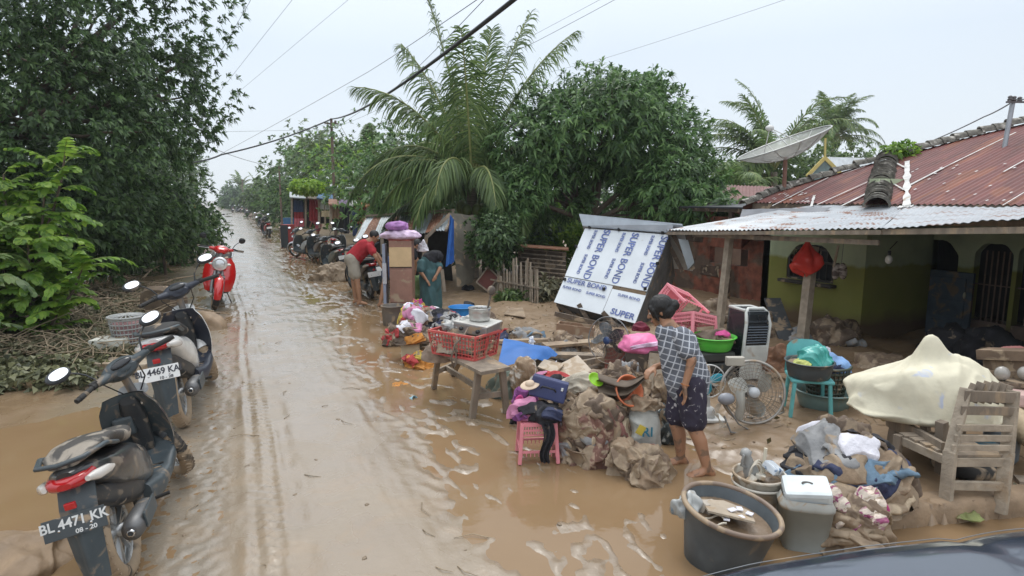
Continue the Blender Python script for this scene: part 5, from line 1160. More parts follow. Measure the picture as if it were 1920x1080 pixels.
near = scooter('motor_scooter', 'muddy black scooter nearest the camera with a tilted black rear plate', b1, R(-4), 11, 40, body=PLAST, accent=mat("muddy_black_gloss", (.035, .037, .04), .28, mud=.34, msc=8, var=.3, mudcol=BMC, coat=.4), panel=PLASTG,
               plate=('BL 4471 KK', '08 - 20'), platem=BKP, textm=TXW, seat=mat("muddy_seat", (.05, .045, .04), .6, mud=.47, msc=9, bump=.2, mudcol=(.27, .235, .19), st=(1, .5, 1)), scl=.98, tyre=mat("muddy_tyre", (.04, .035, .03), .85, mud=.62))
WBODY = mat("white_gloss", (.74, .74, .72), .25, mud=.10, coat=.6)
b2 = G(348, 797)
second = scooter('motor_scooter', 'white and black scooter with red tail light and white rear plate', b2, R(-4), 8, 26, body=WBODY, accent=WBODY, panel=mat("navy_plastic", (.028, .034, .05), .45, mud=.12, var=.15),
                 plate=('BL 4469 KAI', '10 - 28'), platem=WHP, textm=TXB, tyre=mat("muddy_tyre2", (.05, .04, .03), .85, mud=.8), scl=1.14, tailw=1.25)
RED = mat("red_gloss", (.55, .012, .012), .18, coat=1.0, mud=.03, var=.05)
b3r = G(412, 560)
red = scooter('motor_scooter', 'glossy red retro scooter with a round headlight facing the camera', (b3r.x, b3r.y+.0, b3r.z), R(178), 8, 8, body=RED, accent=RED, panel=PLASTG, retro=True, textm=TXW, scl=1.14)
# farther ones: each its own scooter, in the colours seen
BLKB = mat("bike_black", (.03, .03, .035), .3, coat=.5, mud=.12); SILV = mat("bike_silver", (.55, .57, .6), .3, metal=.3, mud=.12); BLUE_ = mat("bike_blue", (.05, .10, .22), .3, mud=.15); GRN_ = mat("bike_grey", (.16, .19, .18), .4, mud=.3); RDB = mat("bike_red", (.32, .02, .03), .3, mud=.15)
def far(lab, px, py, hd, acc, lean=9, stv=10, pl=True, scl=1.02, grp='scooters parked up the road'):
    return scooter('motor_scooter', lab, G(px, py), R(hd), lean, stv, body=acc, accent=acc, plate=('', '') if pl else None, platem=WHP, textm=TXB, detail=False, group=grp, scl=scl)
far('silver scooter with training wheels side on, leftmost of the row by the stalls', 592, 488, 26, SILV, 8, 20)
far('black scooter with a white plate in the middle of the row by the stalls', 610, 494, 12, BLKB, 8, 15)
far('white fronted scooter behind the black one by the stalls', 626, 490, -20, SILV, -6, -10)
far('dark green scooter half hidden by the sacks', 641, 518, 10, GRN_, 8, 12)
far('chrome and black motorbike the man in red is cleaning', 697, 560, 6, BLKB, 6, 10)
far('scooter with a chrome rail behind the wooden cabinet', 712, 548, -8, GRN_, 6, 14)
far('dark red scooter standing in the water left of the blue crate', 506, 446, 8, RDB, 8, 12)
far('black scooter in the roadside crowd beyond the dark red one', 500, 428, 20, BLKB, 7, 12)
far('silver grey scooter on the left verge beside the banana plants', 392, 462, 200, SILV, 6, 14)
far('scooter with white mirrors on the left verge below the yellow bush', 402, 436, 190, GRN_, 6, 8)
far('tiny dark scooter ridden at the far end of the road', 437, 399, 4, BLKB, 0, 0)
far('tiny silver scooter parked at the far end of the road', 452, 399, 30, SILV, 5, 5)
far('tiny black scooter right of the silver one at the road end', 463, 402, 10, BLKB, 5, 5)
# ---------------------------------------------------------------- people
def fuse(name, mb, voxel, m, parent=None, smooth=3, disp=None, bake=True):
    """one continuous surface out of overlapping limbs"""
    o = mb.build(name, m); r_ = o.modifiers.new('r', 'REMESH'); r_.mode = 'VOXEL'; r_.voxel_size = voxel; r_.use_smooth_shade = True
    s_ = o.modifiers.new('s', 'SMOOTH'); s_.iterations = smooth; s_.factor = .6
    dg = bpy.context.evaluated_depsgraph_get(); me = bpy.data.meshes.new_from_object(o.evaluated_get(dg)); old = o.data; o.modifiers.clear(); o.data = me; bpy.data.meshes.remove(old)
    me.materials.clear(); me.materials.append(m)
    if disp:
        n = len(me.vertices); co = np.empty(n*3, np.float32); me.vertices.foreach_get('co', co); no = np.empty(n*3, np.float32); me.vertices.foreach_get('normal', no)
        co = co.reshape(-1, 3); no = no.reshape(-1, 3); d_ = np.array([disp(Vector(c)) for c in co]); co += no*d_[:, None]; me.vertices.foreach_set('co', co.ravel()); me.update()
    me.polygons.foreach_set('use_smooth', [True]*len(me.polygons))
    if parent: o.parent = parent
    return o
def cap(mb, a, b_, r0, r1, n=14):
    a, b_ = Vector(a), Vector(b_); d_ = (b_-a); L_ = d_.length; d_ = d_.normalized() if L_ > 1e-6 else Vector((0, 0, 1)); K_ = 5; pts = []; rr = []
    for i in range(K_+1): t = -math.pi/2+math.pi/2*i/K_; pts.append(a+d_*(r0*math.sin(t))); rr.append(max(.0005, r0*math.cos(t)))
    for i in range(K_+1): t = math.pi/2*i/K_; pts.append(b_+d_*(r1*math.sin(t))); rr.append(max(.0005, r1*math.cos(t)))
    mb.tube(pts, rr, n); return mb
def hand(mb, wrist, d_, palm_n, thumb_side, L_=.17, curl=.5):
    """palm, four unequal fingers and a thumb from its side; d_ = direction of the hand, palm_n = out of the palm"""
    d_ = Vector(d_).normalized(); n_ = Vector(palm_n); n_ = (n_-d_*n_.dot(d_)).normalized(); s_ = d_.cross(n_)*thumb_side; w = Vector(wrist)
    pc_ = w+d_*.045*L_/.17
    for k in (-1, -.33, .33, 1): cap(mb, w+s_*k*.014, w+d_*.082*L_/.17+s_*k*.026, .0135, .0115, 8)
    for k, ln, r_ in ((1, .062, .0078), (.35, .070, .0082), (-.35, .066, .0080), (-1, .052, .0070)):
        ln *= L_/.17; p = w+d_*.085*L_/.17+s_*k*.0265; dd = d_.copy(); 
        for j in range(3):
            c_ = curl*(.35+.3*j)+.06*abs(k); dd = (dd*math.cos(c_)+n_*math.sin(c_)).normalized(); q_ = p+dd*ln*(.42, .32, .26)[j]; cap(mb, p, q_, r_*(1-.08*j), r_*(.94-.08*j), 8); p = q_
    p = w+d_*.028+s_*.024; q_ = p+(d_*.6+s_*.62+n_*.3)*.042; cap(mb, p, q_, .0115, .0100, 8); cap(mb, q_, q_+(d_*.85+s_*.2+n_*.4)*.034, .0095, .0078, 8)
def foot(mb, ankle, d_, L_=.23, sc=1.0):
    d_ = Vector((d_[0], d_[1], 0)).normalized(); a = Vector(ankle); s_ = d_.cross(Vector((0, 0, 1))); z = a.z-.065*sc
    cap(mb, a, a-d_*.035+Vector((0, 0, -.045*sc)), .036*sc, .034*sc); cap(mb, a+Vector((0, 0, -.02)), Vector((a.x, a.y, z))+d_*.10*sc+Vector((0, 0, .028)), .036*sc, .026*sc)
    for k, l_ in ((-.028, .135), (-.01, .15), (.008, .150), (.024, .14)): cap(mb, Vector((a.x, a.y, z))+d_*.05*sc+s_*k*.7+Vector((0, 0, .03)), Vector((a.x, a.y, z))+d_*l_*sc+s_*k+Vector((0, 0, .012)), .024*sc, .013*sc, 8)
def headmesh(mb, c, fwd, up, s_=1.0):
    f_ = Vector(fwd).normalized(); u_ = Vector(up); u_ = (u_-f_*u_.dot(f_)).normalized(); r_ = f_.cross(u_); c = Vector(c); P_ = lambda x, y, z: c+f_*x*s_+r_*y*s_+u_*z*s_
    M_ = Matrix((f_, r_, u_)).transposed()
    mb.ell(P_(-.01, 0, .025), (.092*s_, .073*s_, .088*s_), M_, nu=20, nv=14); mb.ell(P_(.022, 0, -.035), (.062*s_, .056*s_, .078*s_), M_, nu=16, nv=12)
    cap(mb, P_(.068, 0, -.092), P_(.06, 0, -.085), .021*s_, .024*s_)                      # chin
    cap(mb, P_(.080, 0, .022), P_(.104, 0, -.018), .008*s_, .0125*s_, 8)                   # nose
    for k in (-1, 1): cap(mb, P_(.097, k*.009, -.020), P_(.094, k*.011, -.02), .007*s_, .007*s_, 8); cap(mb, P_(.078, k*.036, .032), P_(.076, k*.018, .034), .009*s_, .008*s_, 8); cap(mb, P_(.045, k*.045, -.015), P_(.055, k*.036, -.03), .02*s_, .018*s_, 8)
    cap(mb, P_(.083, -.018, -.052), P_(.083, .018, -.052), .0075*s_, .0075*s_, 8); cap(mb, P_(.081, -.014, -.063), P_(.081, .014, -.063), .008*s_, .008*s_, 8)
    for k in (-1, 1): mb.ell(P_(-.008, k*.075, .0), (.018*s_, .008*s_, .032*s_), M_, nu=10, nv=8)
    return P_, M_
def face_parts(P_, s_, parent):
    EYE_ = mat("eye_white", (.7, .68, .65), .3, var=0); PUP = mat("eye_dark", (.02, .012, .01), .2, var=0); LIP = mat("lips", (.34, .12, .10), .5, var=0)
    for k in (-1, 1):
        e_ = MB().ell(P_(.074, k*.030, .018), (.011*s_,)*3).build('eye', EYE_, parent); MB().ell(P_(.084, k*.030, .018), (.0045*s_,)*3).build('pupil', PUP, e_)
        MB().tube([P_(.086, k*.045, .038), P_(.092, k*.030, .044), P_(.090, k*.016, .040)], .003*s_, 6).build('eyebrow', PUP, parent)
    MB().tube([P_(.088, -.022, -.057), P_(.094, 0, -.055), P_(.088, .022, -.057)], .005*s_, 6).build('lips', LIP, parent)
SKIN = mat("skin", (.33, .17, .095), .5, var=.08, sub=.08); SKINM = mat("muddy_skin", (.36, .185, .105), .5, var=.10, mud=.38, msc=9, mudcol=(.20, .12, .075)); HAIR = mat("hair", (.009, .008, .008), .55, var=.3, bump=.35, bs=90, st=(1, 1, .3))
def fold(sc, amp, st=(1, 1, .45)):
    def f(p):
        q = Vector((p.x*sc*st[0], p.y*sc*st[1], p.z*sc*st[2])); w = noise.noise_vector(q*.7)*.9; n1 = noise.noise(q+w); n2 = noise.noise(q*2.3+w*1.5); return amp*((1-abs(n1)*2.2)*.7+n2*.4)
    return f
# ---- the woman in the checked shirt
wb_ = G(1300, 882); WD = (wb_-Vector((0, 0, EYE))).dot(_F)
wm = thing('person', 'woman in a grey checked shirt and dark shorts bending over the pile, hair tied back', 'person', wb_)
Pp = lambda x, y, d_=0.0: at_depth(x, y, WD+d_)-wb_
lf_ = Vector((math.cos(va(178)), math.sin(va(178)), 0)); 
hip = Pp(1289, 716, .02); che = Pp(1272, 648, .0); neck = Pp(1252, 612, -.0); hd_ = Pp(1237, 583, .02)
aw = _F.copy(); aw.z = 0; aw.normalize()
shN, shF = Pp(1279, 630, -.14), Pp(1262, 632, .16)         # near (left) and far (right) shoulder
elN, wrN = Pp(1297, 676, -.20), Pp(1284, 724, -.19)
elF, wrF = Pp(1256, 682, .20), Pp(1228, 688, .10)
knN, knF = Pp(1302, 803, -.08), Pp(1268, 795, .10)
anN = G(1325, 893)-wb_+Vector((0, 0, .065))+aw*0; anF = G(1276, 872)-wb_+Vector((0, 0, .065))
hN, hF = hip-aw*.08, hip+aw*.09
mb = MB(); P_, M3 = headmesh(mb, hd_, (lf_*.93+aw*.15+Vector((0, 0, -.42))), (lf_*.35+Vector((0, 0, 1))), .98)
cap(mb, hd_-Vector((0, 0, .03))-lf_*.02, neck+Vector((0, 0, -.03)), .047, .055); cap(mb, neck, che, .07, .12); cap(mb, che, hip, .13, .13); cap(mb, shF, shN, .05, .05)
for sh, el, wr in ((shN, elN, wrN), (shF, elF, wrF)): cap(mb, sh, el, .047, .038); cap(mb, el, wr, .037, .024)
hand(mb, wrN, Pp(1285, 750, -.19)-wrN, lf_, 1, .165, .35)
hand(mb, wrF, Pp(1216, 697, .06)-wrF, Vector((0, 0, -1)), 1, .165, .8)
for h_, k_, a_ in ((hN, knN, anN), (hF, knF, anF)):
    cap(mb, h_, k_, .088, .058); cm_ = k_.lerp(a_, .33)-lf_*.012; cap(mb, k_, cm_, .056, .055); cap(mb, cm_, a_, .054, .034); foot(mb, a_, lf_-aw*.15)
body = fuse('body', mb, .0075, SKINM, wm, 2); face_parts(P_, .98, wm)
def tops(mb2, neckp, chest, hipp, shs, els, rc, rh, rs, slv=.55, hem=.12):
    cap(mb2, neckp-Vector((0, 0, .055)), chest, rc*.62, rc); cap(mb2, chest, hipp, rc, rh)
    cap(mb2, shs[0], shs[1], rs, rs)
    for s_, e_ in zip(shs, els): cap(mb2, s_, s_.lerp(e_, slv), rs, rs*.98)
mb = MB(); tops(mb, neck, che, hip.lerp(che, .12), (shF, shN), (elF, elN), .152, .178, .070, .62); cap(mb, che+lf_*.04, hip.lerp(che, .25)+lf_*.02, .12, .155); cap(mb, hip.lerp(che, .2), hip.lerp(che, .0)+Vector((0, 0, -.02)), .17, .165)
def checkmat():
    m = mat("checked_cotton", (.125, .135, .16), .85, var=.25, vs=9, mud=.14, msc=5, bump=.2, bs=60); t = m.node_tree; n = t.nodes; l = t.links.new; b = n['Principled BSDF']; src = b.inputs['Base Color'].links[0].from_socket
    tcn = n.new('ShaderNodeTexCoord'); mp = n.new('ShaderNodeMapping'); mp.inputs['Rotation'].default_value = (0, R(-14), R(24)); l(tcn.outputs['Object'], mp.inputs[0])
    nz_ = n.new('ShaderNodeTexNoise'); nz_.inputs['Scale'].default_value = 5; l(mp.outputs[0], nz_.inputs['Vector']); vm = n.new('ShaderNodeVectorMath'); vm.operation = 'MULTIPLY_ADD'; vm.inputs[1].default_value = (.02, .02, .02); l(nz_.outputs['Color'], vm.inputs[0]); l(mp.outputs[0], vm.inputs[2])
    sp = n.new('ShaderNodeSeparateXYZ'); l(vm.outputs[0], sp.inputs[0]); mxn = None
    def line(src_, per, w_):
        a = n.new('ShaderNodeMath'); a.operation = 'DIVIDE'; l(src_, a.inputs[0]); a.inputs[1].default_value = per; f_ = n.new('ShaderNodeMath'); f_.operation = 'FRACT'; l(a.outputs[0], f_.inputs[0]); c_ = n.new('ShaderNodeMath'); c_.operation = 'LESS_THAN'; l(f_.outputs[0], c_.inputs[0]); c_.inputs[1].default_value = w_; return c_.outputs[0]
    a = line(sp.outputs['X'], .046, .18); c_ = line(sp.outputs['Z'], .048, .17); d1 = line(sp.outputs['Y'], .06, .2); mm = n.new('ShaderNodeMath'); mm.operation = 'MAXIMUM'; l(a, mm.inputs[0]); l(c_, mm.inputs[1])
    m2 = n.new('ShaderNodeMath'); m2.operation = 'MULTIPLY'; m2.inputs[1].default_value = .9; l(mm.outputs[0], m2.inputs[0])
    x = n.new('ShaderNodeMix'); x.data_type = 'RGBA'; l(m2.outputs[0], x.inputs[0]); l(src, x.inputs[6]); x.inputs[7].default_value = (.52, .54, .58, 1); l(x.outputs[2], b.inputs['Base Color']); return m
fuse('shirt', mb, .009, checkmat(), wm, 4, fold(9, .009))
mb = MB(); cap(mb, hip.lerp(che, .15), hip, .155, .16)
for h_, k_ in ((hN, knN), (hF, knF)): cap(mb, h_, h_.lerp(k_, .80), .122, .098)
SHRT = mat("floral_dark_cotton", (.030, .024, .042), .85, var=.2, col2=(.45, .42, .42), s2=24, t2=.665, mud=.10, bump=.2)
fuse('shorts', mb, .009, SHRT, wm, 4, fold(12, .010))
mb = MB(); mb.ell(P_(-.022, 0, .038), (.100, .088, .092), M3, nu=24, nv=16, f=lambda u: 1+.03*noise.noise(u*5)); mb.ell(P_(-.04, 0, -.01), (.085, .084, .075), M3, nu=20, nv=12); mb.ell(P_(-.125, -.005, .005), (.042, .04, .045), M3, nu=14, nv=10, f=lambda u: 1+.18*noise.noise(u*7)); cap(mb, P_(-.09, 0, .01), P_(-.12, 0, .005), .03, .025)
for k in (-1, 1): cap(mb, P_(.045, k*.062, .035), P_(.035, k*.070, -.055), .022, .010); cap(mb, P_(.055, k*.05, .06), P_(.065, k*.055, -.02), .02, .008)
fuse('hair', mb, .007, HAIR, wm, 2, lambda p: .004*noise.noise(Vector((p.x*60, p.y*60, p.z*14))))
MB().torus(wrN+Vector((0, 0, .012)), (wrN-elN), .030, .004, 20, 6).build('bracelet', cOr, wm)
mb = MB(); h0 = Pp(1216, 698, .06); h1 = Pp(1175, 712, .1); h2 = Pp(1120, 716, .2)
def clf(u, v): p = h0.lerp(h1, min(1, v*2)) if v < .5 else h1.lerp(h2, v*2-1); wd = .03+.22*v; return p+Vector((0, 0, -1))*((u-.3)*wd)+aw*(.05*math.sin(u*14+v*3)*(.3+v))+Vector((0, 0, -.06*math.sin(math.pi*v)))
mb.grid(clf, 28, 24); tag(mb.build('held_cloth', mat("brown_wet_cloth", (.115, .085, .06), .7, var=.3, bump=.3), loc=wb_), 'brown wet cloth pulled by the woman from the pile', 'cloth')

# ---- bending figures farther off, built the same way
def figure(label, base_px, jt, cols, fwd, lying=None, hairm=HAIR, long_skirt=None, hij=None, vox=.016, hat=False, shoes=None, sl=.5, shorts=.72):
    b = G(*base_px); D = (b-Vector((0, 0, EYE))).dot(_F); q = lambda k: at_depth(jt[k][0], jt[k][1], D+(jt[k][2] if len(jt[k]) > 2 else 0))-b
    o = thing('person', label, 'person', b); J = {k: q(k) for k in jt}; fw_ = Vector((math.cos(va(fwd)), math.sin(va(fwd)), 0)); mb = MB()
    hf = (fw_*.85+Vector((0, 0, -.55))); Pq, Mq = headmesh(mb, J['head'], hf, fw_*.5+Vector((0, 0, .8)), 1.0); cap(mb, J['head'], J['neck'], .05, .058); cap(mb, J['neck'], J['chest'], .08, .13); cap(mb, J['chest'], J['hip'], .135, .13); cap(mb, J['sl'], J['sr'], .055, .055)
    for a, e_, w_ in (('sl', 'el', 'wl'), ('sr', 'er', 'wr')): cap(mb, J[a], J[e_], .048, .040); cap(mb, J[e_], J[w_], .038, .026); hand(mb, J[w_], J[w_]-J[e_], fw_*-1+Vector((0, 0, -.4)), 1, .17, .5)
    for s_, k_, a_ in ((-.09, 'kl', 'al'), (.09, 'kr', 'ar')): cap(mb, J['hip']+aw*s_, J[k_], .088, .058); cap(mb, J[k_], J[k_].lerp(J[a_], .35), .055, .054); cap(mb, J[k_].lerp(J[a_], .35), J[a_], .052, .034); foot(mb, J[a_], fw_)
    fuse('body', mb, .011, SKIN if not shoes else SKIN, o, 2); face_parts(Pq, 1.0, o)
    mb = MB(); tops(mb, J['neck'], J['chest'], J['hip'].lerp(J['chest'], .08), (J['sl'], J['sr']), (J['el'], J['er']), .158, .165, .072, sl); fuse('shirt', mb, .012, cols[0], o, 4, fold(8, .012))
    if long_skirt:
        mb = MB(); cap(mb, J['hip'], J['hip'].lerp((J['kl']+J['kr'])*.5, .6), .19, .20); 
        for k_, a_ in (('kl', 'al'), ('kr', 'ar')): cap(mb, J['hip'], J[k_], .17, .15); cap(mb, J[k_], J[k_].lerp(J[a_], .85), .16, .165)
        fuse('skirt', mb, .015, cols[1], o, 4, fold(10, .025, (1, 1, .12)))
    else:
        mb = MB(); cap(mb, J['hip'].lerp(J['chest'], .1), J['hip'], .16, .165)
        for s_, k_ in ((-.09, 'kl'), (.09, 'kr')): cap(mb, J['hip']+aw*s_, (J['hip']+aw*s_).lerp(J[k_], shorts), .125, .105)
        fuse('shorts', mb, .013, cols[1], o, 4, fold(10, .012))
    if hij:
        mb = MB(); mb.ell(Pq(-.015, 0, .03), (.115, .098, .108), Mq, nu=20, nv=12); cap(mb, Pq(-.05, 0, -.04), J['neck'], .095, .12); cap(mb, J['neck'], J['chest'].lerp(J['neck'], .4), .13, .16); fuse('headscarf', mb, .012, hij, o, 4, fold(9, .012))
    else:
        mb = MB(); mb.ell(Pq(-.025, 0, .035), (.098, .082, .090), Mq, nu=20, nv=14); fuse('hair', mb, .010, hairm, o, 2)
    return o
RSH = mat("red_shirt", (.36, .018, .028), .85, var=.15); KHK = mat("khaki_shorts", (.30, .27, .22), .85, var=.15, mud=.15); TEAL = mat("teal_dress", (.045, .105, .11), .85, var=.2)
figure('man in a red T-shirt and grey shorts bending over a motorbike', (676, 571), {'head': (702, 444), 'neck': (693, 453), 'chest': (683, 463), 'hip': (661, 486), 'sl': (693, 463, -.16), 'sr': (690, 461, .16), 'el': (705, 482, -.2), 'er': (708, 478, .2), 'wl': (717, 502, -.12), 'wr': (722, 497, .15), 'kl': (670, 527, -.1), 'kr': (663, 525, .1), 'al': (675, 565, -.08), 'ar': (667, 562, .12)}, (RSH, KHK), 5)
figure('woman in a teal dress and black headscarf stooping beside the wooden cabinet', (806, 584), {'head': (820, 484), 'neck': (812, 482), 'chest': (804, 490), 'hip': (806, 516), 'sl': (789, 494, -.14), 'sr': (818, 490, .12), 'el': (789, 510, -.22), 'er': (825, 503, -.1), 'wl': (799, 524, -.25), 'wr': (818, 516, -.2), 'kl': (803, 545, -.08), 'kr': (812, 545, .1), 'al': (804, 579, -.05), 'ar': (812, 576, .1)}, (TEAL, TEAL), 330, long_skirt=True, hij=cBk, sl=.75)
figure('dark haired person in black bending behind the wooden cabinet', (716, 574), {'head': (783, 460, .25), 'neck': (774, 466, .25), 'chest': (762, 474, .25), 'hip': (733, 490, .25), 'sl': (772, 474, .1), 'sr': (774, 470, .4), 'el': (780, 490, .15), 'er': (782, 488, .4), 'wl': (776, 505, .2), 'wr': (780, 505, .4), 'kl': (722, 525, .1), 'kr': (738, 525, .4), 'al': (713, 569, 0), 'ar': (735, 566, .4)}, (cBk, cN), 5)
figure('person in a pink top stooping at the stalls', (592, 446), {'head': (583, 407), 'neck': (586, 408), 'chest': (590, 412), 'hip': (597, 423), 'sl': (587, 411, -.15), 'sr': (587, 411, .15), 'el': (584, 418, -.15), 'er': (584, 418, .15), 'wl': (582, 425, -.1), 'wr': (581, 425, .1), 'kl': (595, 433, -.1), 'kr': (597, 433, .1), 'al': (595, 442, -.1), 'ar': (597, 442, .1)}, (cPk, cPk), 185)
# ---------------------------------------------------------------- household things put out on the mud
_ico = bmesh.new(); bmesh.ops.create_icosphere(_ico, subdivisions=6, radius=1); _ico.verts.index_update()
ICV = [v.co.copy() for v in _ico.verts]; ICF = [[v.index for v in f.verts] for f in _ico.faces]; _ico.free()
_ic5 = bmesh.new(); bmesh.ops.create_icosphere(_ic5, subdivisions=5, radius=1); _ic5.verts.index_update()
IC5V = [v.co.copy() for v in _ic5.verts]; IC5F = [[v.index for v in f.verts] for f in _ic5.faces]; _ic5.free()
_wr = {}
def wrinkle(q, amp, sc, seed):
    if seed not in _wr: rr = random.Random(seed*13+5); _wr[seed] = Euler((rr.uniform(-.7, .7), rr.uniform(-.7, .7), rr.uniform(0, 3.14))).to_matrix()
    q = (_wr[seed] @ q)*sc+Vector((seed*3.7, seed*1.3, seed*.7)); w = noise.noise_vector(q*.33)*2.2; q1 = Vector(((q.x+w.x)*1.1, (q.y+w.y)*.20, (q.z+w.z)*.55)); q2 = Vector(((q.y-w.z)*1.6, (q.x+w.y)*.45, (q.z+w.x)*.9))
    n1 = abs(noise.noise(q1)); n2 = abs(noise.noise(q2)); n3 = abs(noise.noise(q1*3.1+w))
    return amp*((1-min(1, n1*2.3))**1.3*1.2+(1-min(1, n2*2.4))**1.4*.6+(1-min(1, n3*3.5))*.06-.5)
def depth_of(p): return (Vector(p)-Vector((0, 0, EYE))).dot(_F)
def sz(px, p): return px*depth_of(p)/FPX
RAGS = []
class Heap:
    """soft heap of cloth or a filled sack: rx across the view, ry along it, h high"""
    def __init__(s, name, label, cat, p, rx, ry, h, m, seed=1, amp=.03, sc=6, lump=.18, e=1.0, rz=0, group=None, peak=None, fine=False, tie=None, flat=.12, lift=0.0, part=True, dirs=None):
        s.p = Vector(p); s.rx, s.ry, s.h, s.seed, s.amp, s.sc, s.lump, s.peak, s.tie, s.flat = rx, ry, h, seed, amp, sc, lump, peak, tie, flat
        s.rot = Matrix.Rotation(-YAW+rz, 3, 'Z'); s.e = e
        vs, fs = (ICV, ICF) if fine else (IC5V, IC5F)
        mb = MB(); mb.add([s.surf(u) for u in vs], fs, 0, True); o = mb.build(name, m, loc=s.p+Vector((0, 0, lift))); tag(o, label, cat, group); s.o = o
    def surf(s, u, off=0.0, seed=0, amp=None):
        k = 1+s.lump*noise.noise(u*1.6+Vector((s.seed, 0, 0)))*1.4
        x = math.copysign(abs(u.x)**s.e, u.x)*s.rx*k; y = math.copysign(abs(u.y)**s.e, u.y)*s.ry*k; z = u.z
        z = (z if z > 0 else z*s.flat)*s.h*(1+.5*(k-1))
        if s.tie and u.z > .0:
            t_ = max(0, (u.z-s.tie[0])/(1-s.tie[0])); sh = 1-(1-s.tie[1])*t_**.7; x *= sh; y *= sh; z += t_**2*s.tie[2]
        if s.peak:
            ax0, ay0 = s.peak[0][:2]; ph_ = math.atan2(u.y-ay0, u.x-ax0); ds_ = math.hypot(u.x-ax0, u.y-ay0); z += .030*(abs(math.sin(3.5*ph_+2.5*noise.noise(u*2.2)))-.5)*math.exp(-ds_*1.3)*(u.z > 0)*min(1, ds_*6)
            for (ax_, ay_, w_, hh) in s.peak: z += hh*math.exp(-(((u.x-ax_)/w_)**2+((u.y-ay_)/w_)**2))*(u.z > 0)
        q = Vector((x, y, z)); d_ = wrinkle(q, s.amp if amp is None else amp, s.sc, s.seed+seed)
        q = q+Vector((u.x, u.y, max(u.z, -.1)))*(d_+off)
        return s.rot @ q
    def cover(s, n, mats, seed, lo=-5, hi=85, size=(16, 28), amp=None):
        rr = random.Random(seed)
        for i in range(n):
            el = lo+(hi-lo)*rr.random()**.8; az = 270+rr.uniform(-115, 115); s.garment(az, el, rr.uniform(*size), rr.uniform(*size)*.75, mats[i % len(mats)], seed*10+i, (amp or s.amp)*rr.uniform(.8, 1.3), lift=.012+.03*rr.random())
        return s
    def roll(s, a0, e0, a1, e1, r, m, seed=1, name='rolled_garment'):
        """a twisted shirt or towel lying over the heap"""
        mb = MB(); pts = []; rr = []
        for i in range(25):
            t = i/24; a = R(a0+(a1-a0)*t+14*math.sin(t*5+seed)); e = R(e0+(e1-e0)*t+9*math.sin(t*7+seed*2)); u = Vector((math.cos(a)*math.cos(e), math.sin(a)*math.cos(e), math.sin(e)))
            pts.append(s.surf(u, r*.35)); rr.append(r*(.35+.65*math.sin(math.pi*min(1, t*.9+.08))**.5)*(1+.35*noise.noise((t*6, seed, 1))))
        mb.tube(pts, rr, 22, flat=.62); vs = []
        for v in mb.v:
            q = Vector(v); w = wrinkle(q, r*.5, 16, seed); vs.append(tuple(q+Vector((0, 0, 1))*w*.6+Vector((w*.5, w*.4, 0))))
        mb.v = vs; return mb.build(name, m, s.o, smooth=True)
    def garment(s, az, el, wa, we, m, seed=1, amp=.03, name='garment', lift=.014, hang=0.0):
        mb = MB(); n1 = 44; c = Vector((math.cos(R(az))*math.cos(R(el)), math.sin(R(az))*math.cos(R(el)), math.sin(R(el))))
        t1 = Vector((-math.sin(R(az)), math.cos(R(az)), 0)); t2 = c.cross(t1)*-1
        if t2.z < 0: t2 = -t2
        tw = R(random.Random(seed).uniform(-50, 50)); a1 = t1*math.cos(tw)+t2*math.sin(tw); a2 = -t1*math.sin(tw)+t2*math.cos(tw)
        def fn(u, v):
            ed = 1+.28*noise.noise((u*3+seed, v*3, seed*.5)); x = (u-.5)*2*R(wa)*ed; y = (v-.5)*2*R(we)*(1+.28*noise.noise((v*3+9, u*3, seed)))
            d_ = (c+a1*math.tan(max(-1.2, min(1.2, x)))+a2*math.tan(max(-1.2, min(1.2, y)))).normalized(); edge = min(u, 1-u, v, 1-v); li = lift*(min(1, edge*12)-.15)+.5*amp
            return s.surf(d_, li, seed*7, amp)
        mb.grid(fn, n1, n1); g_ = mb.build(name, m, s.o, smooth=True); return g_
CM = lambda n_, c, mud=.12, **k: mat(n_, c, .8, var=k.pop('var', .35), mud=mud+.05, msc=k.pop('msc', 8), bump=.3, bs=45, mudcol=(.30, .225, .15), **k)
MUDC = CM('mud_soaked_cloth', (.235, .165, .105), .45, vs=5); SACKM = CM('muddy_sack', (.27, .20, .135), .5, vs=4); SACKD = CM('dark_muddy_sack', (.20, .14, .095), .45, vs=4)
SACKW = CM('white_sack', (.62, .61, .58), .22); CREAM = mat('cream_cloth_dots', (.66, .615, .47), .8, var=.12, col2=(.48, .52, .62), s2=8, t2=.67, bump=.25, bs=14, mud=.12, msc=3, mudcol=(.50, .44, .32))
CWH = CM('white_garment', (.66, .65, .70), .12); CJN = CM('denim_garment', (.12, .19, .26), .15); CNV = CM('navy_garment', (.025, .032, .075), .12); CBL = CM('black_garment', (.02, .02, .025), .15)
CPK_ = CM('pink_garment', (.55, .22, .36), .12); CMG = CM('magenta_garment', (.50, .06, .22), .05); CRD = CM('red_garment', (.36, .04, .04), .15); COR_ = CM('orange_garment', (.50, .21, .04), .15); CYE = CM('yellow_garment', (.50, .36, .06), .15); CGR = CM('grey_garment', (.25, .25, .25), .25)
CMAR = CM('patterned_maroon_cloth', (.17, .085, .065), .40, col2=(.34, .24, .17), s2=14, t2=.55); CBR = CM('brown_garment', (.12, .085, .06), .35); CPU_ = CM('purple_garment', (.18, .05, .18), .15); CTL = mat('teal_plastic_bag', (.05, .34, .30), .3, var=.15, trans=.0, coat=.3, bump=.2); CLB = CM('light_blue_garment', (.20, .34, .58), .08)
STR_ = CM('striped_garment', (.58, .50, .42), .25, col2=(.26, .06, .14), s2=7, t2=.54, st=(1, 5, 5))
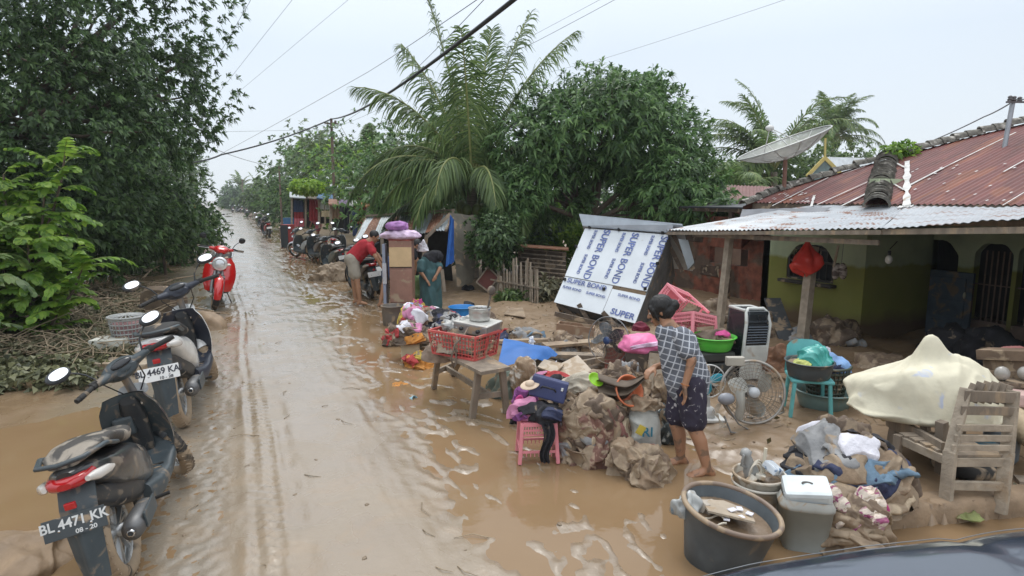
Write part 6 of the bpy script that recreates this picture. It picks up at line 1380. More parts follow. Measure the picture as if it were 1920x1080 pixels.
# --- big cream bundle, bench and chair on the right
def leg4(name, parent, pts, w, m, t=None):
    for a, b_ in pts: m_ = MB().beam(a, b_, w, t or w, bev=.004); m_.build(name, m, parent)
def aloc(p): return Matrix.Translation(p) @ Matrix.Rotation(-YAW, 4, 'Z')
bp = G(1668, 851); bench = thing('wooden_bench', 'low weathered wooden bench under the cream bundle, beside the slatted chair', 'bench', bp); D0 = depth_of(bp)
q = lambda x, y, d_=0: at_depth(x, y, D0+d_)-bp
mb = MB(); pl_ = [q(1660, 768, .1), q(1790, 786, -.45), q(1800, 765, .2), q(1690, 752, .7)]; mb.slab(pl_, (0, 0, -.03)); mb.build('seat', WOODL, bench)
mb = MB(); mb.beam(q(1665, 785, .05), q(1768, 845, -.65), .03, .11); mb.build('rail', WOOD, bench)
leg4('leg', bench, [(Vector((0, 0, -.05)), q(1683, 775)), (q(1764, 862, -.45), q(1766, 790, -.5)), (q(1735, 808, .5), q(1735, 765, .5)), (q(1800, 842, .1), q(1800, 775, .1))], .06, WOOD)
bu = at_depth(1735, 762, D0-.12)
hp = Heap('cloth_bundle', 'big cream cloth bundle with pale blue dots heaped on the wooden bench', 'bundle', bu, sz(138, bu), sz(75, bu), sz(88, bu), CREAM, 3, .026, 3.2, .12, .86, peak=[(-.02, .0, .15, .19), (.40, .0, .4, .05), (-.5, 0, .3, -.03)], fine=True, flat=.26, rz=R(-10))
ch = G(1772, 946); chair = thing('slatted_chair', 'weathered wooden slatted chair seen from behind at the right', 'chair', ch)
q = lambda x, y, d_=0: at_depth(x, y, depth_of(ch)+d_)-ch
bl, br_, tl, tr_ = q(1773, 946), q(1876, 950, -.02), q(1812, 728, .02), q(1900, 732, .0)
midl = q(1782, 850); midr = q(1888, 850)
for a, c_, b_ in ((bl-Vector((0, 0, .05)), midl, tl), (br_-Vector((0, 0, .05)), midr, tr_)): m_ = MB(); m_.beam(a, c_+(c_-a)*.03, .075, .04, bev=.006); m_.beam(c_, b_, .07, .04, bev=.006); m_.jit(.004, 8); m_.build('leg', WOODL, chair)
aw = _F.copy(); aw.z = 0; aw.normalize(); fo = aw*.42+_R*(-.10)
for a in (bl+_R*.02, br_-_R*.02): m_ = MB(); m_.beam(a+fo-Vector((0, 0, .05)), Vector((a.x, a.y, midl.z-.02))+fo, .05, .04); m_.build('leg', WOOD, chair)
for y, w_ in ((742, .075), (768, .06), (800, .045), (819, .045), (837, .04)):
    t_ = (850-y)/(850-730); a, b_ = midl.lerp(tl, t_), midr.lerp(tr_, t_); m_ = MB(); m_.beam(a-_R*.02-aw*.025, b_+_R*.02-aw*.025, .016, w_, bev=.004); m_.jit(.003, 9); m_.build('back_slat', WOODL if y > 790 else WOOD, chair)
for k in range(6):
    a = tl.lerp(tr_, .06+.155*k)+aw*.02; m_ = MB(); m_.beam(a+Vector((0, 0, -.1))+_R*.0, a+_R*.045+Vector((0, 0, .02+.025*math.sin(math.pi*(k+.5)/6))), .05, .014, bev=.003); m_.build('top_slat', WOOD, chair)
for k in range(5): f0_ = fo*(.08+.2*k); m_ = MB(); m_.beam(midl+f0_+Vector((0, 0, -.02)), midr+f0_+Vector((0, 0, -.02)), .07, .018, bev=.003); m_.build('seat_slat', WOOD, chair)
for a, b_ in ((midl+Vector((0, 0, -.06)), midr+Vector((0, 0, -.06))), (bl.lerp(midl, .38), br_.lerp(midr, .38)), (midl+Vector((0, 0, -.06)), midl+fo+Vector((0, 0, -.06))), (midr+Vector((0, 0, -.06)), midr+fo+Vector((0, 0, -.06)))): m_ = MB(); m_.beam(a, b_, .03, .06, bev=.004); m_.build('rail', WOODL, chair)
# --- piles right front
p = G(1580, 925); h = Heap('clothes_pile', 'mound of wet clothes and a white shirt on a brown sack, by the slatted chair', 'clothes', p, sz(108, p), sz(85, p), sz(105, p), SACKM, 5, .028, 6, .15, .9, peak=[(-.1, .1, .45, .06)], fine=True)
h.garment(100, 62, 30, 16, CWH, 3, .02, lift=.05); h.garment(200, 60, 30, 20, CGR, 4, .03, lift=.035); h.garment(255, 40, 38, 14, CJN, 5, .03, lift=.03); h.garment(300, 38, 36, 12, CNV, 6, .03, lift=.02); h.garment(40, 45, 36, 22, CBL, 7, .03, lift=.02); h.garment(230, 28, 30, 12, MUDC, 8, .03, lift=.02); h.garment(270, 66, 16, 12, CWH, 9, .02, lift=.055); h.garment(180, 34, 18, 14, CBL, 10, .03, lift=.02); h.garment(80, 74, 18, 14, CBR, 12, .03, lift=.07); h.cover(9, [MUDC, SACKM, CBR, MUDC, CJN, SACKM], 31, 0, 45)
for k, (a0, e0, a1, e1, r_, m_) in enumerate(((185, 35, 290, 30, .045, CNV), (200, 50, 310, 60, .045, CGR), (235, 28, 350, 30, .045, CJN), (210, 15, 300, 14, .04, CM('beige_garment', (.45, .36, .25), .3)), (280, 45, 20, 35, .04, CBL), (250, 70, 330, 66, .04, CBR))): h.roll(a0, e0, a1, e1, r_, m_, 50+k)
p = G(1575, 1005); h = Heap('clothes_sack', 'muddy sack with a striped pink and cream cloth draped over it behind the grey bin', 'clothes', p, sz(78, p), sz(60, p), sz(98, p), SACKM, 8, .035, 7, .15, .95, fine=True)
h.garment(290, 58, 42, 14, STR_, 6, .028, lift=.04); h.garment(250, 20, 28, 26, MUDC, 7, .035); h.garment(0, 45, 20, 16, CMG, 8, .025, lift=.03); h.cover(8, [MUDC, SACKM, SACKD, MUDC], 32, -5, 60); h.garment(320, 50, 36, 9, STR_, 26, .025, lift=.06)
for k, (a0, e0, a1, e1, r_, m_) in enumerate(((200, 60, 345, 45, .045, STR_), (215, 35, 340, 28, .04, SACKM), (205, 15, 330, 8, .045, MUDC))): h.roll(a0, e0, a1, e1, r_, m_, 60+k)
# --- swing bin
p = G(1504, 1030); p.z -= .02; b_ = thing('swing_bin', 'pale grey plastic bin with a white swing lid, muddy around the collar', 'bin', p, rz=-YAW+R(-14)); BING = mat('bin_grey', (.40, .45, .45), .45, mud=.08, var=.1, msc=4)
w = sz(82, p); hh = sz(98, p)
mb = MB(); mb.lathe([(0, 0), (.42*w, 0), (.44*w, .01), (.56*w, hh), (.57*w, hh)], 28, pw=.45, sq=(1, .72)); mb.build('body', BING, b_)
mb = MB(); mb.lathe([(.565*w, hh-.01), (.585*w, hh-.005), (.585*w, hh+.012), (.53*w, hh+.035), (.50*w, hh+.05)], 28, pw=.45, sq=(1, .72)); mb.build('collar', mat('muddy_collar', (.36, .36, .33), .5, mud=.38, msc=9), b_)
mb = MB(); mb.box((0, 0, hh+.085), (.98*w, .68*w, .09), Matrix.Rotation(R(16), 3, 'X') @ Matrix.Rotation(R(-6), 3, 'Y'), bev=.025); l_ = mb.build('lid', mat('lid_white', (.60, .65, .66), .4, mud=.14), b_)
mb = MB(); mb.tube([Vector((.11*w*math.cos(R(a)), -.02+.11*w*math.sin(R(a))*.8, hh+.134)) for a in range(20, 165, 12)], .006, 6); mb.build('handle', mat('lid_slot', (.12, .11, .10), .6), l_)
# --- bucket with things
def basin(name, label, cat, p, r, h_, m, rb=.72, rim=.02, rz=0, tilt=(0, 0), fill=None, fillm=None, group=None, sq=(1, 1), pw=None, n=40, part='body'):
    o = thing(name, label, cat, p, group=group, rot=(tilt[0], tilt[1], -YAW+rz)); w_ = .012
    mb = MB(); mb.lathe([(0, 0), (r*rb*.96, 0), (r*rb, .008), (r*(rb+(1-rb)*.55), h_*.55), (r*.975, h_*.93), (r*(1+rim), h_*.955), (r*(1+rim), h_*.99), (r*.985, h_), (r*.955, h_*.975), (r*(rb+(1-rb)*.55)*.96, h_*.55), (r*rb*.94, .02), (0, .02)], n, pw=pw, sq=sq)
    mb.build(part, m, o)
    if fill: 
        rf_ = r*(rb+(1-rb)*fill)*.95; MB().grid(lambda u, v: Vector((math.cos(u*2*math.pi)*rf_*v*sq[0], math.sin(u*2*math.pi)*rf_*v*sq[1], h_*fill+.02*noise.noise((math.cos(u*6.283)*v*4, math.sin(u*6.283)*v*4, r))*(v < .98))), 36, 8).build('contents', fillm, o, smooth=True)
    return o
MUDF = mat('mud_filling', (.22, .155, .10), .4, var=.3, bump=.5)
p = G(1418, 985); D1 = depth_of(p); r = sz(46, p); hh = sz(105, p)
bk = basin('bucket', 'muddy white paint bucket full of kitchen things, behind the big tub', 'bucket', p, r, hh, mat('bucket_white', (.55, .52, .45), .45, mud=.50, msc=5), .84, .05, fill=.86, fillm=MUDF)
MB().lathe([(r*1.02, hh*.80), (r*1.06, hh*.81), (r*1.06, hh*.84), (r*1.02, hh*.85)], 36).build('band', mat('bucket_band', (.60, .57, .50), .4, mud=.3), bk)
def onto(name, lab, cat, pos, mb, m, grp=None, rot=None): o = mb.build(name, m, loc=pos, rot=rot); return tag(o, lab, cat, grp)
top = p+Vector((0, 0, hh))
mb = MB(); mb.tube([(0, 0, -.14), (.03, .0, .16)], .011, 8); onto('stick', 'pale plastic stick standing up in the paint bucket', 'stick', top+_R*.01, mb, mat('ivory_plastic', (.62, .56, .44), .5))
mb = MB(); mb.lathe([(0, -.1), (.045, -.1), (.05, .0), (.035, .05), (.028, .1), (.04, .12), (.02, .15), (0, .15)], 16, (0, 0, 0), (-.25, .2, 1)); mb.tube([(-.03, 0, .02), (-.085, 0, .05), (-.07, 0, .12)], .009, 6); onto('blender_jug', 'small grey blender jug sticking out of the paint bucket', 'jug', top-_R*.045+aw*.03, mb, mat('jug_grey', (.30, .30, .29), .35, mud=.3))
mb = MB(); mb.box((0, 0, 0), (.12, .10, .05), Euler((R(25), R(18), R(20))).to_matrix(), bev=.01); onto('snack_packet', 'white and blue packet lying on the paint bucket rim', 'packet', top+_R*.085+Vector((0, 0, .03)), mb, mat('packet', (.60, .64, .68), .35, col2=(.08, .16, .28), s2=16, t2=.56, mud=.1))
mb = MB(); 
for k in range(3): mb.tube([Vector((-.07+.03*k+.05*math.cos(a), -.03+.02*k, .01+.07*math.sin(a))) for a in [i*math.pi/10 for i in range(11)]], .006, 6)
onto('cable_coil', 'pale looped cable hanging in the paint bucket', 'cable', top, mb, mat('cable_beige', (.5, .45, .37), .5, mud=.2))
mb = MB(); mb.box((0, 0, 0), (.09, .06, .03), Euler((R(10), R(8), R(40))).to_matrix(), bev=.008); mb.box((-.08, .0, -.01), (.07, .05, .03), Euler((R(30), R(-14), R(10))).to_matrix(), bev=.01); onto('plastic_shard', 'broken pale plastic piece lying in the paint bucket', 'plastic piece', top+Vector((-.01, -.02, -.015)), mb, mat('bucket_white', (1, 1, 1)))
p = G(1345, 1050); p.z -= .03; r = sz(86, p); hh = sz(118, p)
TUBM = mat('black_tub', (.085, .10, .11), .5, mud=.28, msc=3, var=.3)
tub = basin('big_tub', 'big black plastic tub of muddy odds and ends at the front right', 'tub', p, r, hh, TUBM, .72, .01, tilt=(R(4), R(9)), fill=.80, fillm=MUDF, n=56)
MB().torus((0, 0, hh), (0, 0, 1), r*1.01, .016, 64, 8).build('rim', mat('tub_rim_mud', (.22, .16, .12), .5, mud=.55, msc=6), tub)
TP = lambda x, y, z=0: p+(_R*x+aw*y)*r+Vector((0, 0, hh*.86+z-.13*x*r))
mb = MB(); mb.slab([(-.13, -.10, 0), (.13, -.12, -.01), (.15, .05, 0), (.02, .14, .01), (-.12, .12, .0)], (0, 0, .012)); mb.xf(Euler((R(-10), R(8), R(-30))).to_matrix().to_4x4()); onto('broken_board', 'mud coated flat board lying across the big tub', 'board', TP(.12, -.05, .03), mb, mat('muddy_board', (.40, .33, .25), .5, mud=.4, msc=8))
h = Heap('plastic_bag', 'crumpled grey and blue plastic bag at the left of the big tub', 'bag', TP(-.62, .20, -.05), .085, .075, .13, mat('grey_bag', (.36, .37, .36), .35, col2=(.10, .20, .28), s2=7, t2=.6, mud=.35, coat=.3), 31, .02, 12, .2)
for k, (x, y) in enumerate(((.0, 0), (.05, .02), (.09, -.03), (.03, -.06), (-.06, -.08))): tag(MB().box((0, 0, 0), (.05-.005*k, .035, .008), Matrix.Rotation(k, 3, 'Z'), bev=.003).build('china_shard', CWH, loc=TP(.22, -.12, .052-.004*k)+_R*x+aw*y), 'white broken shard lying on the board in the big tub', 'shard', 'white shards in the big tub')
mb = MB(); mb.tube([Vector((.06*math.cos(a), -.02+.05*math.sin(a), .02+.01*math.sin(3*a))) for a in [i*6.28/20 for i in range(19)]], .006, 6); onto('wire_loop', 'pale wire loop at the front of the big tub', 'wire', TP(-.28, -.42, .0), mb, mat('cable_beige', (1, 1, 1)))
mb = MB(); mb.box((0, 0, 0), (.14, .10, .04), Euler((R(16), R(12), R(12))).to_matrix(), bev=.006); mb.box((-.07, -.02, .03), (.04, .05, .06), Euler((R(16), R(12), R(12))).to_matrix(), bev=.006); onto('plug_box', 'pale muddy plastic box in the middle of the big tub', 'box', TP(-.12, .25, .0), mb, mat('box_pale', (.45, .40, .34), .5, mud=.35))
pp = G(1456, 1005); mb = MB(); mb.slab([(0, 0, 0), (.10, .02, 0), (.12, .03, .16), (.06, .02, .19), (.0, 0, .10)], (0, .012, 0)); onto('broken_plastic', 'pale broken plastic sheet standing between tub and bin', 'plastic piece', pp, mb, mat('packet', (1, 1, 1)), rot=(R(-8), 0, -YAW))
# --- sacks and clothes in the middle
p = G(1203, 896); h = Heap('brown_sack', 'slumped brown muddy sack lying in front of the white rice sack', 'sack', p, sz(58, p), sz(40, p), sz(58, p), SACKD, 11, .035, 8, .22, .85, peak=[(-.75, .1, .4, .10)], fine=True, rz=R(-8)); h.garment(190, 50, 26, 26, MUDC, 3, .035, lift=.02); h.cover(5, [SACKD, MUDC], 34, 0, 60, (18, 30))
p = G(1205, 858); h = Heap('rice_sack', 'white printed rice sack standing full and tied beside the bent woman', 'sack', p, sz(31, p), sz(24, p), sz(104, p), mat('rice_sack_weave', (.50, .50, .46), .7, col2=(.10, .16, .19), s2=9, t2=.68, mud=.36, msc=3.5, bump=.3), 12, .022, 8, .12, .62, fine=True, flat=.05)
lt = p+Vector((0, 0, sz(62, p)))-aw*(sz(25, p)+.035); text_obj('lettering', 'RI', .11, mat('sack_blue', (.03, .18, .26), .6, mud=.2), h.o, basis(lt-p, _R, (0, 0, 1)), .001, .002)
mb = MB(); mb.box(lt-p+Vector((0, .0, -.12)), (.12, .004, .05), Matrix.Rotation(-YAW, 3, 'Z')); mb.build('print_panel', mat('sack_pink', (.5, .2, .18), .7, mud=.2), h.o)
MB().box(lt-p+_R*-.055+Vector((0, 0, .02)), (.06, .004, .08), Matrix.Rotation(-YAW, 3, 'Z') @ Matrix.Rotation(.5, 3, 'Y'), bev=.0015).build('yellow_print', mat('sack_yellow', (.55, .42, .06), .6, mud=.2), h.o)
pq = p+Vector((0, 0, sz(100, p))); h = Heap('muddy_rag', 'muddy rag folded over the top of the white rice sack', 'cloth', pq-_R*.01, .14, .10, .07, MUDC, 13, .03, 10, .2)
p = G(1112, 862); h = Heap('clothes_pile', 'tall heap of maroon patterned muddy clothes spilling over a basin, centre of the photo', 'clothes', p, sz(58, p), sz(48, p), sz(112, p), CMAR, 14, .035, 7, .16, .8, fine=True)
h.garment(250, 35, 34, 22, CMAR, 4, .045, lift=.03); h.garment(300, 62, 30, 22, CBR, 5, .045, lift=.05); h.garment(200, 50, 26, 26, MUDC, 6, .04, lift=.03); h.garment(285, 5, 34, 16, CMAR, 7, .035, lift=.03); h.garment(345, 40, 26, 24, CBR, 8, .04, lift=.03); h.garment(270, 75, 26, 18, SACKM, 9, .05, lift=.06); h.garment(235, -2, 16, 14, CM('beige_garment', (.45, .36, .25), .3), 10, .03); h.cover(16, [CMAR, CBR, CMAR, MUDC, CMAR, CM('beige_garment', (1, 1, 1)), CBR, CM('rose_garment', (.30, .13, .11), .2), CMAR, CGR], 33, -8, 80, (14, 24), .038)
for k, (a0, e0, a1, e1, r_, m_) in enumerate(((200, 60, 300, 40, .05, CMAR), (215, 25, 330, 15, .045, CBR), (240, 70, 340, 55, .05, SACKD), (255, -5, 250, 55, .035, CM('beige_garment', (1, 1, 1))), (290, 60, 300, 0, .045, MUDC), (205, 0, 320, 2, .045, CMAR), (320, 30, 300, 70, .04, CM('rose_garment', (1, 1, 1))), (225, 45, 275, 30, .04, CGR))): h.roll(a0, e0, a1, e1, r_, m_, 40+k)
pb = G(1105, 872); basin('clay_basin', 'mud coloured basin half buried under the maroon clothes', 'basin', pb+aw*.12-Vector((0, 0, .03)), .21, .17, mat('basin_mud', (.24, .17, .115), .5, mud=.5), .8, .04, fill=.6, fillm=MUDF)
pt = at_depth(1167, 737, depth_of(G(1150, 862))-.02)
o = basin('orange_bowl', 'orange plastic basin tipped on edge on top of the clothes heap', 'basin', pt, .125, .11, mat('orange_plastic', (.62, .18, .08), .4, mud=.22), .72, .08, tilt=(R(62), R(14)), rz=R(20), fill=.3, fillm=mat('orange_inside', (.45, .12, .05), .5, mud=.4))
pt = at_depth(1114, 716, depth_of(G(1112, 862))); basin('green_bowl', 'small lime green bowl tilted on top of the clothes heap', 'bowl', pt, .065, .04, mat('lime_plastic', (.30, .62, .03), .35, mud=.05), .5, .05, tilt=(R(35), R(25)))
pt = at_depth(1090, 712, depth_of(G(1112, 862))+.25); h = Heap('white_rag', 'off white muddy cloth behind the green bowl', 'cloth', pt-Vector((0, 0, .06)), .16, .12, .09, CM('offwhite_cloth', (.45, .40, .32), .3), 15, .03, 9)
# pink stool and its load
PNK = mat('pink_plastic', (.74, .26, .30), .4, mud=.05, var=.08)
def plastic_stool(name, label, loc, w_, d_, h_, rot, m=PNK, scl=1.0):
    o = thing(name, label, 'stool', loc, rot=rot, group='pink plastic stools'); o.scale = (scl,)*3
    mb = MB(); mb.box((0, 0, h_-.01), (w_*.92, d_*.92, .018), bev=.006); t_ = mb.build('top', m, o)
    for x in (-1, 1):
        for y in (-1, 1):
            mb = MB(); mb.beam((x*w_*.5, y*d_*.5, 0), (x*w_*.43, y*d_*.43, h_), .030, .030, bev=.005); mb.build('leg', m, o)
    for k, (a, b_) in enumerate((((-1, -1), (1, -1)), ((1, -1), (1, 1)), ((1, 1), (-1, 1)), ((-1, 1), (-1, -1)))):
        mb = MB(); A_ = Vector((a[0]*w_*.44, a[1]*d_*.44, h_)); B_ = Vector((b_[0]*w_*.44, b_[1]*d_*.44, h_))
        mb.beam(A_-Vector((0, 0, .012)), B_-Vector((0, 0, .012)), .012, .03, roll=math.pi/2*0); 
        for i in range(13): q_ = A_.lerp(B_, (i+.5)/13); mb.box(q_-Vector((0, 0, .06)), (.007, .007, .075))
        for z in (.06, .10): mb.beam(A_-Vector((0, 0, z)), B_-Vector((0, 0, z)), .010, .014)
        mb.build('apron', m, o)
        mb = MB(); A2_ = Vector((a[0]*w_*.485, a[1]*d_*.485, .10)); B2_ = Vector((b_[0]*w_*.485, b_[1]*d_*.485, .10)); mb.beam(A2_, B2_, .012, .018)
        for i in range(9): q_ = A2_.lerp(B2_, (i+.5)/9); mb.box(q_-Vector((0, 0, .02)), (.006, .006, .04))
        mb.build('stretcher', m, o)
    return o
p = G(1008, 868); plastic_stool('plastic_stool', 'pink plastic stool standing under a purple bag and navy box', p+aw*.12, sz(72, p), .28, sz(78, p), (0, 0, -YAW+R(4)))
tz = Vector((0, 0, sz(82, p))); c0 = p+aw*.12
h = Heap('school_bag', 'pink and purple bag with black straps on the pink stool', 'bag', c0+tz-_R*.10, .13, .12, .14, CPK_, 16, .025, 8, .15, .8, fine=True); h.garment(290, 40, 34, 18, CBL, 5, .02, lift=.03, name='strap'); h.garment(250, 10, 22, 12, CPU_, 6, .02, name='side_pocket')
h = Heap('black_clothes', 'black and navy clothes hanging off the front of the pink stool', 'clothes', c0+tz+_R*.05-aw*.02, .15, .15, .11, CBL, 17, .025, 9, .2, fine=True); h.garment(300, 30, 30, 20, CNV, 3, .025, lift=.03)
mb = MB(); mb.grid(lambda u, v: Vector(((u-.5)*(.10-.03*v)+.02*math.sin(v*6), -.015*math.sin(u*14+v*3)-.02*math.sin(v*3.1), -v*.33)), 18, 18, smooth=True); o = mb.build('hanging_sleeve', CBL, loc=c0+tz-aw*.17+_R*.07, rot=(0, 0, -YAW)); tag(o, 'black sleeve dangling from the pink stool to the mud', 'sleeve')
mb = MB(); mb.box((0, 0, 0), (.30, .12, .17), bev=.012); bx_ = mb.build('navy_box', mat('navy_box', (.045, .055, .14), .45, mud=.12), loc=c0+tz+_R*.10+aw*.10+Vector((0, 0, .20)), rot=(R(-8), R(13), -YAW+R(-10))); tag(bx_, 'dark navy suitcase like box lying on the clothes on the pink stool', 'box')
MB().tube([(-.06, -.065, .0), (-.05, -.10, .02), (.05, -.10, .02), (.06, -.065, 0)], .008, 8).build('handle', CBL, bx_); MB().box((.11, -.062, .03), (.02, .01, .03), bev=.003).build('latch', CHR, bx_)
mb = MB(); mb.ell((0, 0, 0), (.085, .06, .012), f=lambda u: 1+.08*noise.noise(u*3)); mb.ell((0, 0, .015), (.04, .035, .028)); onto('baby_hat', 'small cream sun hat resting on the navy box', 'hat', c0+tz+_R*-.06+aw*.05+Vector((0, 0, .245)), mb, mat('cream_hat', (.62, .48, .36), .8, mud=.1), rot=(R(20), R(-10), 0))
# things behind the stool
p = G(982, 745); Dq = depth_of(p)
h = Heap('paper_sack', 'brown and white mottled sack standing left of the grey basin', 'sack', p, sz(27, p), sz(22, p), sz(74, p), mat('brown_white_sack', (.27, .185, .11), .6, col2=(.58, .54, .47), s2=7, t2=.56, mud=.12, bump=.3), 18, .025, 8, .12, .6, fine=True, flat=.05)
p = G(996, 702); h = Heap('tied_sack', 'clean white plastic sack tied at the neck behind the brown mottled sack', 'sack', p, sz(31, p), sz(26, p), sz(60, p), mat('white_plastic_sack', (.70, .70, .72), .4, var=.06, mud=.05, coat=.2), 19, .012, 9, .08, .8, tie=(.55, .12, .06), fine=True, flat=.05)
h2 = Heap('sack_neck', 'x', 'x', Vector((0, 0, sz(62, p))), .035, .03, .07, mat('white_plastic_sack', (1, 1, 1)), 20, .012, 20, .2); h2.o.parent = h.o
for k_ in ('label', 'category'): del h2.o[k_]
MB().box(Vector((0, 0, .2))-aw*(sz(26, p)+.01)+_R*.05, (.05, .004, .03), Matrix.Rotation(-YAW, 3, 'Z')).build('stamp', mat('stamp_grey', (.12, .12, .13), .6), h.o)
p = G(955, 742); h = Heap('green_clothes', 'grey green clothes bundle behind the far leg of the work bench', 'clothes', p, sz(42, p), .2, sz(48, p), CM('greygreen_cloth', (.13, .16, .13), .3), 21, .03, 7, .2)
p = G(1030, 768); basin('grey_basin', 'grey enamel basin of clothes behind the navy box', 'basin', p+aw*.1+Vector((0, 0, .12)), sz(38, p), .15, mat('enamel_grey', (.36, .36, .33), .35, mud=.3), .7, .05, fill=.7, fillm=MUDC, tilt=(R(8), R(6)))
h = Heap('red_bag', 'dark red and black backpack lying in the grey basin', 'bag', p+aw*.16+_R*.05+Vector((0, 0, .22)), .19, .13, .13, CRD, 22, .03, 8, .2, fine=True); h.garment(290, 35, 30, 18, CBL, 3, .02); h.garment(180, 50, 20, 16, CPK_, 4, .02)
p = G(1085, 742); h = Heap('white_cloth_heap', 'white and brown muddy cloths between the grey basin and the clothes heap', 'clothes', p+aw*.2, .24, .2, .20, CM('dirty_white_cloth', (.42, .37, .29), .35), 23, .03, 7, .2); h.garment(0, 55, 26, 20, CBR, 4, .03)
# --- work bench with crate
T = [on_z(x, y, .52) for x, y in ((812, 652), (902, 697), (957, 688), (868, 645))]
wbn = thing('work_bench', 'rough wooden work bench with splayed legs carrying the red crate', 'bench', G(900, 760))
o_ = wbn.location.copy(); wmb = MB().slab([t_-o_ for t_ in T], (0, 0, -.035)).jit(.004, 5); wmb.build('top', WOOD, wbn)
feet = [G(812, 728), G(884, 783), G(951, 775), G(845, 700)]; tops_ = [T[0].lerp(T[2], .08), T[1].lerp(T[3], .12), T[2].lerp(T[0], .10), T[3].lerp(T[1], .12)]
for f_, t_ in zip(feet, tops_): m_ = MB(); m_.beam(f_-o_-Vector((0, 0, .06)), t_-o_-Vector((0, 0, .03)), .055, .06, bev=.004); m_.jit(.004, 7); m_.build('leg', WOOD, wbn)
mfeet = [f_.lerp(t_, .42) for f_, t_ in zip(feet, tops_)]
for a, b_ in ((mfeet[1], mfeet[2]), (mfeet[0], mfeet[3]), (mfeet[0].lerp(mfeet[3], .5), mfeet[1].lerp(mfeet[2], .5))): m_ = MB(); m_.beam(a-o_, b_-o_, .03, .055, bev=.003); m_.build('stretcher', WOOD, wbn)
CRT = mat('red_crate_plastic', (.50, .085, .075), .45, mud=.25, msc=6)
def crate(name, label, loc, L_, W2, H2, rot, m, nx=14, ny=9, nz=5):
    o = thing(name, label, 'crate', loc, rot=rot); fl = .88
    def side(a0, a1, b0, b1, n):
        mb = MB(); a0, a1, b0, b1 = map(Vector, (a0, a1, b0, b1))     # bottom corners then top corners
        for i in range(n+1): t = i/n; mb.beam(a0.lerp(a1, t), b0.lerp(b1, t), .007, .007)
        for j in range(nz+1): t = j/nz; mb.beam(a0.lerp(b0, t), a1.lerp(b1, t), .006, .008)
        mb.beam(b0, b1, .024, .026, bev=.004); mb.beam(a0.lerp(b0, .03), a1.lerp(b1, .03), .02, .02); mb.beam(a0, b0, .018, .018, bev=.003); mb.beam(a0.lerp(a1, .5), b0.lerp(b1, .5), .014, .012); return mb
    x, y = L_/2, W2/2; B_ = [(-x*fl, -y*fl, 0), (x*fl, -y*fl, 0), (x*fl, y*fl, 0), (-x*fl, y*fl, 0)]; Tt = [(-x, -y, H2), (x, -y, H2), (x, y, H2), (-x, y, H2)]
    for i in range(4): j = (i+1) % 4; side(B_[i], B_[j], Tt[i], Tt[j], nx if i % 2 == 0 else ny).build('side', m, o)
    MB().box((0, 0, .006), (L_*fl, W2*fl, .010)).build('base', m, o); return o
cpos = (T[0]+T[1]+T[2]+T[3])/4; hd = T[1]-T[0]; ang = math.atan2(hd.y, hd.x)
cp_ = on_z(888, 683, .52); crate('plastic_crate', 'red lattice plastic crate on the wooden work bench', cpos-_R*.07+aw*.12+Vector((0, 0, .003)), .62, .40, .24, (0, 0, ang+R(24)), CRT)
cc0 = cpos-_R*.07+aw*.12
h = Heap('crate_contents', 'muddy kitchen things filling the red crate', 'kitchenware', cc0+Vector((0, 0, .05)), .24, .15, .19, CM('muddy_things', (.30, .25, .19), .4), 24, .04, 12, .3)
mb = MB(); mb.box((0, 0, 0), (.40, .30, .10), bev=.012); st_ = mb.build('gas_stove', mat('stove_steel', (.30, .31, .30), .35, metal=.6, mud=.38, msc=6), loc=cc0+_R*.14+aw*.02+Vector((0, 0, .285)), rot=(R(3), R(4), ang+R(30))); tag(st_, 'grey steel gas stove lying on the red crate', 'stove')
MB().box((0, 0, .056), (.41, .31, .012), bev=.004).build('cover', mat('stove_white', (.55, .54, .50), .4, mud=.25), st_)
for s_ in (-.1, .1): MB().lathe([(.02, .0), (.02, .02), (.0, .022)], 12, (s_, -.152, .0), (0, -1, 0)).build('knob', PLAST, st_)
pp_ = cc0+_R*.16+aw*.04+Vector((0, 0, .352)); basin('cooking_pot', 'grey aluminium pot standing on the gas stove', 'pot', pp_, .115, .13, mat('aluminium', (.52, .52, .50), .35, metal=.7, mud=.22), .94, .05, fill=.85, fillm=mat('dark_water', (.06, .05, .04), .3), part='pan')
mb = MB(); mb.tube([(0, 0, 0), (.03, .01, .10), (.05, .02, .17)], .010, 6); mb.ell((.055, .02, .20), (.045, .03, .05)); onto('ladle', 'dark muddy ladle standing in the aluminium pot', 'ladle', pp_+_R*.08+Vector((0, 0, .10)), mb, mat('dark_ladle', (.10, .08, .065), .6, mud=.4))
h = Heap('pan_lid_heap', 'crumpled grey foil and lids beside the pot', 'kitchenware', cc0-_R*.06+aw*.1+Vector((0, 0, .25)), .17, .12, .10, mat('foil_grey', (.34, .34, .33), .35, metal=.3, mud=.3), 25, .035, 16, .3)
mb = MB(); mb.tube([(0, 0, 0), (-.06, -.05, -.06), (-.16, -.06, -.14), (-.20, -.05, -.28), (-.17, -.04, -.38), (-.14, -.04, -.32), (-.15, -.05, -.18)], .010, 8); onto('gas_hose', 'brown rubber gas hose dangling over the red crate', 'hose', cc0+_R*.05-aw*.14+Vector((0, 0, .30)), mb, mat('hose_brown', (.17, .13, .10), .6, mud=.4))
p = on_z(822, 668, .45); h = Heap('hanging_cloth_bag', 'brown pleated cloth bag slung at the left end of the work bench', 'bag', p+Vector((0, 0, -.03)), .15, .12, .19, CM('brown_pleated', (.27, .20, .15), .25), 26, .02, 9, .15)
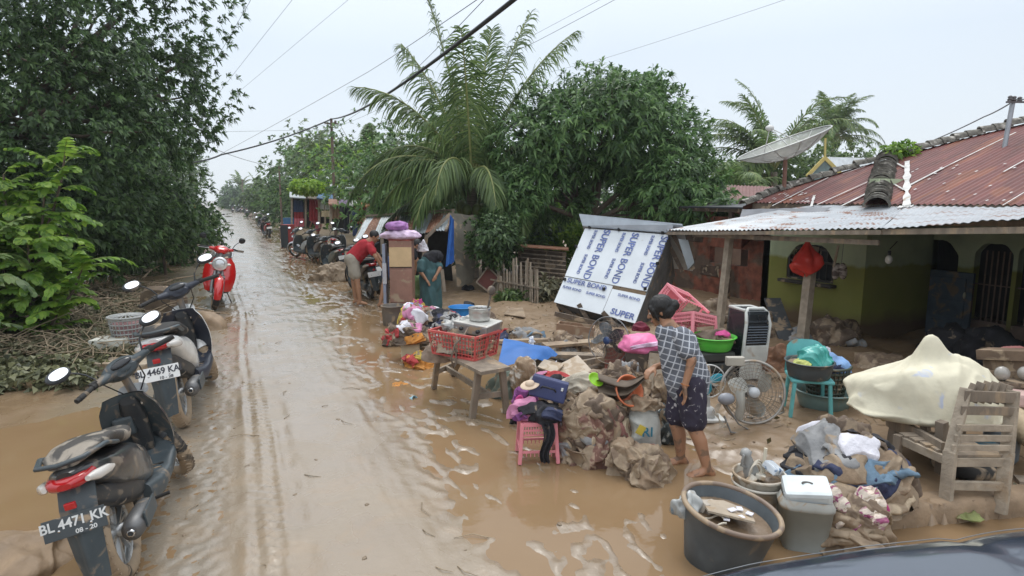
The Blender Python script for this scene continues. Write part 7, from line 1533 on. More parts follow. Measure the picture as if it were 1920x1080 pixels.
# --- blue mat, timbers, boards
mb = MB(); a_, b_, c_, d_ = [on_z(x, y, z) for x, y, z in ((932, 690, .30), (1005, 662, .36), (1046, 655, .34), (945, 634, .42))]
MP = a_.copy(); mb.grid(lambda u, v: bil(a_, on_z(1020, 668, .33), c_, d_, u, v)-MP+Vector((0, 0, .05*math.sin(u*3.1)*math.sin(v*3.1)+.03*noise.noise((u*3, v*3, 1))-.10*max(0, u-.85)*4)), 24, 20); tag(mb.build('blue_mat', mat('blue_mat', (.03, .14, .42), .6, var=.1, mud=.08), loc=MP), 'bright blue mat draped over timbers behind the red crate', 'mat')
rnd = random.Random(12)
for k, (x0, y0, x1, y1, w_, t_, z0, z1, lab) in enumerate([(905, 642, 1050, 637, .10, .05, .16, .18, 'long dark plank lying behind the red crate'), (985, 664, 1160, 668, .12, .05, .2, .18, 'long brown plank right of the white tied sack'), (1020, 648, 1145, 638, .14, .04, .26, .22, 'muddy plank lying under the drawer box'), (1040, 690, 1180, 664, .10, .06, .14, .18, 'thick timber pointing at the desk fan'), (1010, 672, 1100, 700, .09, .05, .22, .1, 'short timber lying across the boards'), (1000, 588, 1060, 603, .07, .05, .1, .12, 'thin branch like timber left of the kiosk'), (1005, 602, 1050, 612, .06, .05, .08, .10, 'short stick of timber near the kiosk leg'), (890, 606, 925, 601, .05, .04, .08, .08, 'small plank in the mud right of the blue basin'), (1110, 655, 1175, 690, .10, .05, .2, .1, 'timber behind the stand of the desk fan')]):
    A_, B_ = on_z(x0, y0, z0), on_z(x1, y1, z1); m_ = MB(); m_.beam(Vector((0, 0, 0)), B_-A_, w_, t_, bev=.004, roll=rnd.uniform(-.3, .3)); m_.jit(.006, 5); tag(m_.build('plank', WOOD if k % 2 else mat('muddy_plank', (.26, .19, .13), .7, mud=.5, var=.3, bump=.4), loc=A_), lab, 'plank', 'planks strewn in the yard')
def board(lab, px, dep_z, m, th=.015, cat='board', name='broken_board'):
    P_ = [on_z(x, y, z) for (x, y), z in zip(px, dep_z)]; m_ = MB().slab([q_-P_[0] for q_ in P_], (0, 0, th)).jit(.006, 6); return tag(m_.build(name, m, loc=P_[0]), lab, cat, 'broken boards in the yard')
MBD = mat('muddy_board', (1, 1, 1)); 
board('large pale muddy board leaning behind the grey basin', [(1020, 700), (1062, 716), (1112, 698), (1083, 668)], (.22, .18, .22, .32), MBD); board('smaller pale board on the left of the large one', [(1008, 690), (1040, 702), (1058, 685), (1020, 676)], (.26, .24, .28, .32), MBD)
board('pale board half sunk in mud left of the kiosk', [(945, 590), (985, 596), (980, 578), (958, 575)], (.12, .12, .14, .13), mat('muddy_plank', (1, 1, 1))); board('muddy wooden board lying behind the maroon clothes', [(1090, 712), (1150, 722), (1165, 700), (1110, 694)], (.2, .18, .2, .24), mat('muddy_plank', (1, 1, 1)))
# drawer box
pb = G(1078, 645); mb = MB(); W3, D3, H3 = .52, .28, .26
o = thing('drawer_box', 'empty brown wooden drawer box standing open in front of the kiosk', 'drawer', pb+aw*.1, rot=(R(-3), R(5), -YAW+R(-12))); DRW = mat('drawer_brown', (.25, .15, .09), .6, mud=.45)
for c_, d_ in (((0, -D3/2, H3/2), (W3, .02, H3)), ((0, D3/2, H3/2), (W3, .02, H3)), ((-W3/2+.01, 0, H3/2), (.02, D3-.02, H3)), ((W3/2-.01, 0, H3/2), (.02, D3-.02, H3))): MB().box(c_, d_, bev=.003).build('side', DRW, o)
MB().box((0, 0, .02), (W3-.04, D3-.04, .015)).build('base', DRW, o)
# --- fans
def fan(name, label, c, r, axis, nbl, blm, gm, hubm, guard=True, rings=7, spokes=28, bw=.55, ringr=.012, depth=.10, back=True):
    o = thing(name, label, 'fan', c); x, y, z = frame(axis); P3 = lambda rr, a, h_=0: x*(rr*math.cos(a))+y*(rr*math.sin(a))+z*h_
    for k in range(nbl):
        mb = MB(); a0 = 2*math.pi*k/nbl+.5
        def fn(u, v): rr = r*(.12+.68*v); sp_ = bw*math.sin(math.pi*min(1, .18+.80*v))**.8; a = a0+(u-.5)*2*sp_+.25*v; return P3(rr, a, (u-.5)*.10*r/.3+.004)
        mb.grid(fn, 10, 12); mb.grid(lambda u, v: fn(1-u, v)-z*.004, 10, 12); mb.build('blade', blm, o, smooth=True)
    mb = MB(); mb.lathe([(0, .035), (.10*r, .035), (.15*r, .02), (.15*r, -.03), (0, -.03)], 24, (0, 0, 0), tuple(z)); mb.build('hub', hubm, o)
    if guard:
        for sg in ((1, -1) if back else (1,)):
            mb = MB(); prof = lambda t: sg*depth*.5*(1-t**3)
            for k in range(rings): t = (k+1)/rings; mb.torus(z*prof(t), tuple(z), r*t, .0022, 40, 5)
            for k in range(spokes): a = 2*math.pi*k/spokes; mb.tube([P3(r*t, a, prof(t)) for t in (.16, .4, .7, .9, 1.0)], .0018, 4)
            mb.build('guard', GRW, o)
        MB().torus((0, 0, 0), tuple(z), r, ringr, 56, 10).build('ring', gm, o)
        MB().lathe([(0, depth*.55), (.17*r, depth*.52), (.17*r, depth*.45), (0, depth*.45)], 24, (0, 0, 0), tuple(z)).build('badge', hubm, o)
    mb = MB(); mb.lathe([(0, -.05), (.2*r, -.05), (.24*r, -.09), (.2*r, -.17), (0, -.19)], 20, (0, 0, 0), tuple(z)); mb.build('motor', PLASTG, o)
    return o
GRD = mat('fan_guard', (.36, .34, .31), .4, metal=.4, mud=.42)
GRW = mat('fan_wire', (.20, .17, .14), .5, mud=.4); BLT = mat('fan_blade_clear', (.42, .42, .38), .35, alpha=.82, mud=.28); BLD = mat('fan_blade_dark', (.085, .09, .095), .35, mud=.30, alpha=.93); HUBW = mat('hub_grey', (.50, .52, .54), .35, mud=.1)
gp = G(1405, 795); c = at_depth(1411, 735, depth_of(gp)-.02); f1 = fan('floor_fan', 'large round floor fan with a chrome ring and three pale blades', c, sz(58, c), tuple(-aw*.95+_R*-.10+Vector((0, 0, .22))), 3, BLT, GRD, HUBW, rings=9, spokes=34, bw=.62, depth=.12)
mb = MB(); rr_ = sz(58, c); mb.tube([_R*rr_*.9+Vector((0, 0, -.04)), _R*(rr_+.06)+Vector((0, 0, -rr_*.8))+aw*.1, _R*(rr_-.05)+Vector((0, 0, -rr_-.0))+aw*.1, _R*.0+Vector((0, 0, -rr_*.98))+aw*.1], .010, 8); mb.build('stand', GRD, f1)
mb = MB(); mb.box(Vector((0, 0, rr_+.0))-_R*.16+aw*.03, (.16, .06, .08), Matrix.Rotation(-YAW, 3, 'Z'), bev=.01); mb.build('handle', mat('handle_beige', (.42, .39, .33), .5, mud=.3), f1)
c = at_depth(1141, 638, depth_of(G(1150, 712))); f2 = fan('desk_fan', 'dark dusty desk fan without its front guard, beside the pink bag', c, sz(44, c), tuple(-aw*.72-_R*.62+Vector((0, 0, .1))), 5, BLD, mat('fan_grey', (.20, .20, .20), .4, mud=.3), mat('hub_blue', (.03, .06, .16), .35, mud=.1), rings=6, spokes=20, bw=.42, depth=.09, ringr=.007)
mb = MB(); mb.tube([(0, 0, -.2), (0, 0, -.62)], .014, 8); mb.xf(Matrix.Translation(aw*.05)); mb.build('stand', mat('handle_beige', (1, 1, 1)), f2)
gp = G(1378, 808); c = at_depth(1372, 752, depth_of(gp)+.02); f3 = thing('broken_fan', 'broken tabletop fan lying on its bent stand in front of the floor fan', 'fan', gp)
cl_ = c-gp; MB().ell(cl_-_R*.05+Vector((0, 0, .02)), (.075, .05, .055), Matrix.Rotation(-YAW, 3, 'Z')).build('motor', mat('grey_motor', (.28, .29, .32), .35, mud=.25), f3)
mb = MB()
for k in range(7): mb.tube([cl_+_R*(.02+.02*k)+Vector((0, 0, .10-.015*k)), cl_+_R*(.04+.018*k)-aw*.05+Vector((0, 0, -.03-.01*k)), cl_+_R*(.0+.018*k)+Vector((0, 0, -.17-.005*k))], .003, 5)
mb.build('guard', GRD, f3)
mb = MB(); mb.grid(lambda u, v: cl_+_R*(.03+.08*u)+Vector((0, 0, .10-.26*v))-aw*(.04*math.sin(3.14*u)+.03*math.sin(3.14*v)), 8, 14); mb.build('blade', BLT, f3, smooth=True)
mb = MB(); mb.tube([cl_-_R*.06+Vector((0, 0, -.02)), cl_+_R*.05-aw*.06+Vector((0, 0, -.19)), cl_+_R*.17-aw*.10+Vector((0, 0, -.25))], .008, 8); mb.tube([cl_-_R*.06+Vector((0, 0, -.14)), cl_-_R*.03-aw*.1+Vector((0, 0, -.25)), cl_+_R*.14-aw*.12+Vector((0, 0, -.27))], .009, 8); mb.box(cl_+_R*.17-aw*.10+Vector((0, 0, -.26)), (.05, .04, .05), bev=.01); mb.build('stand', mat('stand_dark', (.16, .15, .14), .5, mud=.4), f3)
mb = MB()
for k in range(4): mb.tube([cl_-_R*(.09+.01*k)+Vector((0, 0, -.02)), cl_-_R*(.12+.015*k)+Vector((0, 0, -.10)), cl_-_R*(.10-.02*k)-aw*.03+Vector((0, 0, -.24)), cl_-_R*(.05+.0*k)-aw*.05+Vector((0, 0, -.20+.01*k))], .004, 5)
mb.build('wires', mat('cable_beige', (1, 1, 1)), f3)
gp = G(1335, 795); f4 = thing('standing_fan', 'white standing fan with turquoise blades partly hidden by the woman', 'fan', gp+aw*.1, rz=-YAW); WHPL = mat('white_plastic', (.62, .62, .60), .4, mud=.18)
hh = sz(72, gp); mb = MB(); mb.box((0, 0, .02), (.26, .2, .03), bev=.01); mb.ell((0, 0, .07), (.06, .06, .07)); mb.tube([(0, 0, .05), (-.03, 0, hh)], .02, 8); mb.build('stand', WHPL, f4)
mb = MB(); mb.torus((-.03, -.05, hh+.04), (0, -1, .1), .15, .006, 40, 6); 
for k in range(16): a = k*math.pi/8; mb.tube([(-.03, -.08, hh+.04), (-.03+.15*math.cos(a), -.05, hh+.04+.15*math.sin(a))], .0018, 4)
mb.build('guard', WHPL, f4)
for k in range(3): a = k*2.09+.4; MB().ell((-.03+.07*math.cos(a), -.05, hh+.04+.07*math.sin(a)), (.065, .008, .04), Matrix.Rotation(-a, 3, 'Y')).build('blade', mat('turq_blade', (.04, .36, .48), .4), f4)
# --- air cooler
gp = G(1398, 712); W3 = sz(58, gp); Hc = sz(135, gp); D3 = .34; ac = thing('air_cooler', 'tall white and black air cooler standing left of the teal chair', 'air cooler', gp+aw*.15, rz=-YAW+R(20)); ac.rotation_euler = (R(2), R(3), -YAW+R(20))
ACW = mat('cooler_white', (.52, .53, .50), .4, mud=.16, msc=6); ACB = mat('cooler_black', (.02, .025, .03), .25, coat=.4, mud=.08)
mb = MB(); mb.box((0, 0, Hc*.5), (W3*.9, D3*.94, Hc*.96), bev=.04); mb.build('body', ACB, ac)
mb = MB(); mb.box((0, -D3*.5, Hc*.26), (W3*.88, .03, Hc*.48), bev=.012); mb.build('front_panel', ACW, ac)
mb = MB(); mb.tube([(-W3*.46, -D3*.5, Hc*.02), (-W3*.47, -D3*.5, Hc*.8), (-W3*.42, -D3*.38, Hc*.95), (-W3*.30, -D3*.3, Hc*1.0), (W3*.30, -D3*.3, Hc*1.0), (W3*.42, -D3*.38, Hc*.95), (W3*.47, -D3*.5, Hc*.8), (W3*.46, -D3*.5, Hc*.02)], .018, 8); mb.tube([(-W3*.40, -D3*.32, Hc*.97), (-W3*.42, D3*.40, Hc*.97), (W3*.42, D3*.40, Hc*.97), (W3*.40, -D3*.32, Hc*.97)], .018, 8); mb.build('trim', ACW, ac)
for k in range(7): MB().box((0, -D3*.51, Hc*(.535+.037*k)), (W3*.80, .03, .008), Matrix.Rotation(R(-22), 3, 'X'), bev=.002).build('louvre', mat('louvre', (.17, .20, .24), .35, metal=.3), ac)
MB().box((0, -D3*.485, Hc*.65), (W3*.84, .01, Hc*.30)).build('grille_back', ACB, ac)
MB().grid(lambda u, v: Vector(((u-.5)*W3*.82, -D3*.50+v*D3*.34, Hc*.82+math.sin(v*math.pi/2)*Hc*.175)), 6, 10).build('control_panel', ACB, ac, smooth=True)
MB().box((W3*.12, -D3*.40, Hc*.935), (W3*.35, .02, .006), Matrix.Rotation(R(40), 3, 'X')).build('stripe', ACW, ac)
# --- green basin on old appliance
gp = G(1345, 722); o = thing('old_appliance', 'stack of muddy black appliance casings under the green basin', 'appliance', gp+aw*.2, rz=-YAW+R(8))
for k, (w_, h_) in enumerate(((.42, .11), (.40, .10), (.38, .10))): MB().box((0, 0, .06+k*.115), (w_, .3, h_), bev=.02).build('casing', mat('casing_black', (.05, .052, .05), .45, mud=.28), o)
gt = gp+aw*.2+Vector((0, 0, .35)); basin('green_basin', 'bright green plastic basin on the black casings behind the woman', 'basin', gt, sz(40, gt), .15, mat('green_plastic', (.10, .52, .06), .35, mud=.06), .8, .06, fill=.7, fillm=MUDC)
h = Heap('basin_load', 'brown muddy cloths filling the green basin', 'clothes', gt+Vector((0, 0, .09)), .20, .15, .12, CBR, 41, .03, 9, .25); h.garment(300, 50, 24, 16, CMG, 4, .02)
# --- pink stools behind the woman
gp = G(1300, 708); Dz = depth_of(gp)
c = at_depth(1300, 640, Dz+.05); plastic_stool('plastic_stool', 'pink plastic stool standing tilted behind the woman', c+Vector((0, 0, -.12)), .40, .34, .42, (R(-14), R(14), -YAW+R(28)))
c = at_depth(1290, 590, Dz+.1); plastic_stool('plastic_stool', 'second pink plastic stool tipped on its side on top of the other', c+Vector((0, 0, -.05)), .40, .34, .42, (R(-62), R(22), -YAW+R(30)))
c = at_depth(1238, 640, Dz-.1); h = Heap('pink_cloth', 'bright magenta cloth caught between the pink stools', 'cloth', at_depth(1335, 668, Dz-.1), .07, .06, .12, CMG, 42, .02, 10)
# --- pink bag on dark crate left of the woman
gp = G(1205, 712); o = thing('old_cabinet', 'low dark broken cabinet under the pink bag', 'cabinet', gp+aw*.1, rz=-YAW+R(-8)); wz_ = sz(60, gp); hh = sz(58, gp)
MB().box((0, 0, hh/2), (wz_, .3, hh), bev=.01).jit(.008, 4).build('body', mat('cabinet_dark', (.085, .065, .05), .6, mud=.4), o); MB().box((wz_*.4, -.17, hh*.45), (wz_*.5, .02, hh*.95), Euler((R(-6), R(7), 0)).to_matrix(), bev=.004).build('door', MBD, o)
for s_ in (-.1, .08): MB().box((s_, -.16, hh*.7), (.06, .01, .008)).build('handle', CHR, o)
h = Heap('pink_bag', 'flat bright pink bag with a pale strap on the dark cabinet', 'bag', gp+aw*.08-_R*.02+Vector((0, 0, hh+.02)), sz(38, gp), .16, sz(24, gp), mat('pink_nylon', (.80, .20, .40), .5, var=.08), 43, .012, 7, .12, .8, fine=True, flat=.6); h.garment(285, 20, 42, 9, CM('pale_pink_strap', (.72, .50, .66), .02), 5, .012, name='strap', lift=.02)
gp = G(1165, 712); h = Heap('red_bundle', 'small maroon bundle behind the desk fan', 'bundle', at_depth(1200, 618, depth_of(gp)+.3), .1, .1, .1, CM('maroon_cloth', (.16, .02, .04), .1), 44, .02, 9)
mb = MB(); mb.slab([(-.10, 0, 0), (.12, 0, -.02), (.14, .0, .42), (-.06, .0, .46)], (0, .012, 0)); onto('leaning_board', 'muddy grey board leaning beside the checked shirt', 'board', G(1232, 758), mb, MBD, rot=(R(-12), 0, -YAW))
mb = MB(); mb.slab([(-.13, 0, 0), (.13, 0, 0), (.13, .0, .32), (-.13, .0, .34)], (0, .012, 0)); onto('leaning_board', 'reddish brown panel behind the stand of the desk fan', 'board', G(1155, 705), mb, mat('red_brown_panel', (.33, .12, .09), .6, mud=.4), rot=(R(-8), 0, -YAW))
h = Heap('black_cables_heap', 'black and teal tangle of pans behind the woman\'s legs', 'kitchenware', G(1252, 826), .10, .12, .34, CM('tangle', (.06, .075, .08), .35, col2=(.4, .42, .4), s2=12, t2=.62), 45, .04, 12, .3)
# --- teal chair and its load, laundry basket, tub
TEALP = mat('teal_plastic', (.13, .42, .42), .4, mud=.16, msc=5)
gp = G(1520, 780); o = thing('teal_chair', 'small teal plastic chair carrying a black basin', 'chair', gp+aw*.08, rz=-YAW+R(-14)); w_, d_, sh = .36, .34, .34
MB().box((0, 0, sh), (w_, d_, .03), bev=.012).build('seat', TEALP, o)
for x in (-1, 1):
    for y in (-1, 1): m_ = MB(); m_.beam((x*w_*.47, y*d_*.47, 0), (x*w_*.40, y*d_*.40, sh), .05, .03, bev=.008); m_.build('leg', TEALP, o)
mb = MB(); mb.grid(lambda u, v: Vector(((u-.5)*.36*(1-.1*v), .17+.05*v+.04*(1-(2*u-1)**2), sh+.0+v*.30-.06*abs(2*u-1)**4*v)), 14, 10); mb.grid(lambda u, v: Vector(((.5-u)*.36*(1-.1*v), .185+.05*v+.04*(1-(2*u-1)**2), sh+.0+v*.30-.06*abs(2*u-1)**4*v)), 14, 10); mb.build('backrest', TEALP, o, smooth=True)
ct = gp+aw*.05+Vector((0, 0, sh+.018))-_R*.02; basin('black_basin', 'black plastic basin of clothes on the teal chair', 'basin', ct, sz(42, ct), .15, mat('black_basin', (.06, .07, .075), .45, mud=.2), .86, .05, fill=.8, fillm=MUDC)
h = Heap('teal_bag', 'crumpled turquoise plastic bag on the black basin', 'bag', ct+Vector((0, 0, .12))+_R*.04, .14, .12, .17, CTL, 46, .022, 9, .15, fine=True)
h = Heap('small_towels', 'yellow and white folded towels at the front of the black basin', 'clothes', ct+Vector((0, 0, .12))-_R*.08-aw*.05, .09, .06, .06, CM('yellow_towel', (.55, .58, .18), .1), 47, .012, 10)
gp = G(1555, 770); basin('grey_teal_tub', 'wide grey green tub standing in the mud under the laundry basket', 'tub', gp+aw*.12, sz(52, gp), .17, mat('greygreen_tub', (.17, .26, .25), .4, mud=.22), .82, .08, fill=.35, fillm=MUDF)
gl = gp+aw*.14+_R*.02+Vector((0, 0, .06)); lb = thing('laundry_basket', 'dark green perforated laundry basket inside the grey green tub', 'basket', gl, rz=-YAW); DGB = mat('dark_green_plastic', (.06, .075, .055), .5, mud=.28); r0, r1, hb = .15, .20, .34
mb = MB(); 
for k in range(30):
    a = k*2*math.pi/30; mb.beam((r0*math.cos(a), r0*math.sin(a), 0), (r1*math.cos(a), r1*math.sin(a), hb), .014, .006)
for k in range(8): t = k/7; mb.torus((0, 0, hb*t), (0, 0, 1), r0+(r1-r0)*t, .007, 36, 6, flat=1.6)
mb.build('body', DGB, lb); MB().torus((0, 0, hb), (0, 0, 1), r1+.004, .013, 40, 8).build('rim', DGB, lb); MB().lathe([(0, 0), (r0, 0), (r0*.94, .005), (r1*.95, hb*.9)], 24).build('liner', CBR, lb)
h = Heap('blue_clothes', 'light blue clothes with a white one on top in the laundry basket', 'clothes', gl+Vector((0, 0, hb-.04)), .20, .16, .15, CLB, 48, .025, 8, .15, fine=True); h.garment(100, 65, 20, 16, CWH, 3, .02, lift=.04); h.garment(260, 15, 30, 14, CNV, 5, .02, lift=.015); h.garment(220, 20, 14, 10, CMG, 6, .015)
# --- left group: cabinet, baskets, heaps
gp = G(752, 602); cbn = thing('tall_cabinet', 'tall muddy wooden cabinet stood on end with a pale drawer front', 'cabinet', gp+aw*.25, rz=-YAW+R(3)); w_ = sz(42, gp); hh = sz(150, gp)
VEN = mat('veneer_brown', (.27, .145, .105), .5, mud=.30, var=.15); PLY = mat('pale_plywood', (.56, .40, .22), .6, var=.1, mud=.06)
MB().box((0, 0, hh*.5), (w_, .42, hh), bev=.006).build('body', VEN, cbn); MB().box((.0, -.222, hh*.80), (w_*.98, .02, hh*.24), bev=.003).build('drawer_front', PLY, cbn); MB().box((0, -.218, hh*.67), (w_*.98, .012, .008)).build('groove', DARKIN, cbn)
MB().box((0, -.222, hh*.44), (w_*.98, .018, hh*.40), bev=.003).build('lower_panel', VEN, cbn); MB().box((-w_*.72, -.10, hh*.52), (.05, .30, hh*.88), bev=.004).build('side_door', mat('bluegrey_door', (.23, .26, .33), .35, mud=.2), cbn); MB().box((-w_*.70, -.26, hh*.6), (.07, .01, hh*.26)).build('mirror', mat('mirror_pale', (.6, .62, .68), .15, metal=.6), cbn)
MB().box((0, -.20, .12), (w_*.8, .04, .02)).build('shelf', WOODL, cbn)
tp = gp+aw*.25+Vector((0, 0, hh)); Heap('folded_blanket', 'reddish folded blanket just under the pillows on the cabinet', 'blanket', tp-_R*.0, w_*.55, .2, .06, CM('red_blanket', (.38, .10, .08), .1), 51, .012, 8, .1, .6)
Heap('lavender_pillow', 'wide lavender pillow lying on the cabinet', 'pillow', tp+Vector((0, 0, .08)), sz(36, tp), .26, .10, CM('lavender', (.60, .46, .60), .02), 52, .015, 5, .1, .8, flat=.8, fine=True)
Heap('purple_pillow', 'smaller purple pillow on top of the lavender one', 'pillow', tp+Vector((0, 0, .24))-_R*.07, sz(20, tp), .20, .09, CM('purple_pillow', (.34, .16, .38), .02), 53, .012, 6, .1, .65, flat=.9, fine=True)
Heap('white_bag', 'white crumpled bag carried behind the cabinet by the bending person', 'bag', at_depth(794, 470, depth_of(gp)+.3), .09, .06, .17, CWH, 54, .02, 8)
gq = G(786, 575); Heap('green_bag', 'green sack of leaves between the cabinet and the woman in teal', 'sack', gq+aw*.1, sz(17, gq), .15, sz(60, gq), CM('green_sack', (.09, .14, .05), .12), 55, .03, 7, .15)
gq = G(737, 613); basin('mud_bucket', 'brown bucket full of mud at the foot of the cabinet', 'bucket', gq, sz(21, gq), sz(42, gq), mat('bucket_grey', (.15, .13, .11), .5, mud=.35), .85, .06, fill=.8, fillm=MUDF)
gq = G(772, 640); h = Heap('clothes_pile', 'jumbled heap of yellow, pink and white clothes in front of the cabinet', 'clothes', gq+aw*.25, sz(34, gq), .30, sz(62, gq), CMAR, 56, .04, 7, .2, fine=True)
h.garment(270, 60, 24, 20, CPK_, 3, .03); h.garment(200, 45, 24, 20, CYE, 4, .03); h.garment(310, 50, 22, 18, CWH, 5, .03); h.garment(90, 70, 22, 18, CLB, 6, .03); h.garment(250, 25, 24, 14, CRD, 7, .03); h.garment(230, 70, 14, 10, CWH, 8, .03); h.garment(290, 20, 16, 12, CPK_, 9, .03)
gq = G(768, 680); mb = MB(); mb.box((0, 0, sz(20, gq)), (sz(34, gq), .22, sz(40, gq)), bev=.008); onto('cream_box', 'cream box with dark spots under the left clothes heap', 'box', gq+aw*.1, mb, mat('cream_box', (.50, .42, .28), .6, col2=(.16, .11, .07), s2=7, t2=.62, mud=.2), rot=(0, 0, -YAW+R(8)))
h = Heap('clothes_pile', 'brown, white and pink clothes lying over the cream box', 'clothes', gq+aw*.14+Vector((0, 0, sz(38, gq))), sz(33, gq), .2, sz(34, gq), CBR, 57, .035, 8, .2, fine=True); h.garment(230, 60, 24, 18, CWH, 3, .03); h.garment(300, 55, 24, 18, CPK_, 4, .03); h.garment(290, 15, 30, 14, COR_, 5, .03); h.garment(200, 25, 22, 16, CRD, 6, .03)
gq = G(786, 690); h = Heap('clothes_pile', 'flat orange, red and yellow clothes dropped on the mud left of the work bench', 'clothes', gq+aw*.08, sz(28, gq), .2, sz(25, gq), COR_, 58, .035, 9, .25, fine=True); h.garment(230, 40, 34, 18, CRD, 3, .03); h.garment(300, 55, 28, 18, CYE, 4, .03); h.garment(180, 30, 24, 16, CRD, 6, .03); h.garment(270, 70, 20, 12, MUDC, 7, .03)
gq = G(822, 640); h = Heap('clothes_pile', 'dark heap of navy and black clothes with a grey one, left of the blue basin', 'clothes', gq+aw*.3, sz(42, gq), .32, sz(50, gq), CBL, 59, .04, 7, .2, fine=True); h.garment(200, 50, 26, 20, CGR, 3, .03); h.garment(300, 45, 26, 20, CNV, 4, .03); h.garment(30, 50, 26, 14, CRD, 5, .03); h.garment(250, 20, 24, 12, CWH, 6, .02)
gq = G(866, 598); basin('blue_basin', 'round bright blue plastic basin in the yard mud', 'basin', gq, sz(24, gq), sz(24, gq), mat('blue_plastic', (.02, .22, .58), .35, mud=.05), .82, .06, fill=.5, fillm=MUDF)
gq = G(905, 660); h = Heap('clothes_pile', 'navy and red clothes behind the gas stove', 'clothes', at_depth(955, 655, depth_of(gq)+.5), .28, .2, .26, CNV, 60, .03, 8, .2); h.garment(120, 60, 24, 18, CRD, 3, .03); h.garment(300, 40, 24, 18, CLB, 4, .03)
gq = G(625, 524); Heap('brown_sacks', 'low brown sacks lying on the road edge beside the parked scooters', 'sack', gq, sz(36, gq), .4, sz(30, gq), SACKM, 61, .05, 4, .3, fine=True)
gq = G(654, 512); Heap('red_bundle', 'small dark red bundle beside the brown sacks', 'bundle', gq, .12, .1, .2, CRD, 62, .03, 8)
gq = G(800, 600); Heap('black_bag', 'small black bag lying in the yard right of the blue basin', 'bag', G(880, 578), .12, .1, .12, CBL, 63, .03, 8)
Heap('black_shoes', 'dark bundle by the foot of the brown tarp wall', 'bundle', G(878, 543), .14, .1, .09, CBL, 64, .03, 8)
gq = G(1440, 690); Heap('brown_teddy', 'lumpy brown soaked soft toy between air cooler and teal chair', 'soft toy', at_depth(1448, 690, depth_of(G(1448, 712))), .15, .12, .24, CM('wet_brown', (.20, .10, .055), .2), 65, .05, 8, .3)
# hanging things on the porch
pw_ = at_depth(1515, 448, depth_of(G(1504, 642))-.12)
mb = MB(); 
def bagf(u, v):
    a = u*2*math.pi; r_ = [.008, .03, .085, .165, .19, .15, .02][0] if False else np.interp(v, [0, .12, .3, .5, .72, .9, 1], [.010, .028, .075, .150, .180, .135, .02]); k = 1+.22*math.sin(a*3+v*4)*(1-v*.5)+.06*math.sin(a*7)+.22*noise.noise((math.cos(a)*1.5, math.sin(a)*1.5, v*3)); z = -.50*v-.035*math.sin(a*3)*v
    return _R*(r_*k*math.cos(a)*1.25)+aw*(r_*k*math.sin(a)*.8)+Vector((0, 0, z))
mb.grid(bagf, 48, 30); tag(mb.build('red_bag', mat('red_plastic_bag', (.70, .05, .035), .35, var=.15, trans=.0, alpha=.88, coat=.3), loc=pw_, smooth=True), 'red plastic carrier bag hanging on the weathered grey porch post', 'bag')
ps = at_depth(1572, 460, depth_of(pw_)-.1); sn = thing('hanging_sandals', 'pair of white and brown sandals hanging under the porch', 'sandals', ps)
MB().beam((0, 0, 0), (-.06, 0, -.30), .028, .018).build('strap', WOODL, sn); MB().tube([(.10, 0, .02), (.09, 0, -.25)], .004, 6).build('string', WIRE, sn)
for s_, x in ((1, .0), (-1, .09)): MB().ell(_R*x+Vector((0, 0, -.36)), (.075, .04, .12), Matrix.Rotation(R(12*s_), 3, 'Y')).build('sandal', mat('sandal', (.42, .36, .32), .6, col2=(.10, .07, .06), s2=7, t2=.52, st=(1, 1, 3)), sn)
pbv = on_x(1668, 470, 8.0); lbp = thing('light_bulb', 'unlit white light bulb hanging on the green wall by the arch', 'bulb', pbv); MB().lathe([(0, 0), (.02, 0), (.02, -.06), (.012, -.07)], 12).build('holder', PLAST, lbp); MB().ell((0, 0, -.12), (.045, .045, .06)).build('globe', mat('bulb_white', (.75, .75, .73), .3), lbp)
Pw = on_x(1668, 456, 8.14); MB().tube([Vector((.14, 0, .12)), Vector((0, 0, .02))], .006, 6).build('cord', PLAST, lbp)
# debris by the wall
rnd = random.Random(21)
mb = MB(); a_, b_ = on_z(1478, 640, .1), at_depth(1448, 560, depth_of(G(1478, 640))+.6); mb.beam((0, 0, 0), b_-a_, .24, .03, bev=.005); tag(mb.jit(.01, 4).build('leaning_board', mat('dark_board', (.07, .075, .08), .6, mud=.35), loc=a_), 'dark grey board leaning on the green wall behind the air cooler', 'board')
for k, (px, py, w_, d_, h_, m_, lab) in enumerate([(1560, 640, .34, .3, .34, CBR, 'brown heap of soaked things at the foot of the green wall'), (1595, 648, .14, .14, .14, CGR, 'small crumpled grey rag by the green wall'), (1520, 636, .3, .2, .16, CGR, 'muddy grey heap right of the weathered grey post'), (1420, 625, .35, .3, .30, SACKD, 'dark heap below the orange ruin'), (1345, 598, .4, .3, .32, SACKD, 'brown rubble at the foot of the orange ruin'), (1655, 690, .3, .3, .12, SACKD, 'flat muddy heap left of the cream bundle'), (1850, 690, .35, .3, .45, CBL, 'dark soaked heap under the barred window'), (1790, 670, .4, .3, .40, CBL, 'black soaked heap in front of the dark blue door')]):
    Heap('debris_heap', lab, 'debris', G(px, py), w_, d_, h_, m_, 70+k, .06, 6, .35, group='heaps of flood debris')
for k, (x0, y0, x1, y1, z0, z1, lab) in enumerate([(1500, 632, 1545, 600, .1, .4, 'stick leaning in the debris right of the grey post'), (1530, 610, 1590, 628, .3, .12, 'plank lying on the brown heap by the green wall'), (1440, 640, 1500, 612, .08, .25, 'pale stick behind the air cooler'), (1330, 590, 1420, 600, .25, .3, 'beam lying across the orange ruin rubble'), (1325, 612, 1345, 560, .05, .4, 'plank leaning against the orange ruin')]):
    a_, b_ = on_z(x0, y0, z0), on_z(x1, y1, z1); m_ = MB(); m_.beam((0, 0, 0), b_-a_, .07, .03, bev=.003); m_.jit(.006, 6); tag(m_.build('plank', WOOD, loc=a_), lab, 'plank', 'planks strewn in the yard')
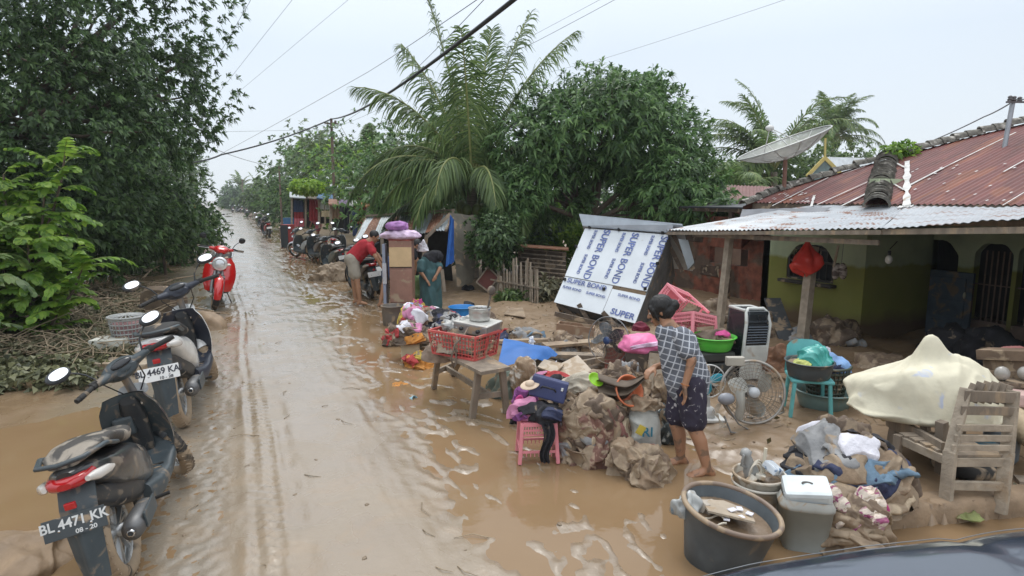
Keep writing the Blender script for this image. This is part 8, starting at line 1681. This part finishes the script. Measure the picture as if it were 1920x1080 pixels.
# right edge: stacked planks, stove with glass lamps, barrel
gp = on_z(1890, 745, .2); o = thing('wood_stack', 'stack of rough brown boards at the right edge behind the chair', 'boards', gp); 
for k, (y, w_) in enumerate(((700, 0), (682, .05), (662, -.03))):
    a_, b_ = at_depth(1848+w_*200, y, 5.4), at_depth(1990, y+6, 4.9); m_ = MB(); m_.beam(a_-gp, b_-gp, .20, .085, bev=.006); m_.jit(.008, 5); m_.build('board', mat('brown_board', (.17, .115, .075), .75, mud=.3, var=.3, bump=.4), o)
sv = at_depth(1895, 700, 5.05); o = thing('kerosene_lamps', 'two glass lamp globes on a dark shelf at the right edge', 'lamps', sv)
for k in (-.07, .12): MB().ell(_R*k, (.055, .055, .06)).build('globe', mat('globe_glass', (.35, .33, .30), .1, coat=.5), o)
MB().box((.03, 0, -.08), (.5, .2, .04), Matrix.Rotation(-YAW, 3, 'Z')).build('shelf', WOODD, o)
gp = at_depth(1905, 745, 4.9); mb = MB(); mb.box((0, 0, 0), (.34, .25, .10), bev=.02); onto('pink_box', 'pale pink box resting at the right edge above the log', 'box', gp, mb, mat('pale_pink', (.60, .42, .38), .6, mud=.2), rot=(0, R(8), -YAW))
mb = MB(); a_, b_ = at_depth(1880, 772, 4.9), at_depth(1985, 850, 4.2); mb.tube([(0, 0, 0), (b_-a_)*.5, b_-a_], [.10, .11, .10], 16); onto('log', 'pale cut log sloping down at the right edge', 'log', a_, mb, mat('pale_log', (.42, .33, .22), .7, var=.25, mud=.3, bump=.4))
gp = G(1893, 880); gp = G(1893, 872)+aw*.1; mb = MB(); mb.lathe([(0, 0), (.10, 0), (.115, .03), (.115, .26), (.09, .31), (0, .32)], 24); onto('grey_drum', 'blue grey plastic drum standing behind the chair', 'drum', gp, mb, mat('drum_grey', (.17, .20, .23), .45, mud=.25))
gp = G(1838, 895)+aw*.15; mb = MB(); mb.box((0, 0, .11), (.36, .25, .22), bev=.02); onto('blue_crate', 'dirty blue box under the seat of the slatted chair', 'box', gp, mb, mat('dirty_blue', (.05, .17, .24), .5, mud=.42), rot=(0, 0, -YAW))
gp = G(1845, 905)+aw*.2; mb = MB(); mb.torus((0, 0, .04), (0, 0, 1), .16, .05, 32, 10); onto('rubber_ring', 'muddy old tyre lying behind the chair legs', 'tyre', gp, mb, mat('tyre', (1, 1, 1)))
mb = MB(); a_ = G(1905, 905); mb.beam((0, 0, .02), _R*.6-aw*.25+Vector((0, 0, .05)), .12, .03); onto('plank', 'broken plank on the mud at the right edge', 'plank', a_, mb, WOOD)
Heap('red_rag', 'dark red rag on the shelf at the right edge', 'cloth', at_depth(1900, 668, 5.3), .22, .12, .07, CM('dull_pink', (.30, .12, .11), .2), 81, .02, 8)
# --- left side things
gp = G(243, 665); bs_ = thing('laundry_basket', 'grey lattice basket with a lid behind the near scooter', 'basket', gp+Vector((0, 0, .12)), rz=-YAW); GRP = mat('basket_grey', (.33, .34, .33), .5, mud=.2); r0, r1, hb = sz(22, gp), sz(29, gp), sz(52, gp); mb = MB()
for k in range(26): a = k*2*math.pi/26; mb.beam((r0*math.cos(a), r0*math.sin(a), 0), (r1*math.cos(a), r1*math.sin(a), hb), .012, .006)
for k in range(7): t = k/6; mb.torus((0, 0, hb*t), (0, 0, 1), r0+(r1-r0)*t, .006, 32, 6, flat=1.6)
mb.build('body', GRP, bs_); mb = MB(); mb.torus((0, 0, hb+.03), (0, 0, 1), r1+.01, .014, 36, 8)
for k in range(9): a = k*math.pi/9; mb.tube([(r1*math.cos(a), r1*math.sin(a), hb+.03), (0, 0, hb+.06), (-r1*math.cos(a), -r1*math.sin(a), hb+.03)], .008, 5)
mb.build('lid', GRP, bs_); MB().lathe([(0, .01), (r0*.85, .01), (r1*.85, hb*.85), (0, hb*.9)], 20).build('liner', CM('pinkish', (.35, .2, .2), .2), bs_)
gp = G(205, 672); mb = MB(); mb.box((0, 0, sz(18, gp)), (sz(60, gp), .30, sz(36, gp)), bev=.012); onto('foam_box', 'white foam box left of the grey lattice basket', 'box', gp+aw*.1-_R*.02, mb, mat('foam_white', (.58, .58, .52), .7, mud=.22), rot=(0, 0, -YAW+R(5)))
gp = G(240, 694); mb = MB(); mb.box((0, 0, .06), (sz(100, gp), .30, .12), bev=.01); onto('mud_board', 'brown muddy board in front of the foam box', 'board', gp, mb, MBD, rot=(0, 0, -YAW+R(-4)))
gp = G(300, 600); o = thing('muddy_chair', 'overturned brown muddy armchair beyond the white scooter', 'chair', gp, rz=-YAW); MCH = mat('muddy_upholstery', (.13, .095, .065), .8, mud=.35, var=.3)
MB().loft([(y, 0, z, w_, h_, 3) for y, z, w_, h_ in ((-.1, .30, .26, .24), (0, .32, .30, .28), (.1, .33, .28, .26))], 24).build('backrest', MCH, o); MB().box((0, .25, .18), (.52, .4, .2), bev=.05).build('seat', MCH, o)
for s_ in (-1, 1): MB().box((s_*.26, .2, .26), (.08, .4, .2), bev=.03).build('armrest', MCH, o)
gp = G(396, 616); Heap('sandbag', 'smooth brown mud covered sack at the foot of the red scooter', 'sack', gp+aw*.1-_R*.15, sz(44, gp), .2, sz(30, gp), mat('mud_smooth', (.26, .18, .11), .6, var=.2, bump=.3), 83, .015, 4, .15, .8, rz=R(-22))
gp = G(386, 466); mb = MB(); mb.ell((0, 0, .1), (.14, .15, .13), f=lambda u: 1 if u.z > -.3 else .9); ho_ = mb.build('red_helmet', mat('red_helmet', (.35, .02, .02), .25, coat=.6), loc=G(386, 464)); tag(ho_, 'red crash helmet lying at the puddle on the left verge', 'helmet')
gp = G(20, 1075); Heap('brown_sack', 'brown mud caked sack at the bottom left corner', 'sack', gp, .35, .35, .2, mat('mud_smooth', (1, 1, 1)), 84, .03, 5, .25, fine=True)
rsx = np.random.RandomState(5); P = np.array([[*G(rsx.uniform(-10, 90), rsx.uniform(905, 990))] for _ in range(40)]); mb = MB()
for p_ in P:
    a = rsx.uniform(0, 6.28); l_ = rsx.uniform(.06, .2); mb.tube([Vector(p_), Vector(p_)+Vector((math.cos(a)*l_*.5, math.sin(a)*l_*.5, .06)), Vector(p_)+Vector((math.cos(a)*l_, math.sin(a)*l_, .03))], .003, 4)
tag(mb.build('dead_stalks', mat('dry_twig', (1, 1, 1))), kind='stuff')
for k, (px, py, w_, h_, ms, lab) in enumerate([(800, 622, 30, 40, [CPK_, CWH, CRD, MUDC], 'pink and white clothes between the navy heap and the mud bucket'), (842, 640, 30, 42, [CNV, CGR, CBL, MUDC], 'grey and navy clothes right behind the red crate'), (775, 600, 26, 30, [CYE, CMG, MUDC, CWH], 'small bright clothes heap at the foot of the cabinet'), (1052, 815, 26, 60, [CBL, MUDC, CBR], 'dark muddy clothes squeezed between stool and maroon heap'), (1245, 800, 26, 80, [MUDC, CBR, SACKM], 'brown wet cloths standing behind the white rice sack'), (1160, 800, 24, 110, [CBR, MUDC, CMAR], 'brown wet garments between the maroon heap and the rice sack'), (1030, 720, 34, 36, [MUDC, SACKM, CBR, CWH], 'brown cloths around the red backpack'), (1140, 745, 36, 40, [MUDC, CBR, SACKM], 'muddy cloths behind the orange basin'), (985, 800, 20, 60, [CPU_, CMG, CBL], 'purple fabric hanging at the left of the pink stool'), (812, 665, 30, 36, [SACKM, MUDC, CBR, CGR], 'brown bundle behind the left legs of the work bench'), (742, 652, 22, 34, [CBR, MUDC, CRD], 'brown and red bundle left of the cream box'), (905, 640, 34, 40, [MUDC, SACKM, CGR, CBR], 'muddy cloths lying behind the aluminium pot'), (1060, 668, 36, 34, [SACKD, CBR, MUDC, CGR], 'dark muddy rags among the planks by the drawer box'), (985, 650, 34, 30, [CGR, MUDC, CJN, CBR], 'grey and blue rags beyond the blue mat'), (1185, 745, 26, 60, [MUDC, CBR, CGR], 'muddy rags below the dark broken cabinet'), (1300, 745, 34, 56, [CBR, CGR, MUDC, CBL], 'dark rags under the pink stools behind the woman')]):
    gq = G(px, py); h = Heap('clothes_pile', lab, 'clothes', gq+aw*.12, sz(w_, gq), sz(w_, gq)*.8, sz(h_, gq), ms[0], 140+k, .035, 9, .25, .8, group='heaps of wet clothes'); h.cover(7, ms, 150+k, 0, 80, (18, 30)); h.roll(200, 50, 330, 40, .035, ms[1], 70+k); h.roll(230, 15, 310, 60, .03, ms[2], 80+k)
# --- speaker, cooler box and table far up the road
gp = G(541, 464); sp_ = thing('loudspeaker', 'tall black loudspeaker box with red sides standing on the road edge', 'loudspeaker', gp, rz=-YAW+R(-14)); w_ = sz(16, gp); hh = sz(43, gp)
MB().box((0, 0, hh/2), (w_, .5, hh), bev=.01).build('case', mat('red_case', (.32, .04, .04), .5), sp_); MB().box((0, -.26, hh/2), (w_*.94, .03, hh*.96), bev=.005).build('grille', mat('grille_dark', (.035, .042, .05), .6), sp_)
gp = G(530, 448); tb_ = thing('cream_table', 'cream topped table left of the tall loudspeaker', 'table', gp+aw*.8); MB().box((0, 0, .6), (.9, .6, .05), bev=.01).build('top', mat('cream_top', (.55, .46, .33), .6), tb_)
for x in (-.4, .4):
    for y in (-.25, .25): MB().box((x, y, .29), (.04, .04, .58)).build('leg', WOOD, tb_)
gp2 = gp+aw*1.2+Vector((0, 0, .63)); mb = MB(); mb.box((0, 0, .25), (.6, .4, .45), bev=.02); ob = mb.build('blue_box', mat('blue_board', (1, 1, 1)), loc=gp2, rot=(0, 0, -YAW)); tag(ob, 'blue box standing on the cream topped table', 'box')
gp = G(512, 440); mb = MB(); mb.box((0, 0, .2), (.8, .5, .4), bev=.02); onto('orange_box', 'low orange brown box at the road edge beyond the loudspeaker', 'box', G(498, 426), mb, mat('orange_brown', (.33, .14, .05), .6, mud=.2))
for k, (px, py, c_, lab) in enumerate([(480, 406, CM('dull_brown', (.2, .16, .12), .2), 'brown heap of belongings at the far right road edge'), (488, 412, CM('dull_grey', (.26, .24, .2), .2), 'grey heap of belongings nearer than the brown one'), (473, 405, CBL, 'black heap of belongings near the road end')]):
    g_ = G(px, py); Heap('belongings_heap', lab, 'belongings', g_, .6, 1.0, .8, c_, 90+k, .15, 3, .5, group='heaps of belongings at the far end of the road')
# litter
mb = MB(); mb.lathe([(0, 0), (.03, 0), (.04, .07), (.037, .07), (.028, .004)], 16); onto('blue_cup', 'pale blue plastic cup lying on the muddy road', 'cup', G(770, 750), mb, mat('cup_blue', (.35, .55, .62), .3), rot=(R(70), 0, R(30)))
mb = MB(); mb.lathe([(0, 0), (.03, 0), (.033, .08), (0, .085)], 14); onto('tin_can', 'small grey can lying on the middle of the road', 'can', G(633, 612), mb, mat('aluminium', (1, 1, 1)), rot=(R(80), 0, R(60)))
Heap('orange_scrap', 'orange brown scrap on the mud left of the bench leg', 'scrap', G(748, 724), .09, .06, .03, COR_, 94, .02, 12)
for k, (px, py, lab) in enumerate([(1640, 775, 'pale rag on the mud right of the grey green tub'), (1636, 748, 'small pale scrap below the cream bundle'), (1735, 955, 'leafy scrap on the mud before the chair'), (1820, 958, 'green leaf scrap between the chair legs')]):
    Heap('litter_scrap', lab, 'scrap', G(px, py), .08, .05, .02, [CWH, CWH, CM('leaf_scrap', (.2, .22, .08), .2), CM('leaf_scrap', (1, 1, 1))][k], 95+k, .02, 14, group='scraps on the mud')
# wall and low edge details near the kerb, stems of the dark shrub
p0 = G(925, 548); o = thing('bare_shrub', 'bare pale forked stems in front of the bamboo fence', 'shrub', p0); D9 = depth_of(p0); mb = MB()
for (a, b_, c_) in (((928, 555), (926, 520), (915, 488)), ((930, 556), (934, 515), (930, 480)), ((930, 530), (940, 500), (948, 478))): mb.tube([at_depth(*a, D9)-p0, at_depth(*b_, D9)-p0, at_depth(*c_, D9)-p0], [.03, .024, .016], 7)
mb.build('stem', mat('pale_bark', (.33, .29, .22), .8, var=.2), o)
# fine litter trodden into the mud
rl = np.random.RandomState(23)
def litter(name, n, xr, yr, mt_, kind_):
    x = rl.uniform(*xr, n); y = rl.uniform(*yr, n)**1.0; z = height(x, y); mb = MB()
    for a_, b_, c_ in zip(x, y, z):
        a = rl.uniform(0, 6.28)
        if kind_ == 'twig': l_ = rl.uniform(.04, .22); mb.tube([(a_, b_, c_+.004), (a_+math.cos(a)*l_*.5, b_+math.sin(a)*l_*.5, c_+.012), (a_+math.cos(a+.3)*l_, b_+math.sin(a+.3)*l_, c_+.004)], [.004, .003, .002], 4)
        else: r_ = rl.uniform(.005, .026)*(1 if xr[0] > 0 else .7); mb.ell((a_, b_, c_), (r_*rl.uniform(1, 2.2), r_, r_*.4), Matrix.Rotation(a, 3, 'Z'), nu=8, nv=5, f=lambda u: 1+.5*noise.noise(u*2+Vector((a*9, 0, 0))))
    tag(mb.build(name, mt_), kind='stuff')
litter('fallen_twigs', 420, (3.4, 8.0), (2.2, 13), mat("dry_twig", (1, 1, 1)), 'twig')
litter('mud_clods', 900, (3.2, 8.1), (2.2, 13), mat('mud_smooth', (1, 1, 1)), 'clod')
litter('road_clods', 170, (-1.6, 3.0), (3, 22), mat('clod_brown', (.20, .15, .10), .6), 'clod')
litter('road_twigs', 90, (-1.4, 3.0), (3, 16), mat("dry_twig", (1, 1, 1)), 'twig')
P = np.stack([rl.uniform(3.4, 8, 380), rl.uniform(2.2, 13, 380)], 1); P = np.c_[P, height(P[:, 0], P[:, 1])+.01]
V, F = rosettes(rl, P, rl.normal(size=(380, 3))*.6+np.array([0, 0, .2]), 1, .07, .5, 1.4, .1)
tag(npmesh('fallen_leaves', V, F, leafmat("leaf_fallen", (0.20, 0.16, 0.07), isl=.6, tr=.1)), kind='stuff')
# ---------------------------------------------------------------- the thin damp air
hb_ = MB().box((10, 95, 9.5), (190, 330, 23)); hm = bpy.data.materials.new("damp_air"); hm.use_nodes = True; n = hm.node_tree.nodes; n.remove(n['Principled BSDF']); v = n.new('ShaderNodeVolumePrincipled'); v.inputs['Color'].default_value = (.88, .93, .97, 1); v.inputs['Density'].default_value = 0.0009; v.inputs['Anisotropy'].default_value = .2
hm.node_tree.links.new(v.outputs[0], n['Material Output'].inputs['Volume']); tag(hb_.build('haze', hm), kind='stuff')
